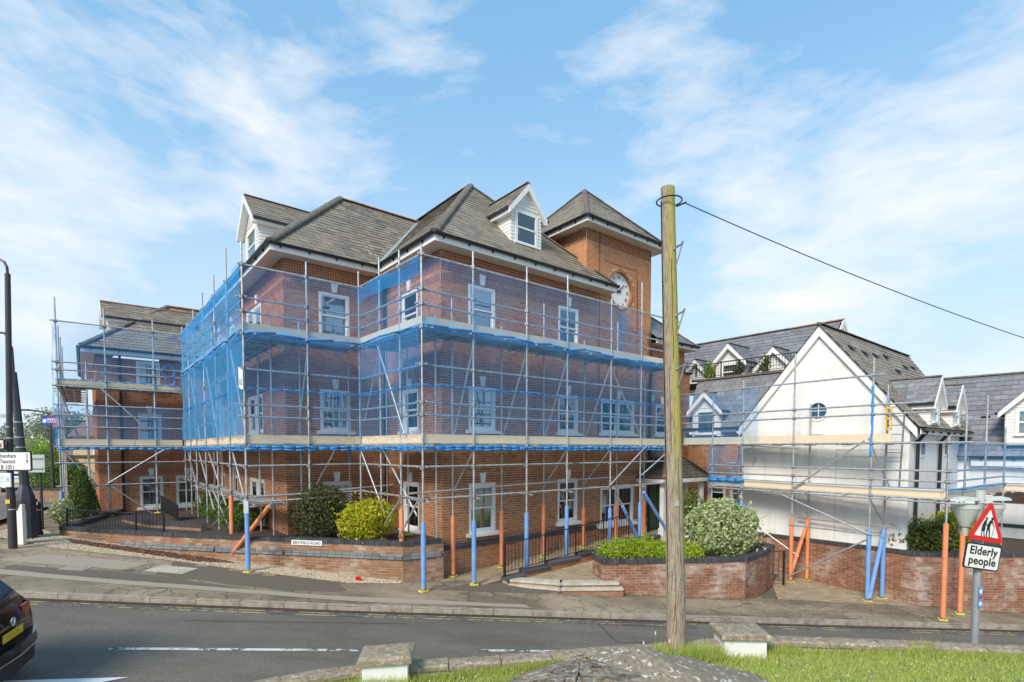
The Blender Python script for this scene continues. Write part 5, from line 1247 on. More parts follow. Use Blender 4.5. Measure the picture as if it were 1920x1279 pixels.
OUT = []
f1o = [(-1.4, -.02, 8.55, 'sleeve_b'), (.13, -.11, 8.75, 'sleeve_b'), (1.98, .05, 8.75, 'sleeve_b'), (3.61, .1, 8.85, 'sleeve_b'), (5.63, .2, 8.5, 'sleeve_b'), (7.22, .30, 9.35, 'sleeve_b'), (8.95, .3, 7.9, 'sleeve_b')]
for a, zf, zt, sl_ in f1o: sc.std(B(a, -1.4), zf, zt, sl_, shigh=1.72 if a < 5 else 1.4)
f1i = [(.1, -.05, 7.75), (1.83, 0., 7.25), (3.54, .1, 8.2), (5.4, .2, 7.3), (7.13, .34, 8.15), (8.75, .3, 6.9)]
for a, zf, zt in f1i: sc.std(B(a, -.42), zf, 3.7, 'sleeve_o', shigh=1.7 if a < 5 else 1.35); sc.tube(B(a, -.42, 3.7), B(a, -.42, zt), 'standard')
f2o = [(-.25, .05, 8.75, 'sleeve_o'), (.95, 1.05, 8.9, None), (2.12, 1.05, 8.8, None)]
for b, zf, zt, s_ in f2o: sc.std(B(-1.4 if b < 2 else -1.5, b), zf, zt, s_, shigh=1.9)
for b in (-.4, 1.2, 2.6): sc.std(B(-.42, b), 1.05 if b > 0 else .0, 7.3, None, plate=b > 0)
f3o = [(-4.62, .38, 8.9, 'sleeve_b'), (-3.0, 1.08, 8.75, None)]
for a, zf, zt, s_ in f3o: sc.std(B(a, 2.12), zf, zt, s_, shigh=1.85)
for a in (-2.93, -1.47): sc.std(B(a, 3.05), 1.05, 7.3, None, plate=False)
f4o = [(4.0, .52, 9.3, 'sleeve_o'), (5.8, 1.05, 9.0, None), (7.8, 1.05, 8.9, None), (9.7, 1.05, 8.7, None), (11.1, 1.05, 8.5, None), (12.5, 1.05, 8.6, None)]
for b, zf, zt, s_ in f4o: sc.std(B(-4.62, b), zf, zt, s_, plate=b < 5, shigh=1.75)
for b in (3.2, 4.6, 6.4, 8.3, 10.2, 11.8): sc.std(B(-3.68, b), 1.05, 7.4 if b < 9 else 8.4, None, plate=False)
SEG = [(PA_, PBc, V_), (PBc, PC, U), (PC, PD, V_), (PD, PE, U)]
UP1 = B(9.35, -1.4)
def seglen(p, q): return (q-p).length
for (p, q, inn), nm in zip(SEG, 'abcd'):
    dd = (q-p).normalized()
    for z in (2.36, 3.15, 3.70, 4.46, 4.77, 5.69, 6.6, 7.16, 7.52):
        if nm == 'b' and z == 2.36: pass
        off = inn*.055; mat = 'galv'
        zz = z+(.0 if z != 3.15 else .02)
        x = 0; L = seglen(p, q); k = 0; cuts = [0]
        while cuts[-1] < L: cuts.append(min(L, cuts[-1]+random.uniform(4.4, 6.1)))
        for a, b in zip(cuts, cuts[1:]): sc.tube(p+dd*a+off+Z*zz-dd*.12, p+dd*b+off+Z*(zz)+dd*.14); k += 1
    sc.tube(p+Z*8.34-dd*.1, q+Z*8.34+dd*.1, 'ledger')
    for z in (3.70, 6.6):
        sc.tube(p+inn*.95+Z*z, q+inn*.95+Z*z, 'ledger')
# couplers where ledgers cross the outer standards
for P_ in [B(a, -1.4) for a, *_ in f1o]+[B(-1.4, b) for b, *_ in f2o]+[B(a, 2.12) for a, *_ in f3o]+[B(-4.62, b) for b, *_ in f4o]:
    for z in (2.36, 3.15, 3.70, 4.46, 4.77, 5.69, 6.6, 7.16, 7.52, 8.34): coupler(sc.c, Vector((P_.x, P_.y, z)), U)
for z in (3.72, 6.62):
    for (p, q, inn), nm in zip(SEG, 'abcd'):
        dd = (q-p).normalized(); e0 = inn*0
        sc.deck(q-dd*(1.15 if nm in 'ac' and False else 0), p, inn, z, toemat='wood_light' if nm == 'a' else 'wood')
sc.deck(B(-4.4, 2.2), B(-4.4, 12.4), U, 2.1, nb=3, toe=False)
# ties and short tubes low down over the beds
for a in (-1.4, .13, 1.98, 3.61, 5.63, 7.22): sc.tube(B(a+.06, -1.6, 2.3), B(a+.06, -.25, 2.33), 'transom')
sc.tube(B(-1.6, -1.1, 2.5), B(6.8, -.55, 2.62), 'ledger'); sc.tube(B(-4.4, 2.4, 2.3), B(-.4, 2.2, 2.5), 'ledger'); sc.tube(B(-4.62, 2.2, 2.2), B(-2.2, 2.0, 2.25), 'ledger')
# transverse and facade braces
for (ao, ai) in ((.13, .1), (1.98, 1.83), (3.61, 3.54), (5.63, 5.4)):
    sc.brace(B(ao+.05, -1.4, 6.5), B(ai+.05, -.42, 3.95))
for (ao, ai) in ((.13, .1), (3.61, 3.54), (5.63, 5.4)): sc.brace(B(ao+.05, -1.4, 3.65), B(ai, -.42, 2.4))
sc.brace(B(5.68, -1.34, 6.3), B(7.5, -1.34, 3.8)); sc.brace(B(7.5, -1.47, 3.75), B(5.5, -1.47, 2.4)); sc.brace(B(8.9, -1.47, 3.6), B(7.2, -1.47, 2.7))
sc.brace(B(-1.34, .95, 6.6), B(-1.34, 2.25, 4.3)); sc.brace(B(-1.47, .95, 6.5), B(-1.47, -.6, 4.0)); sc.brace(B(-1.5, 2.2, 3.7), B(-1.5, .6, 1.9)); sc.brace(B(-1.34, .95, 3.6), B(-1.34, -1.0, 1.9))
sc.brace(B(-2.95, 2.2, 6.5), B(-3.0, 3.05, 4.0)); sc.brace(B(-2.2, 2.2, 3.65), B(-2.7, 3.0, 2.2)); sc.brace(B(-1.5, -.3, 1.3), B(-1.5, -1.3, 2.3)); sc.brace(B(-1.6, .95, 1.1), B(-1.5, -.4, 2.3))
for b0, b1, z0_, z1_ in ((4.0, 2.2, 3.6, 1.9), (7.8, 5.0, 3.6, 1.9), (9.7, 7.0, 3.6, 1.6), (12.3, 9.5, 3.6, 1.6), (3.9, 2.3, 6.4, 4.0), (7.7, 6.0, 6.4, 4.0), (11, 9.3, 6.4, 4.0)): sc.brace(B(-4.56, b0, z0_), B(-4.56, b1, z1_))
sc.brace(B(-4.55, 7.2, 1.05), B(-4.3, 4.3, 2.3)); sc.brace(B(-4.5, 8.6, 1.1), B(-4.2, 6.0, 2.3)); sc.brace(B(-4.62, 6.3, 3.6), B(-4.45, 7.4, 2.2)); sc.brace(B(-4.4, 5.2, 1.05), B(-4.5, 7.4, 2.2))
# padded raking tubes
def pad(p, q, mat): sc.tube(p, q, 'foam_sleeve', mat, .058)
pad(B(-4.7, 3.7, .6), B(-4.1, 2.0, 2.1), 'sleeve_o'); sc.brace(B(-4.72, 3.76, .5), B(-4.05, 1.9, 2.2))
sc.brace(B(5.75, -1.46, 2.35), B(7.1, -1.46, .4)); pad(B(6.2, -1.46, 1.7), B(7.1, -1.46, .4), 'sleeve_b'); pad(B(7.35, -1.46, 2.1), B(8.85, -1.46, .5), 'sleeve_b')
# short painted tube, tag and board
sc.tube(B(-2.93, 3.0, 6.65), B(-2.93, 3.0, 7.3), 'standard', 'galv_blue'); sc.tube(B(-2.93, 2.97, 3.3), B(-2.93, 2.97, 3.68), 'standard', 'galv_blue'); sc.tube(B(-1.47, 2.97, 3.2), B(-1.47, 2.97, 3.68), 'standard', 'galv_blue')
mb = MB(); mb.box(B(-4.72, 2.02, 1.95), -V_*.02+U*.10, U*.01, Z*.32); mb.build('safety_tag', 'sign_white', sc.r)
mb = MB(); mb.prism([B(-4.74, 2.16, 5.2), B(-4.68, 2.0, 5.12), B(-4.68, 2.0, 5.62), B(-4.74, 2.16, 5.72)], U*.012); tg = mb.build('notice_board', 'sign_white', sc.r)
mb = MB(); mb.prism([B(-4.746, 2.14, 5.28), B(-4.70, 2.03, 5.24), B(-4.70, 2.03, 5.4), B(-4.746, 2.14, 5.44)], -U*.003); mb.build('notice_print', 'sign_grey', tg)
# netting
seed = 10
for (p, q, inn), nm in zip(SEG, 'abcd'):
    z1 = 8.33
    if nm == 'a': net(sc.r, q, B(7.2, -1.4), 3.98, z1, seed=seed); net(sc.r, B(7.2, -1.4), p, 3.98, 6.75, seed=seed+1)
    else: net(sc.r, q, p, 3.98, z1, 'net_dense' if nm == 'd' else 'net', seed=seed, amp=.035)
    if nm == 'b': net(sc.r, q, p, 5.6, 6.6, seed=seed+8, amp=.03)
    net(sc.r, q, p, 6.50, 6.64, 'net_seam', .015, seed+3, .03, 'net_fold'); net(sc.r, q, p, 3.56, 3.72, 'net_seam', .02, seed+4, .02, 'net_fold'); 
    net(sc.r, q, p, 5.14, 5.20, 'net_seam', .01, seed+5, .02, 'net_fold')
    if nm in 'bd': net(sc.r, q, p, 7.85, 8.33, 'net_seam', .05, seed+6, .1, 'net_fold')
    net_rope(sc.r, q, p, 5.2, .013, seed); net_rope(sc.r, q, p, 6.66, .03, seed+1, .05, step=.7); net_rope(sc.r, q, p, 3.66, .028, seed+2, .02); net_rope(sc.r, q, p, 3.60, .025, seed+4, .03)
    seed += 10
net(sc.r, B(6.2, -1.3), B(6.45, -1.3), 6.9, 8.1, 'net_seam', .06, 77, .0, 'net_fold')
sc.done()

s5 = Scaf('scaffold', B(-7, 12.5, 1), 'galvanised tube scaffold with blue netted end round the left end of the brick building')
for a, zf, zt, sl_ in ((-8.55, 1.05, 9.1, 'sleeve_b'), (-7.15, 1.05, 8.9, None), (-5.62, 1.05, 8.7, None)):
    s5.std(B(a, 12.5), zf, zt, sl_, plate=sl_ is None, shigh=1.0); s5.std(B(a+.05, 13.45), 1.05, 7.2, None, plate=False)
for b in (15.4, 18.2, 21): s5.std(B(-8.55, b), .9, 8.6, None, plate=False); s5.std(B(-7.7, b), .9, 7.3, None, plate=False)
for z in (2.25, 3.1, 3.70, 4.43, 4.86, 5.24, 5.92, 6.5, 6.78, 8.25): s5.tube(B(-8.7, 12.44, z), B(-4.6, 12.44, z))
for z in (3.7, 4.43, 4.86, 5.92, 6.55, 6.84): s5.tube(B(-8.5, 12.4, z), B(-8.5, 21, z))
for z in (3.72, 5.94): s5.deck(B(-8.6, 12.5), B(-4.7, 12.5), V_, z, toemat='wood_light'); s5.deck(B(-8.6, 13.4), B(-8.6, 21), U, z, nb=3, toe=False)
for P_ in [B(a, 12.5) for a in (-8.55, -7.15, -5.62)]:
    for z in (2.25, 3.1, 3.70, 4.43, 4.86, 5.92, 6.5, 6.78, 8.25): coupler(s5.c, Vector((P_.x, P_.y, z)), U)
s5.brace(B(-7.5, 12.4, 6.1), B(-6.0, 12.4, 4.5)); s5.brace(B(-5.35, 12.4, 3.6), B(-7.2, 12.4, 2.3)); s5.brace(B(-7.1, 12.4, 2.2), B(-5.7, 12.4, .95)); s5.brace(B(-8.5, 12.5, 3.6), B(-7.5, 12.5, 2.2)); s5.brace(B(-8.5, 12.5, 5.8), B(-8.0, 13.4, 4.0))
net(s5.r, B(-8.6, 12.5), B(-4.7, 12.5), 3.98, 5.24, seed=61, mat='net'); net(s5.r, B(-8.6, 12.5), B(-4.7, 12.5), 6.2, 8.24, seed=62); net(s5.r, B(-8.62, 13.3), B(-8.62, 12.5), 3.66, 8.24, 'net_seam', .03, 63)
net(s5.r, B(-8.6, 21), B(-8.6, 12.7), 3.66, 5.24, seed=64)
net_rope(s5.r, B(-8.6, 12.5), B(-4.7, 12.5), 5.24, .018, 5); net_rope(s5.r, B(-8.6, 12.5), B(-4.7, 12.5), 3.62, .04, 6); net_rope(s5.r, B(-8.6, 12.5), B(-4.7, 12.5), 6.17, .02, 7)
mb = MB()
for c_, rr_ in (((-5.15, 12.4, 6.72), .2), ((-5.1, 12.4, 6.35), .14)):
    for k in range(3):
        pts = [B(c_[0]+math.cos(t_*.5)*(rr_+k*.015), c_[1]-.02*k, c_[2]+math.sin(t_*.5)*(rr_+k*.01)*1.1) for t_ in range(14)]; mb.path(pts, .009, 5)
mb.build('rope_coil', 'rope', s5.r); s5.done()

# scaffold of the white building
s3 = Scaf('scaffold', B(9.9, -5), 'galvanised tube scaffold with new pale planks and ladder round the white gable building')
OL = lambda b: B(9.57+(b+9.4)*.0887, b)
for b, zt, sl_ in ((-2.4, 5.6, 'sleeve_o'), (-3.6, 6.0, 'sleeve_b'), (-5.38, 6.65, 'sleeve_o'), (-7.62, 6.2, 'sleeve_b'), (-9.4, 3.95, 'sleeve_o')):
    p = OL(b); s3.std(p, g(p.x, p.y) if b < -4 else -.3, zt, sl_, shigh=2.1 if b > -9 else 2.55)
for b, zt, sl_ in ((-3.0, 5.05, 'sleeve_b'), (-5.55, 5.1, 'sleeve_o'), (-7.75, 5.5, 'sleeve_b')):
    p = OL(b)+U*.85; s3.std(p, g(p.x, p.y) if b < -4 else -.3, zt, sl_, shigh=2.1)
IN3 = lambda b: OL(b)+U*.85
for z, b0, b1 in ((2.28, -2.3, -9.5), (2.75, -2.3, -9.6), (3.03, -2.3, -9.6), (3.78, -1.0, -9.9), (4.6, -1.1, -8.9), (4.87, -1.1, -8.9), (5.72, -.2, -7.9), (1.15, -5.3, -7.9), (2.2, -2.3, -9.4)):
    s3.tube(OL(b0)-U*.05+Z*z, OL(b1)-U*.05+Z*(z))
for z, b0, b1 in ((2.28, -2.3, -8.6), (3.78, -1.0, -8.3), (1.3, -5.2, -8.0)): s3.tube(IN3(b0)+Z*z, IN3(b1)+Z*z)
s3.deck(OL(-2.3), OL(-9.4), U, 2.28, nb=3, mat='wood', toemat='wood_light'); s3.deck(OL(-1.1), OL(-8.15), U, 3.78, nb=3, mat='wood', toemat='wood_light')
c1, c2, c3 = B(9.57, -9.4), B(14.8, -9.75), B(14.8, -16)
for P_, zt in ((B(10.9, -9.5), 4.6), (B(12.9, -9.6), 5.2), (B(14.8, -9.75), 4.3), (B(14.8, -12), 4.3), (B(15.2, -10.6), 3.9), (B(12, -8.9), 3.6)):
    s3.std(P_, g(P_.x, P_.y) if P_ == B(10.9, -9.5) else .53, zt, 'sleeve_o' if P_ == B(10.9, -9.5) else None, plate=P_ == B(10.9, -9.5), shigh=2.3)
for z in (2.28, 2.75, 3.03, 3.78): s3.tube(c1+Z*z, c2+Z*z); s3.tube(c2+Z*z, c3+Z*z)
s3.deck(c1, c2, V_, 2.28, nb=2, mat='wood', toemat='wood_light'); s3.deck(c2, c3, U, 2.28, nb=3, mat='wood', toemat='wood_light')
s3.brace(OL(-5.36)-U*.06+Z*2.3, OL(-7.45)-U*.06+Z*3.85); s3.brace(OL(-5.1)-U*.07+Z*2.1, OL(-7.65)-U*.07+Z*1.15); s3.brace(OL(-5.25)-U*.08-Z*.6, OL(-7.6)-U*.08+Z*1.0); s3.brace(OL(-4.2)-U*.0+Z*.95, OL(-5.5)+U*.3+Z*.1)
s3.brace(OL(-5.36)+Z*2.15, IN3(-5.55)+Z*1.4); s3.brace(OL(-7.62)+Z*2.15, IN3(-7.75)+Z*1.4); s3.brace(OL(-7.62)+Z*3.7, IN3(-7.9)+Z*2.4); s3.brace(B(10.4, -9.5, 2.2), B(11.5, -9.3, 1.2)); s3.brace(OL(-3.6)+Z*3.5, IN3(-2.6)+Z*2.4); s3.brace(OL(-2.4)+Z*3.7, IN3(-3.0)+Z*2.5)
def pad3(p, q, mat): s3.tube(p, q, 'foam_sleeve', mat, .06)
pp_ = OL(-5.38); gq = g(pp_.x, pp_.y); pad3(pp_+Z*(gq+.25), IN3(-5.55)+Z*1.25, 'sleeve_o'); pp_ = OL(-7.62); gq = g(pp_.x, pp_.y); pad3(pp_-V_*.05+Z*(gq+.1), IN3(-7.75)+Z*1.2, 'sleeve_b')
for b in (-2.4, -3.6, -5.38, -7.62, -9.4):
    for z in (2.28, 2.75, 3.03, 3.78, 4.6, 4.87): 
        if not (b < -9 and z > 4): coupler(s3.c, OL(b)+Z*z, U)
# ladder through the deck
p0, p1 = OL(-7.85)+U*.30+Z*2.35, OL(-7.95)+U*.35+Z*5.45
for s in (0, .38): rod('ladder_stile', p0-V_*s, p1-V_*s, .022, 'coupler', s3.r)
for i in range(12): c = p0+(p1-p0)*(i+.5)/12; rod('ladder_rung', c, c-V_*.38, .012, 'coupler', s3.r)
mb = MB(); c = OL(-7.95)-U*.02+Z*4.15
for o_, dx, dz in ((0, .035, .62), (.12, .035, .62)): mb.box(c-V_*o_, -V_*dx, U*.03, Z*dz)
for z_ in (.0, .3, .6): mb.box(c+Z*z_, -V_*.15, U*.03, Z*.05)
mb.build('safety_gate', 'yellow_paint', s3.r)
mb = MB(); c = OL(-7.62)+Z*2.35
net_rope(s3.r, OL(-7.6), OL(-7.62)+V_*.02, 3.9, .02, 5)
for k in range(2):
    pts = [OL(-7.62)+Z*(3.4+.25*i)+U*random.uniform(-.03, .01)-U*.04+V_*random.uniform(-.03, .03) for i in range(9)]; mb = MB(); mb.path(pts, .016+.006*k, 5); mb.build('net_bundle', 'rope', s3.r)
net(s3.r, OL(-2.25), OL(-3.7), 2.3, 3.76, seed=91, mat='net'); net(s3.r, B(10.2, -2.25)+U*.9, OL(-2.25), 2.3, 3.76, seed=95)
net(s3.r, OL(-1.1), OL(-4.2), 3.85, 5.72, seed=92); net_rope(s3.r, OL(-2.3), OL(-9.4), 2.56, .014, 93, .02, step=.9); net_rope(s3.r, OL(-2.3), OL(-3.7), 2.5, .05, 94, .03)
net(s3.r, c1, c2, 2.4, 3.78, seed=96); net(s3.r, c2, c3, 2.6, 3.78, seed=97); net_rope(s3.r, c1, c2, 2.54, .022, 98, .03, step=1.2); net_rope(s3.r, c2, c3, 2.54, .014, 99, .02)
s3.done()

# ================================================================== SHRUBS AND TREES
bush('rounded_shrub', B(-2.72, 2.2, 1.84), (.82, .70, .78), 5200, .036, 'leaf_dark', 'clipped dark green rounded shrub behind the street name plate', seed=11, ground=1.04, lump=.10, shell=.8)
bush('golden_shrub', B(-1.85, .95, 1.66), (.72, .6, .60), 3600, .038, 'leaf_yellow', 'bright yellow and green shrub beside the ground floor window', seed=12, ground=1.04, lump=.22, shell=.75)
bush('variegated_shrub', (6.12, 15.55, 1.22), (1.10, .8, .82), 6000, .055, 'leaf_var', 'large cream and green variegated shrub in the brick planter', seed=13, ground=.55, lump=.16, shell=.75)
bush('evergreen_shrub', (5.55, 16.5, 1.45), (.55, .55, .86), 3200, .03, 'leaf_mix', 'rounded dark evergreen shrub just behind the variegated shrub', seed=14, ground=.55, lump=.12)
lg = 'lime green shrubs along the front of the brick planter'
for i, (x, y, rx, rz_, lb) in enumerate(((3.05, 14.85, .62, .36, 'low lime green clipped shrub at the left end of the brick planter'), (3.75, 14.95, .5, .4, 'second lime green shrub from the left in the brick planter'), (4.3, 14.9, .42, .30, 'low lime green shrub left of the telegraph pole in the brick planter'), (4.95, 14.85, .42, .28, 'small lime green shrub just right of the telegraph pole'))):
    bush('lime_shrub', (x, y, .55+rz_*.45), (rx, .5, rz_), 2600, .026, 'leaf_lime', lb, group=lg, seed=20+i, ground=.55, lump=.2, shell=.75)
bush('climbing_shrub', (12.55, 15.75, .98), (1.05, .42, .52), 3800, .045, 'leaf_mix', 'straggly dark green shrub on top of the retaining wall by the white wall', seed=31, ground=.53, lump=.35, shell=.6, freq=4.)
bush('climbing_shrub', (13.5, 16.0, 1.25), (.62, .45, .62), 1500, .045, 'leaf_yellow', 'yellow tinged shrub behind the tall orange padded scaffold pole', seed=32, ground=.53, lump=.35, shell=.6, freq=4.)
bush('conifer', B(-7.95, 12.2, 1.75), (.72, .72, 1.12), 5200, .034, 'leaf_conifer', 'dense green conical conifer behind the black railing', 'conifer', seed=33, ground=1.04, lump=.1, taper=.72)
bush('pale_shrub', B(-8.5, 10.3, 1.5), (.34, .34, .42), 900, .04, 'leaf_var', 'small pale variegated shrub left of the conifer', seed=34, ground=1.04)
for i, (b_, lb) in enumerate(((5.6, 'fresh green hedge bush by the brick wall behind the orange scaffold pole'), (8.2, 'fresh green hedge bush under the scaffold in the corner'), (10.6, 'fresh green hedge bush below the far ground floor window'))):
    bush('hedge_bush', B(-3.95, b_, 1.5), (.5, 1.1, .42), 2200, .036, 'leaf_hedge', lb, 'hedge', 'green hedge bushes under the scaffold', 40+i, ground=1.04)
# dark panel and little railing at the left corner
rl2 = root('ramp_guard_railing', B(-7.6, 9, 1.17), 'black metal railing standing on the left end of the low brick wall', 'railing')
f = Fac.line(WALL[0], WALL[1]); railing(rl2, f.p(.15, .12, 0), f.p(3.1, .12, 0), 1.17, .52, gap=.12, posts=(0, 1), r=.008, wsp=.03)
f2_ = Fac.line(WALL[1], WALL[2]); railing(rl2, f2_.p(0, .12, 0), f2_.p(.9, .12, 0), 1.17, .52, gap=.12, posts=(1,), r=.008)
gp_ = MB(); gp_.prism([B(-5.75, 10.1, 1.35), B(-5.35, 9.2, 1.12), B(-5.35, 9.2, 1.62), B(-5.75, 10.1, 1.92)], U*.04); o = gp_.build('ramp_side_panel', 'black', None, org=B(-6, 10, 1.04), label='solid black sloping side panel behind the black railing', cat='panel')
hw = [tuple(B(-6.9, 10.2)[:2]), tuple(B(-6.3, 8.0)[:2]), tuple(B(-5.1, 6.0)[:2])]
brick_wall('inner_ramp_wall', hw, 1.26, lambda x, y: 1.04, 'low inner ramp wall with black coping in front of the left windows', 'brick_old', limit=40)

# distant row: hedge, houses, trees
def tree(name, x, y, h, r, n, mat, label, group, seed, zb=None):
    z0 = g(x, y) if zb is None else zb; rt = root(name, (x, y, z0), label, 'tree', group); q = random.Random(seed)
    mb = MB(); mb.tube((x, y, z0-.3), (x, y, z0+h*.5), .22*h/9, .12*h/9, 7)
    for i in range(6): an = q.uniform(0, 6.28); mb.tube((x, y, z0+h*q.uniform(.28, .5)), (x+math.cos(an)*r*.6, y+math.sin(an)*r*.6, z0+h*q.uniform(.6, .85)), .07, .03, 5)
    mb.build('trunk', 'twig', rt)
    Ps, Ns = [], []
    for i in range(9):
        c = (x+q.uniform(-.55, .55)*r, y+q.uniform(-.5, .5)*r, z0+h*q.uniform(.48, .86)); rr = r*q.uniform(.35, .6); P, d = blob(c, (rr, rr, rr*.8), n//9, .25, seed*10+i, shell=.5); Ps.append(P); Ns.append(d)
    leaves('crown', np.concatenate(Ps), np.concatenate(Ns), mat, rt, .03*r+.04, kind='stuff'); return rt
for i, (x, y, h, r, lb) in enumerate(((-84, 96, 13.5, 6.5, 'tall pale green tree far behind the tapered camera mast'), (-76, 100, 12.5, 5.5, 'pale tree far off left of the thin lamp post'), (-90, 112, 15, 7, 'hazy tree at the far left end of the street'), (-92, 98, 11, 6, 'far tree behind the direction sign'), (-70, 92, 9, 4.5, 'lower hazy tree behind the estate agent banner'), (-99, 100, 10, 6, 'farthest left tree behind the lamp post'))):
    tree('broadleaf_tree', x, y, h, r, 3600, 'leaf_far_hazed', lb, 'hazy trees beyond the street', 50+i)
tree('garden_tree', -37.9, 42.5, 4.6, 1.8, 2600, 'leaf_lime', 'yellow green bushy tree behind the clipped hedge', 'trees behind the hedge', 60); tree('garden_tree', -35.2, 40.6, 3.9, 1.4, 2200, 'leaf_hedge', 'green bushy tree beside the brown timber lamp post', 'trees behind the hedge', 61)
for i, (x, y, lb) in enumerate(((-28.6, 33, 'clipped green hedge left part beyond the bollards'), (-26.4, 31, 'clipped green hedge right part next to the blue padded pole'))):
    bush('street_hedge', (x, y, g(x, y)+1.4), (1.5, 1.0, 1.15), 3200, .07, 'leaf_hedge', lb, 'hedge', 'hedges beyond the bollards', 70+i, lump=.12)
brick_wall('far_garden_wall', [(-27.6, 29.6), (-24.2, 29.2)], g(-26, 29.5)+.75, lambda x, y: g(x, y), 'low brick wall under the clipped hedge beyond the bollards', 'brick_old', limit=10)
def house(name, o, wdt, dep, h, rh, wallm, label, wins, rz=0):
    rt = root(name, o, label, 'house', 'houses along the far street'); o = Vector(o); X = Vector((math.cos(rz), math.sin(rz), 0)); Y = Vector((-X.y, X.x, 0))
    mb = MB(); mb.box(o-Z*1, X*wdt, Y*dep, Z*(h+1)); mb.prism([o+Z*h, o+Y*dep+Z*h, o+Y*dep/2+Z*(h+rh)], X*wdt); mb.build('wall', wallm, rt)
    mb = MB()
    for s in (0, 1): a = o+Y*(dep*s)+Y*(.3 if s else -.3)+Z*(h-.15); b = o+Y*dep/2+Z*(h+rh+.08); mb.prism([a-X*.25, a+X*(wdt+.25), b+X*(wdt+.25), b-X*.25], (0, 0, .12))
    mb.build('roof', 'rooftile_far', rt)
    for (x, z, w_, h_) in wins:
        mb = MB(); mb.box(o+X*x+Z*z-Y*.05, X*w_, Y*.06, Z*h_); w0 = mb.build('window', 'white', rt); mb = MB(); mb.box(o+X*(x+.1)+Z*(z+.1)-Y*.07, X*(w_-.2), Y*.03, Z*(h_-.2)); mb.build('pane', 'carglass', w0)
    mb = MB(); mb.box(o+X*wdt*.8+Y*dep*.4+Z*(h+rh*.5), X*.7, Y*.5, Z*(rh*.9)); mb.build('chimney', 'brick_old', rt)
house('house', (-38.2, 46, g(-36, 46)), 9, 7, 5.0, 2.0, 'cream', 'cream walled house with small white window behind the scaffold', [(1.8, .8, 1.1, 1.3), (1.6, 3.3, 1.2, 1.2), (5, .9, 1.2, 1.2)], .15)
house('house', (-31.5, 42, g(-31, 42)), 5, 6, 3.2, 2.0, 'pierwhite', 'low white house with red brown tiled roof beside the left scaffold', [(.5, .9, 1.2, 1.4), (3, .9, 1.2, 1.4)], .1)
house('house', (-63, 76, g(-63, 76)), 8, 7, 4.0, 2.6, 'pierwhite', 'small white house down the street behind the mast', [(1, 1, 1, 1.2), (4, 1, 1, 1.2)], .3)
house('house', (-74, 84, g(-74, 84)), 8, 7, 4.5, 2.4, 'brick_old', 'brick house down the street left of the lamp post', [(1, 1, 1, 1.2), (4, 1, 1, 1.2)], .3)

# ================================================================== STREET FURNITURE at the left
def disc_poly(c, r, n, X, Y): return [c+X*math.cos(2*math.pi*i/n)*r+Y*math.sin(2*math.pi*i/n)*r for i in range(n)]
lx, ly = -13.8, 14.5; lz = g(lx, ly)
lp_ = root('street_lamp', (lx, ly, lz), 'dark street lamp post with a curved bracket, carrying the Elsenham direction sign', 'street lamp')
mb = MB(); mb.tube((lx, ly, lz-.05), (lx, ly, lz+1.65), .10, .095, 14); mb.tube((lx, ly, lz+1.65), (lx, ly, lz+1.72), .095, .075, 14); mb.tube((lx, ly, lz+1.72), (lx+.16, ly, 8.35), .075, .062, 12); mb.build('pole', 'lampbrown', lp_)
pts = [Vector((lx+.16, ly, 8.3)), Vector((lx+.15, ly, 8.52)), Vector((lx+.08, ly, 8.66)), Vector((lx-.05, ly, 8.74)), Vector((lx-.3, ly-.05, 8.78)), Vector((lx-.9, ly-.2, 8.8))]
mb = MB(); mb.path(pts, .032, 8); mb.build('bracket', 'lampgrey', lp_); mb = MB(); mb.prism([Vector((lx-.9, ly-.32, 8.76)), Vector((lx-.9, ly-.08, 8.76)), Vector((lx-1.55, ly-.2, 8.72)), Vector((lx-1.5, ly-.45, 8.72))], (0, 0, .09)); mb.build('lantern', 'lampgrey', lp_)
for z in (1.1, 1.62, 3.9, 4.2): mb = MB(); mb.tube((lx+.03, ly, lz+z-.03 if z < 2 else z), (lx+.03, ly, (lz+z if z < 2 else z+.03)), .104 if z < 2 else .082, n=14); mb.build('band', 'galv' if z != 1.62 else 'lampgrey', lp_)
mb = MB(); mb.box((lx-.06, ly-.108, lz+1.25), (.12, 0, 0), (0, .01, 0), (0, 0, .11)); mb.build('sticker', 'yellow_paint', lp_)
# direction sign: faces the camera side
SX = Vector((.985, -.17, 0)); SN = Vector((-.17, -.985, 0))
def panel(name, o, w, h, border, parent, face='sign_white', th=.03, rad=.05, bw=.03):
    def rr(x0, y0, x1, y1, r, d):
        out = []
        for cx, cy, a0 in ((x1-r, y0+r, -90), (x1-r, y1-r, 0), (x0+r, y1-r, 90), (x0+r, y0+r, 180)):
            for k in range(5): a = R(a0+22.5*k); out.append(o+SX*(cx+math.cos(a)*r)+Z*(cy+math.sin(a)*r)+SN*d)
        return out
    mb = MB(); mb.prism(rr(0, 0, w, h, rad, 0), SN*th); p_ = mb.build(name, border, parent)
    mb = MB(); mb.prism(rr(bw, bw, w-bw, h-bw, rad*.7, th), SN*.004); mb.build('sign_face', face, p_); return p_
ds = root('direction_sign', (-13.6, 14.3, 3.0), 'white direction sign reading Elsenham 2, Thaxted 9, B 1051 on the street lamp', 'road sign')
o = Vector((-14.45, 14.52, 3.02)); pn = panel('sign_panel', o, 1.52, .53, 'sign_black', ds)
def wr(txt, x, z, size, par=ds, al='LEFT', oo=None): return lettering('lettering', txt, size, 'sign_black', par, txtmat((oo or o)+SX*x+Z*z+SN*.036-WO[par.name], SX, Z, SN), al, .001, .002, 1.06)
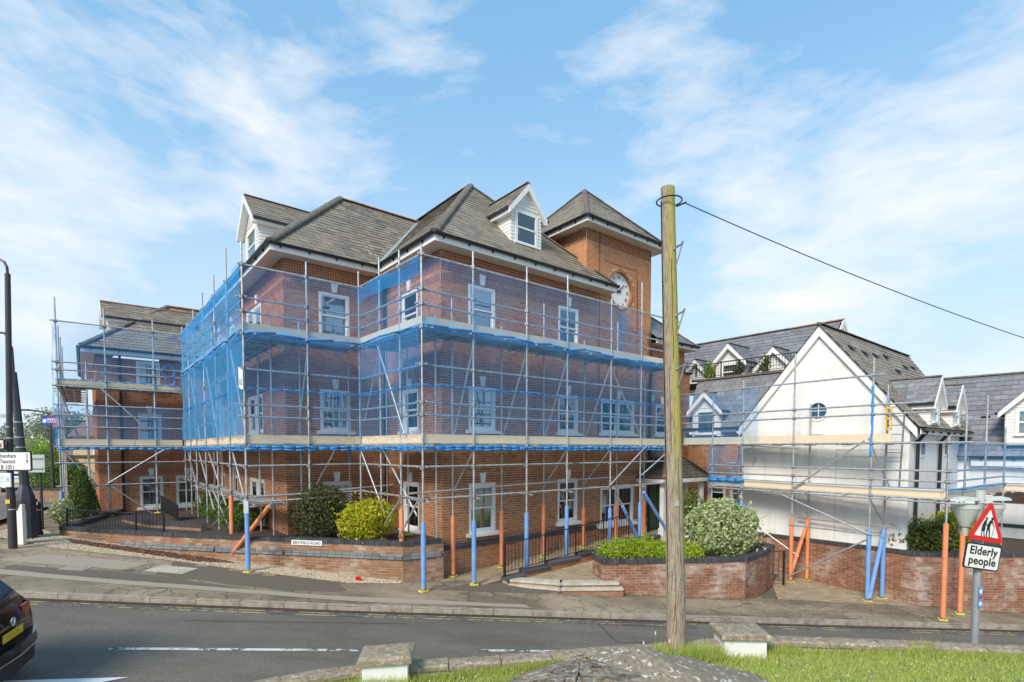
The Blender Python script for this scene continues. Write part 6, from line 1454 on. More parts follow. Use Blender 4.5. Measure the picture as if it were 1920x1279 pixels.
wr('Elsenham', .42, .355, .155); wr('2', 1.43, .355, .155, al='RIGHT'); wr('Thaxted', .45, .205, .155); wr('9', 1.43, .205, .155, al='RIGHT'); wr('B 1051', .52, .05, .155)
cs = root('court_name_sign', (-13.9, 14.3, 3.7), 'small cream sign with black border ending in ting, above the direction sign', 'road sign'); oc = Vector((-14.53, 14.5, 3.60)); panel('sign_panel', oc, .78, .28, 'sign_black', cs, 'soffit', rad=.03); wr('ting', .70, .09, .15, cs, 'RIGHT', oc)
sm = root('notice_sign', (-13.9, 14.3, 2.6), 'small weathered white notice plate below the direction sign', 'notice'); on = Vector((-13.99, 14.38, 2.58)); panel('sign_panel', on, .42, .38, 'sign_white', sm, bw=.01, rad=.02)
for k, (w_, z_) in enumerate(((.2, .27), (.16, .22), (.22, .15), (.14, .1))): mb = MB(); mb.box(on+SX*.04+Z*z_+SN*.034, SX*w_, SN*.004, Z*.018); mb.build('faded_print', 'sign_grey', sm)
mb = MB(); mb.box(on+SX*.29+Z*.14+SN*.034, SX*.08, SN*.004, Z*.12); mb.build('faded_print', 'sign_grey', sm)
bk = root('back_of_sign', (-14.0, 17.2, 3), 'pale grey back of a road sign partly hidden behind the direction sign', 'road sign'); mb = MB(); ob = Vector((-16.2, 17.4, 2.85)); mb.prism([ob, ob+SX*.95, ob+SX*.95+Z*.58, ob+Z*.58], -SN*.02); mb.build('sign_panel', 'sign_grey', bk)
for z_ in (.12, .45): mb = MB(); mb.box(ob+Z*z_+SN*.03, SX*.9, SN*.02, Z*.03); mb.build('stiffener', 'galv', bk)
mb = MB(); mb.tube(Vector((-15.6, 17.45, g(-15.6, 17.4))), Vector((-15.6, 17.45, 3.45)), .04); mb.build('post', 'lampgrey', bk)
# tapered camera mast with wide base cabinet
mx_, my_ = -14.66, 15.85; mz = g(mx_, my_)
cm = root('camera_mast', (mx_, my_, mz), 'tapered blue grey mast with a flared cabinet base and small cameras on top', 'mast')
def loft(mb, secs, n=8, sq=True):
    vs = []
    for (c, w) in secs:
        c = Vector(c)
        for i in range(n): a = 2*math.pi*(i+.5)/n; vs.append(c+Vector((math.cos(a)*w, math.sin(a)*w, 0)))
    fs = [(j*n+i, j*n+(i+1) % n, (j+1)*n+(i+1) % n, (j+1)*n+i) for j in range(len(secs)-1) for i in range(n)]+[tuple(range(n))[::-1], tuple(range((len(secs)-1)*n, len(secs)*n))]
    mb.add(vs, fs)
mb = MB(); loft(mb, [((mx_, my_, mz), .26), ((mx_, my_, mz+1.15), .26), ((mx_, my_, mz+1.32), .22), ((mx_, my_, mz+1.62), .12)]); cab = mb.build('cabinet', 'lampgrey', cm)
mb = MB(); mb.box((mx_-.09, my_-.252, mz+.25), (.18, 0, 0), (0, .01, 0), (0, 0, .7)); mb.build('cabinet_door', 'lampgrey', cab)
mb = MB(); loft(mb, [((mx_, my_, mz+1.62), .125), ((mx_-.2, my_, 5.9), .085)]); mb.build('shaft', 'lampgrey', cm)
for z in (3.65, 3.95, 4.4): k = (z-mz-1.62)/(5.9-mz-1.62); mb = MB(); mb.tube((mx_-.2*k, my_, z), (mx_-.2*k, my_, z+.03), .13-.04*k, n=12); mb.build('band', 'galv', cm)
mb = MB(); mb.tube((mx_-.2, my_, 5.9), (mx_-.21, my_, 6.6), .04, .03); mb.path([Vector((mx_-.21, my_, 6.5)), Vector((mx_-.3, my_, 7.0)), Vector((mx_-.32, my_, 8.0))], .008, 5); mb.build('aerial', 'lampgrey', cm)
mb = MB(); mb.path([Vector((mx_-.21, my_, 6.6)), Vector((mx_-.4, my_, 7.05)), Vector((mx_-.75, my_, 7.08)), Vector((mx_-.86, my_, 6.95))], .03, 6); mb.tube((mx_-.86, my_, 6.92), (mx_-.86, my_, 6.80), .15, .13, 12); mb.tube((mx_-.86, my_, 6.80), (mx_-.86, my_, 6.68), .11, .04, 12); mb.build('dome_camera', 'lampgrey', cm)
mb = MB(); mb.box((mx_-.55, my_-.1, 4.55), (.22, 0, 0), (0, .12, 0), (0, 0, .1)); mb.box((mx_-.36, my_-.05, 4.58), (.2, 0, 0), (0, .03, 0), (0, 0, .03)); mb.build('traffic_camera', 'sign_grey', cm)
# slim pale service pillar
px_, py_ = -14.1, 15.05; pz_ = g(px_, py_); mb = MB(); mb.box((px_-.16, py_-.04, pz_), (.32, -.05, 0), (0, .12, 0), (0, 0, .95)); mb.prism([Vector((px_+.0, py_-.06, pz_+.95)), Vector((px_+.16, py_-.09, pz_+.95)), Vector((px_+.16, py_-.09, pz_+1.15)), Vector((px_+.1, py_-.08, pz_+1.15))], (0, .1, 0))
mb.build('service_pillar', 'pierwhite', None, org=(px_, py_, pz_), label='slim white service pillar beside the foot of the street lamp', cat='pillar')
# bollards in a row going away
for i in range(9):
    y = 16.35+i*.72; x = -14.72-i*.73; z = g(x, y)
    rt = root('bollard', (x, y, z), ['nearest black bollard beside the mast cabinet', 'second black bollard in the row running away from the mast', 'third black bollard of the row by the side road', 'fourth black bollard of the row by the side road', 'fifth black bollard of the row by the side road', 'sixth black bollard of the row by the side road', 'seventh black bollard of the row by the side road', 'eighth black bollard of the row by the side road', 'farthest black bollard of the row by the side road'][i], 'bollard', 'black bollards along the side road')
    mb = MB(); mb.tube((x, y, z-.02), (x, y, z+.12), .10, .09, 10); mb.tube((x, y, z+.12), (x, y, z+.92), .07, .06, 10); mb.tube((x, y, z+.92), (x, y, z+.96), .085, n=10); mb.tube((x, y, z+.96), (x, y, z+1.05), .07, .03, 10); mb.build('post', 'black', rt)
    mb = MB(); mb.tube((x, y, z+.78), (x, y, z+.81), .075, n=10); mb.build('band', 'galv', rt)
# far lamps
def far_lamp(x, y, h, arm, label, r=.09):
    z = g(x, y); rt = root('street_lamp', (x, y, z), label, 'street lamp', 'thin lamp posts down the street'); mb = MB(); mb.tube((x, y, z-.3), (x, y, z+h-.3), r, r*.6, 8); mb.build('pole', 'lampbrown', rt)
    mb = MB(); mb.path([Vector((x, y, z+h-.3)), Vector((x-.15, y, z+h)), Vector((x-arm*.6, y, z+h+.12)), Vector((x-arm, y, z+h+.18))], r*.45, 6); mb.build('arm', 'lampbrown', rt); mb = MB(); mb.box((x-arm-.5, y-.12, z+h+.12), (.55, 0, 0), (0, .24, 0), (0, 0, .09)); mb.build('lantern', 'lampgrey', rt)
far_lamp(-26.05, 29.9, 5.0, 1.2, 'thin dark street lamp with a long arm beside the estate agent banner'); far_lamp(-44, 52, 5.8, 1.6, 'distant thin street lamp behind the estate agent banner', .08)
tp = root('timber_post', (-37, 43, g(-37, 43)), 'short dark timber post far down the street', 'post'); mb = MB(); mb.tube((-37, 43, 0), (-37.3, 43, 5.2), .12, .09); mb.build('shaft', 'fence_wood', tp)
fb = root('timber_board', (-26, 30.5, 3), 'dark brown timber board above the hedge by the thin lamp', 'board'); mb = MB(); mb.box((-26.2, 30.6, 3.05), (2.0, 0, 0), (0, .08, 0), (0, 0, .22)); mb.build('plank', 'fence_wood', fb); mb = MB(); mb.tube((-25.4, 30.6, 1.4), (-25.4, 30.6, 3.1), .05); mb.build('post', 'fence_wood', fb)
bn = root('estate_agent_board', (-22.0, 25.5, 4.9), 'small blue and red SPARTA banner board fixed high beside the left scaffold', 'banner')
ob = Vector((-22.65, 25.5, 4.74)); bx = Vector((.99, -.1, 0)).normalized(); bnm = Vector((-.1, -.99, 0)).normalized()
mb = MB(); mb.box(ob, bx*.45, -bnm*.03, Z*.5); mb.build('board', 'banner_blue', bn); mb = MB(); mb.box(ob+bx*.452, bx*.5, -bnm*.03, Z*.5); mb.build('board', 'banner_red', bn)
mb = MB(); mb.prism([ob+bx*.3+bnm*.004, ob+bx*.55+bnm*.004, ob+bx*.75+Z*.5+bnm*.004, ob+bx*.6+Z*.5+bnm*.004], bnm*.003); mb.build('print_stripe', 'banner_blue', bn)
lettering('lettering', 'SPARTA', .16, 'sign_white', bn, txtmat(ob+bx*.30+Z*.24+bnm*.012-WO[bn.name], bx, Z, bnm), 'LEFT', .001, .004)
mb = MB(); mb.prism(disc_poly(ob+bx*.17+Z*.23+bnm*.006, .1, 14, bx, Z), bnm*.004); mb.build('print_emblem', 'sign_white', bn)
mb = MB(); mb.box(ob+bx*.3+Z*.16+bnm*.008, bx*.55, bnm*.003, Z*.03); mb.build('print_line', 'sign_white', bn)
mb = MB(); mb.tube(ob+bx*.9+Z*.25, Vector((-21.2, 26.3, 4.99)), .03); mb.build('bracket', 'lampgrey', bn)

# ================================================================== CARS
def car(o, H, name, paint, label, plate=True, L=4.5, Wd=1.84, rear_txt=True, group=None):
    """o = rear centre on the ground, H = heading"""
    H = Vector((*H, 0)).normalized(); Rt = H.cross(Z); o = Vector(o); slope = math.atan(-.07*H.x)
    Hs = (H+Z*(-.07*H.x)).normalized(); Rs = (Rt+Z*(-.07*Rt.x)).normalized(); Up = Rs.cross(Hs).normalized()
    P = lambda x, y, z: o+Hs*x+Rs*y+Up*z
    rt = root(name, o, label, 'car', group)
    # stations along the length: (x, z list & half widths) for a lofted body; profile points from sill to roof centre
    W2 = Wd/2
    def station(x, sill, belt, roof, wb, wr, bulge=.0):
        return [P(x, y, z) for y, z in ((0, sill), (wb*.8, sill), (wb*.985, sill+.12), (wb+bulge, sill+(belt-sill)*.45), (wb*.985, belt-.12), (wb*.93, belt), (wr*1.0, roof-.1), (wr*.86, roof-.025), (wr*.4, roof), (0, roof+.005))]
    stn = [(-.02, .36, .78, .84, W2*.72, W2*.68), (.02, .30, .86, .92, W2*.88, W2*.74), (.10, .27, 1.06, 1.13, W2*.96, W2*.80), (.22, .26, 1.12, 1.30, W2*.985, W2*.80), (.42, .25, 1.12, 1.50, W2, W2*.76), (.62, .25, 1.11, 1.61, W2, W2*.73), (.95, .25, 1.10, 1.65, W2, W2*.73), (1.9, .25, 1.07, 1.67, W2, W2*.73), (2.5, .25, 1.05, 1.62, W2, W2*.70), (3.0, .25, 1.03, 1.38, W2, W2*.68), (3.45, .25, 1.00, 1.06, W2, W2*.72), (4.1, .27, .92, .97, W2*.96, W2*.72), (4.42, .3, .75, .8, W2*.86, W2*.66), (4.5, .36, .62, .66, W2*.7, W2*.6)]
    mb = MB(); n = 10
    for s in (1, -1):
        vs = []
        for st_ in stn:
            pts = station(*st_); pts = [p if s == 1 else p-Rs*2*((p-o).dot(Rs)) for p in pts]; vs += pts
        k = len(stn); fs = [(j*n+i, (j+1)*n+i, (j+1)*n+i+1, j*n+i+1) for j in range(k-1) for i in range(n-1)]; fs.append(tuple(range(n))); fs.append(tuple(range((k-1)*n, k*n))[::-1])
        if s == -1: fs = [f[::-1] for f in fs]
        mb.add(vs, fs)
    body = mb.build('body', paint, rt, smooth=True)
    md = body.modifiers.new('s', 'SUBSURF'); md.levels = 1; md.render_levels = 2
    def quad(nm, pts, mat, par=rt, th=.012, nrm=None):
        pts = [P(*p) for p in pts]; nn = (pts[1]-pts[0]).cross(pts[3]-pts[0]).normalized(); nn = nn if nn.dot(CAM-pts[0]) > 0 else -nn
        mb = MB(); mb.prism([p for p in pts], nn*th); return mb.build(nm, mat, par)
    # tailgate window, lamps, badge, plate, bumper
    quad('rear_window', [(.135, -.60, 1.17), (.135, .60, 1.17), (.46, .52, 1.54), (.46, -.52, 1.54)], 'carglass')
    for s in (1, -1):
        quad('side_window', [(.62, s*W2*.95, 1.13), (2.9, s*W2*.935, 1.08), (2.35, s*W2*.76, 1.52), (.95, s*W2*.79, 1.54)], 'carglass')
        mb = MB(); mb.prism([P(.06, s*.48, .94), P(.07, s*.72, .93), P(.08, s*.72, 1.05), P(.08, s*.48, 1.04)], -Hs*.03); mb.prism([P(.05, s*.72, .93), P(.24, s*.875, .95), P(.30, s*.87, 1.07), P(.08, s*.72, 1.06)], -Hs*.012+Rs*s*.012); mb.build('tail_light', 'tail', rt)
        mb = MB(); mb.prism([P(-.075, s*.45, .42), P(-.045, s*.68, .42), P(-.045, s*.68, .46), P(-.075, s*.45, .46)], -Hs*.012); mb.build('reflector', 'tail', rt)
    mb = MB()
    sec = [(-W2*.97, .22), (-W2*.9, .02), (-W2*.6, -.09), (0, -.13), (W2*.6, -.09), (W2*.9, .02), (W2*.97, .22)]
    for zlo, zhi, dx, mt in ((.27, .50, .0, 0), (.50, .66, -.02, 1)):
        for (y1, x1), (y2, x2) in zip(sec, sec[1:]): mb.add([P(x1+dx, y1, zlo), P(x2+dx, y2, zlo), P(x2+dx, y2, zhi), P(x1+dx, y1, zhi), P(.3, y1, zlo), P(.3, y2, zlo), P(.3, y2, zhi), P(.3, y1, zhi)], [(1, 0, 3, 2), (3, 7, 6, 2), (0, 1, 5, 4)], mt)
    mb.build('bumper', ['cartrim', paint], rt)
    mb = MB()
    for (y1, x1), (y2, x2) in zip(sec[1:-1], sec[2:-1]): mb.tube(P(x1-.028, y1, .50), P(x2-.028, y2, .50), .01, n=5)
    mb.build('chrome_strip', 'chrome', rt)
    quad('wiper', [(.13, -.05, 1.17), (.13, .35, 1.18), (.15, .35, 1.2), (.15, -.05, 1.19)], 'cartrim')
    mb = MB(); mb.box(P(.36, -.5, 1.60)-Hs*.02, Rs*1.0, Hs*.22, Up*.03); mb.build('roof_spoiler', paint, rt)
    c = P(-.045, 0, .96); pr_ = []
    mb = MB(); m_ = 28
    for i in range(m_):
        a0, a1 = 2*math.pi*i/m_, 2*math.pi*(i+1)/m_; mb.prism([c+Rs*math.cos(a)*r+Up*math.sin(a)*r for a, r in ((a0, .052), (a1, .052), (a1, .062), (a0, .062))], -Hs*.012)
    for x0, z0_, x1, z1_ in ((-.03, .04, -.008, -.005), (-.008, -.005, 0, .018), (.03, .04, .008, -.005), (.008, -.005, 0, .018), (-.048, .015, -.022, -.04), (-.022, -.04, 0, -.002), (.048, .015, .022, -.04), (.022, -.04, 0, -.002)): mb.tube(c+Rs*x0+Up*z0_-Hs*.008, c+Rs*x1+Up*z1_-Hs*.008, .005, n=5)
    mb.build('badge', 'chrome', rt)
    quad('number_plate', [(-.05, -.26, .74), (-.05, .26, .74), (-.05, .26, .85), (-.05, -.26, .85)], 'plate', th=.012)
    for i in range(7): quad('plate_smudge', [(-.064, -.2+i*.055, .765+.02*(i % 2)), (-.064, -.155+i*.055, .765+.02*(i % 2)), (-.064, -.155+i*.055, .80+.02*(i % 3)), (-.064, -.2+i*.055, .80+.02*(i % 3))], 'plate_smudge', th=.002)
    for x in (.85, 3.62):
        for s in (1, -1):
            mb = MB(); mb.tube(P(x, s*(W2-.22), .34), P(x, s*(W2+.012), .34), .345, n=26); w_ = mb.build('wheel', 'tyre', rt); mb = MB(); mb.tube(P(x, s*(W2+.012), .34), P(x, s*(W2+.02), .34), .22, n=20); mb.build('rim', 'galv', w_)
            mb = MB(); mb.tube(P(x, s*(W2-.25), .36), P(x, s*(W2+.006), .36), .40, n=26); mb.build('wheel_arch', 'cartrim', rt)
    return rt
cx_, cy_ = -6.95, 7.12
car((cx_, cy_, g(cx_, cy_)-.1), (-.93, -.36), 'parked_car', 'carpaint', 'shiny black estate car with yellow number plate at the left edge')
wx, wy = -41.5, 44; car((wx, wy, g(wx, wy)), (-.62, .78), 'white_car', 'carwhite', 'white car far down the side road behind the lamp post')

# ================================================================== ELDERLY PEOPLE sign on the near pavement
SGA = -9; ROLL = R(9)
ex, ey = 6.42, 7.22; ez = g(ex, ey)
el = root('elderly_people_sign', (ex, ey, ez), 'grey post with red triangle showing two old people and an Elderly people plate', 'road sign')
mb = MB(); mb.tube((ex, ey, ez-.1), (ex, ey, 3.02), .045, n=16); mb.build('post', 'post_grey', el, smooth=False)
TX = Vector((math.cos(R(SGA)), -math.sin(R(SGA)), 0)); TN = Vector((-TX.y*-1, -TX.x, 0)); TN = Vector((TX.y, -TX.x, 0)); c = Vector((ex, ey, 0))+TN*.075
def tpt(x, z, d=0):
    x *= .80; z = (z-1.97)*.80; return c+TX*(x*math.cos(ROLL)+z*math.sin(ROLL))+Z*(2.335-x*math.sin(ROLL)+z*math.cos(ROLL))+TN*d
TXr = TX*math.cos(ROLL)-Z*math.sin(ROLL); TZr = TX*math.sin(ROLL)+Z*math.cos(ROLL)
def rounded(pts, r, n=5):
    out = []; m_ = len(pts)
    for i in range(m_):
        a, b, e = Vector(pts[i-1]), Vector(pts[i]), Vector(pts[(i+1) % m_]); u1 = (a-b).normalized(); u2 = (e-b).normalized(); th = u1.angle(u2); dist = r/math.tan(th/2); ctr = b+(u1+u2).normalized()*(r/math.sin(th/2)); s = b+u1*dist; t__ = b+u2*dist
        a0 = math.atan2(s.y-ctr.y, s.x-ctr.x); a1 = math.atan2(t__.y-ctr.y, t__.x-ctr.x); da = (a1-a0+math.pi) % (2*math.pi)-math.pi
        for k in range(n+1): an = a0+da*k/n; out.append((ctr.x+math.cos(an)*r, ctr.y+math.sin(an)*r))
    return out
tri = [(-.375, 1.99), (.375, 1.99), (0, 2.70)]
mb = MB(); mb.prism([tpt(x, z) for x, z in rounded(tri, .045)], TN*.012); t1 = mb.build('triangle_plate', 'sign_red', el)
def shrink(k, cz_): return [(x*k, cz_+(z-cz_)*k) for x, z in tri]
cen = 1.99+.71/3
mb = MB(); mb.prism([tpt(x, z, .013) for x, z in rounded(shrink(.66, cen), .012)], TN*.003); mb.build('triangle_face', 'sign_white', t1)
# figures as flat black print
def fig(polys):
    mb = MB()
    for p_ in polys: mb.prism([tpt(x, z+2.06, .017) for x, z in p_], TN*.002)
    return mb
circ = lambda x, z, r: [(x+math.cos(2*math.pi*i/12)*r, z+math.sin(2*math.pi*i/12)*r) for i in range(12)]
woman = [circ(-.052, .318, .023), [(-.125, .095), (-.118, .20), (-.09, .275), (-.058, .30), (-.035, .285), (-.045, .25), (-.052, .21), (-.05, .17), (-.052, .10)], [(-.052, .25), (-.005, .195), (.012, .20), (.01, .183), (-.012, .178), (-.055, .22)], [(-.112, .10), (-.115, .02), (-.085, .012), (-.085, .022), (-.1, .028), (-.097, .10)], [(-.078, .10), (-.06, .02), (-.03, .012), (-.03, .022), (-.045, .03), (-.062, .10)]]
man = [circ(.062, .325, .026), [(-.02, .15), (-.012, .23), (.012, .285), (.045, .305), (.075, .295), (.062, .255), (.042, .21), (.04, .15)], [(.062, .275), (.085, .225), (.118, .195), (.128, .2), (.102, .232), (.082, .285)], [(-.02, .155), (-.018, .02), (.012, .01), (.014, .02), (-.0, .028), (.012, .155)], [(.008, .155), (.035, .08), (.042, .02), (.075, .006), (.078, .016), (.062, .026), (.056, .085), (.04, .158)], [(.122, .205), (.128, .205), (.108, .002), (.102, .002)]]
fig(woman).build('pictogram', 'sign_black', t1); fig(man).build('pictogram', 'sign_black', t1)
ep = [(-.36, 1.50), (.36, 1.50), (.36, 1.94), (-.36, 1.94)]
mb = MB(); mb.prism([tpt(x, z) for x, z in rounded(ep, .05)], TN*.012); t2 = mb.build('text_plate', 'sign_black', el)
mb = MB(); mb.prism([tpt(x, z, .013) for x, z in rounded([(-.335, 1.525), (.335, 1.525), (.335, 1.915), (-.335, 1.915)], .035)], TN*.003); mb.build('text_face', 'sign_white', t2)
lettering('lettering', 'Elderly', .155, 'sign_black', t2, txtmat(tpt(0, 1.755, .018)-WO[el.name], TXr, TZr, TN), 'CENTER', .001, .0035, 1.05)
lettering('lettering', 'people', .155, 'sign_black', t2, txtmat(tpt(0, 1.585, .018)-WO[el.name], TXr, TZr, TN), 'CENTER', .001, .0035, 1.05)
mb = MB(); mb.box(c+TX*-.03+TN*-.02+Z*1.42, TX*.06, TN*.002, Z*.30); mb.build('sticker', 'sticker', el)
for z_, m_ in ((1.63, 'sign_white'), (1.55, 'sign_red'), (1.46, 'sign_white')): mb = MB(); mb.box(c+TX*-.02+Z*z_+TN*-.017, TX*.04, TN*.002, Z*.05); mb.build('sticker_print', m_, el)
for z in (2.0, 2.2, 2.42, 2.62): mb = MB(); mb.tube((ex, ey, z), (ex, ey, z+.025), .05, n=14); mb.box(Vector((ex, ey, z))+TN*.04, TX*.06-TX*.0, TN*.03, Z*.03); mb.build('clamp', 'galv', el)
# twin flashing lamp heads and shades seen from behind at the top
mb = MB(); mb.tube((ex, ey, 2.87), (ex, ey, 3.04), .055, n=14); mb.build('post_cap', 'shell', el)
for s in (-1, 1):
    b0 = Vector((ex, ey, 2.90)); dr_v = (Vector((1, .1, 0))*s).normalized()
    mb = MB(); n = 8; prof = [(.04, .04, .04), (.15, .06, .055), (.30, .07, .06), (.42, .05, .04), (.46, .015, .015)]; vs = []
    for (x, wy_, hz_) in prof:
        for i in range(n): a = math.pi*i/(n-1); vs.append(b0+dr_v*x-Vector((-dr_v.y, dr_v.x, 0))*math.cos(a)*wy_*1.2+Z*math.sin(a)*hz_)
    mb.add(vs, [(j*n+i, j*n+i+1, (j+1)*n+i+1, (j+1)*n+i) for j in range(4) for i in range(n-1)]); mb.add([vs[j*n] for j in range(5)]+[vs[j*n+n-1] for j in range(5)][::-1], [tuple(range(10))]); mb.build('lamp_head', 'shell', el)
    cc = b0+dr_v*(.10 if s < 0 else .27)-TN*.10-Z*.08; mb = MB(); mb.tube(cc-Z*.035, cc+Z*.02, .165, .165, 18); mb.tube(cc-Z*.29, cc-Z*.035, .06, .158, 18); mb.tube(cc-Z*.42, cc-Z*.29, .035, .04, 10); mb.build('beacon_shade', 'shell', el)

# ================================================================== TELEGRAPH POLE
tx_, ty_ = 2.09, 6.57; tz_ = .98
tpole = root('telegraph_pole', (tx_, ty_, tz_), 'weathered wooden telegraph pole with yellow algae, iron steps and one cable', 'telegraph pole')
mb = MB(); n = 20; secs = 26; vs = []; top = Vector((tx_-.19, ty_, 6.78)); bot = Vector((tx_, ty_, tz_-.3)); q_ = random.Random(3); off = [q_.uniform(-.02, .02) for _ in range(n)]
for j in range(secs+1):
    k = j/secs; c = bot+(top-bot)*k+Vector((math.sin(k*5)*.008, 0, 0)); r = .122+(.082-.122)*k
    for i in range(n): a = 2*math.pi*i/n; rr_ = r*(1+off[i]*1.2+.012*math.sin(a*7+k*3)); vs.append(c+Vector((math.cos(a)*rr_, math.sin(a)*rr_, 0)))
mb.add(vs, [(j*n+i, j*n+(i+1) % n, (j+1)*n+(i+1) % n, (j+1)*n+i) for j in range(secs) for i in range(n)]+[tuple(range(secs*n, secs*n+n))]); mb.build('shaft', 'pole', tpole, smooth=False)
pc = lambda z: bot+(top-bot)*((z-bot.z)/(top.z-bot.z))
mb = MB(); c = pc(6.62); mb.path([c+Vector((math.cos(2*math.pi*i/28)*.15+.01, math.sin(2*math.pi*i/28)*.15, 0)) for i in range(29)], .009, 6); mb.build('cable_ring', 'black', tpole)
for z, s in ((6.02, 1.5), (5.22, 1.6), (4.58, 1.6)):
    mb = MB(); c = pc(z)+Vector((.03, -.095, 0)); e = c+Vector((.06*s, -.03, .03*s)); mb.path([c, e, e+Vector((.003, -.005, .03))], .012, 6); mb.tube(c-Vector((.005, 0, .008)), c+Vector((.015, -.004, .008)), .012); mb.build('iron_step', 'coupler', tpole)
    mb = MB(); mb.path([e, pc(z-.22)+Vector((.045, -.10, 0))], .009, 5); mb.build('step_stay', 'coupler', tpole)
mb = MB(); c = pc(6.55)+Vector((.09, -.02, 0)); mb.path([c, c+Vector((.12, -.0, .05))], .01, 6); mb.build('cable_bracket', 'black', tpole)
mb = MB(); pts = [pc(5.2+.45*0+k*.1)+Vector((-.098, -.03, 0)) for k in range(-38, 15)]; mb.path(pts, .007, 5); mb.build('earth_wire', 'black', tpole)
cb0 = pc(6.55)+Vector((.2, 0, .05)); cb1 = Vector((8.73, 9.0, 5.45)); pts = []
for i in range(41): k = i/40; p_ = cb0+(cb1-cb0)*k; p_.z -= .07*4*k*(1-k); pts.append(p_)
d_ = (pts[-1]-pts[-2]); pts.append(pts[-1]+d_*40)
mb = MB(); mb.path(pts, .0065, 6); mb.build('overhead_cable', 'black', tpole, smooth=True)

# ================================================================== LAWN, NEAR WALL, PIERS, MOUND
NW = [(-3.6, 5.05), (-2.75, 5.58), (-1.78, 6.0), (-1.0, 6.12), (.26, 6.33), (1.33, 6.55), (2.2, 6.72), (3.4, 6.93), (4.7, 6.80), (6.4, 6.55), (9.5, 6.3)]
lawn_z = lambda x, y: .99+.02*math.sin(x*1.3)+.015*math.sin(y*2.1+x)
lp0 = [(x, y-.12) for x, y in NW]+[(9.5, -2), (-3.6, -2)]
mb = MB(); nx_, ny_ = 70, 34
grid = {}
def near_y(x):
    for (x0, y0), (x1, y1) in zip(NW, NW[1:]):
        if x0 <= x <= x1: return y0+(y1-y0)*(x-x0)/(x1-x0)
    return NW[-1][1]
for j in range(ny_+1):
    for i in range(nx_+1):
        x = -3.6+13.1*i/nx_; yb = near_y(x)-.10; y = -2+(yb+2)*j/ny_; mb.v.append((x, y, lawn_z(x, y)))
mb.f = [(j*(nx_+1)+i, j*(nx_+1)+i+1, (j+1)*(nx_+1)+i+1, (j+1)*(nx_+1)+i) for j in range(ny_) for i in range(nx_)]; mb.m = [0]*len(mb.f); mb.build('lawn', 'lawn', kind='structure', smooth=True)
nwr = root('near_garden_wall', (0, 6.4, .5), 'low near garden wall with weathered stone coping edging the lawn', 'garden wall')
mb = MB()
for p, q in zip(NW, NW[1:]):
    f = Fac.line(p, q); L = math.hypot(q[0]-p[0], q[1]-p[1]); mb.box(f.p(0, -.06, min(g(*p), g(*q))-.3), f.X*L, f.Y*.16, Z*(1.03-min(g(*p), g(*q))+.3))
mb.build('wall_core', 'pierwhite', nwr)
for (a, b) in walk(NW, .62):
    f = Fac.line(a, b); L = math.hypot(b[0]-a[0], b[1]-a[1])-.012; h = random.uniform(-.006, .008); mb = MB(); n = 6
    for i in range(n):
        x0, x1 = L*i/n, L*(i+1)/n
        if i == 0: row = [(y, z+random.uniform(-.006, .006)) for y, z in ((-.13, 1.03), (-.135, 1.075), (-.10, 1.095), (.0, 1.10), (.10, 1.09), (.125, 1.07), (.12, 1.03))]; mb.v += [tuple(f.p(x0, y, z+h)) for y, z in row]
        row = [(y, z+random.uniform(-.006, .006)) for y, z in ((-.13, 1.03), (-.135, 1.075), (-.10, 1.095), (.0, 1.10), (.10, 1.09), (.125, 1.07), (.12, 1.03))]; mb.v += [tuple(f.p(x1, y, z+h)) for y, z in row]
        mb.f += [(i*7+k, i*7+k+1, (i+1)*7+k+1, (i+1)*7+k) for k in range(6)]; mb.m += [0]*6
    mb.f += [tuple(range(7))[::-1], tuple(range(n*7, n*7+7))]; mb.m += [0, 0]; mb.build('coping_stone', 'cap' , nwr)
def pier(cx, cy, ang, w, d, zt, label, lean=0.):
    rt = root('wall_pier', (cx, cy, .6), label, 'wall pier', 'white piers on the near garden wall'); X = Vector((math.cos(ang), math.sin(ang), 0)); Y = Vector((-X.y, X.x, 0)); c = Vector((cx, cy, 0))
    mb = MB(); mb.box(c-X*(w/2-.05)-Y*(d/2-.05)+Z*(-.4), X*(w-.1), Y*(d-.1), Z*(zt-.05+.4)); mb.build('shaft', 'pierwhite', rt)
    mb = MB(); m_ = 5; tilt = lambda x, y: lean*x
    q = random.Random(int(cx*10)); vs = []
    prof = [(0, -.055), (.0, -.005), (.03, .012), (.06, .02)]
    cor = [(-1, -1), (1, -1), (1, 1), (-1, 1)]; loop = []
    for k in range(4):
        a, b = cor[k], cor[(k+1) % 4]
        for i in range(8): loop.append((a[0]+(b[0]-a[0])*i/8, a[1]+(b[1]-a[1])*i/8))
    for o_, dz in prof:
        for (x, y) in loop: vs.append(c+X*x*(w/2-o_)+Y*y*(d/2-o_)+Z*(zt+dz+lean*x*w/2+q.uniform(-.004, .004)))
    n = 32; fs = [(j*n+i, j*n+(i+1) % n, (j+1)*n+(i+1) % n, (j+1)*n+i) for j in range(3) for i in range(n)]+[tuple(range(3*n, 4*n)), tuple(range(n))[::-1]]; mb.add(vs, fs); mb.build('cap', 'cap', rt)
pier(-1.44, 5.98, R(6), .60, .50, 1.27, 'left white pier with tilted stone cap on the near wall', .04)
pier(2.94, 6.72, R(-3), .62, .50, 1.28, 'right white pier with stone cap beside the telegraph pole')
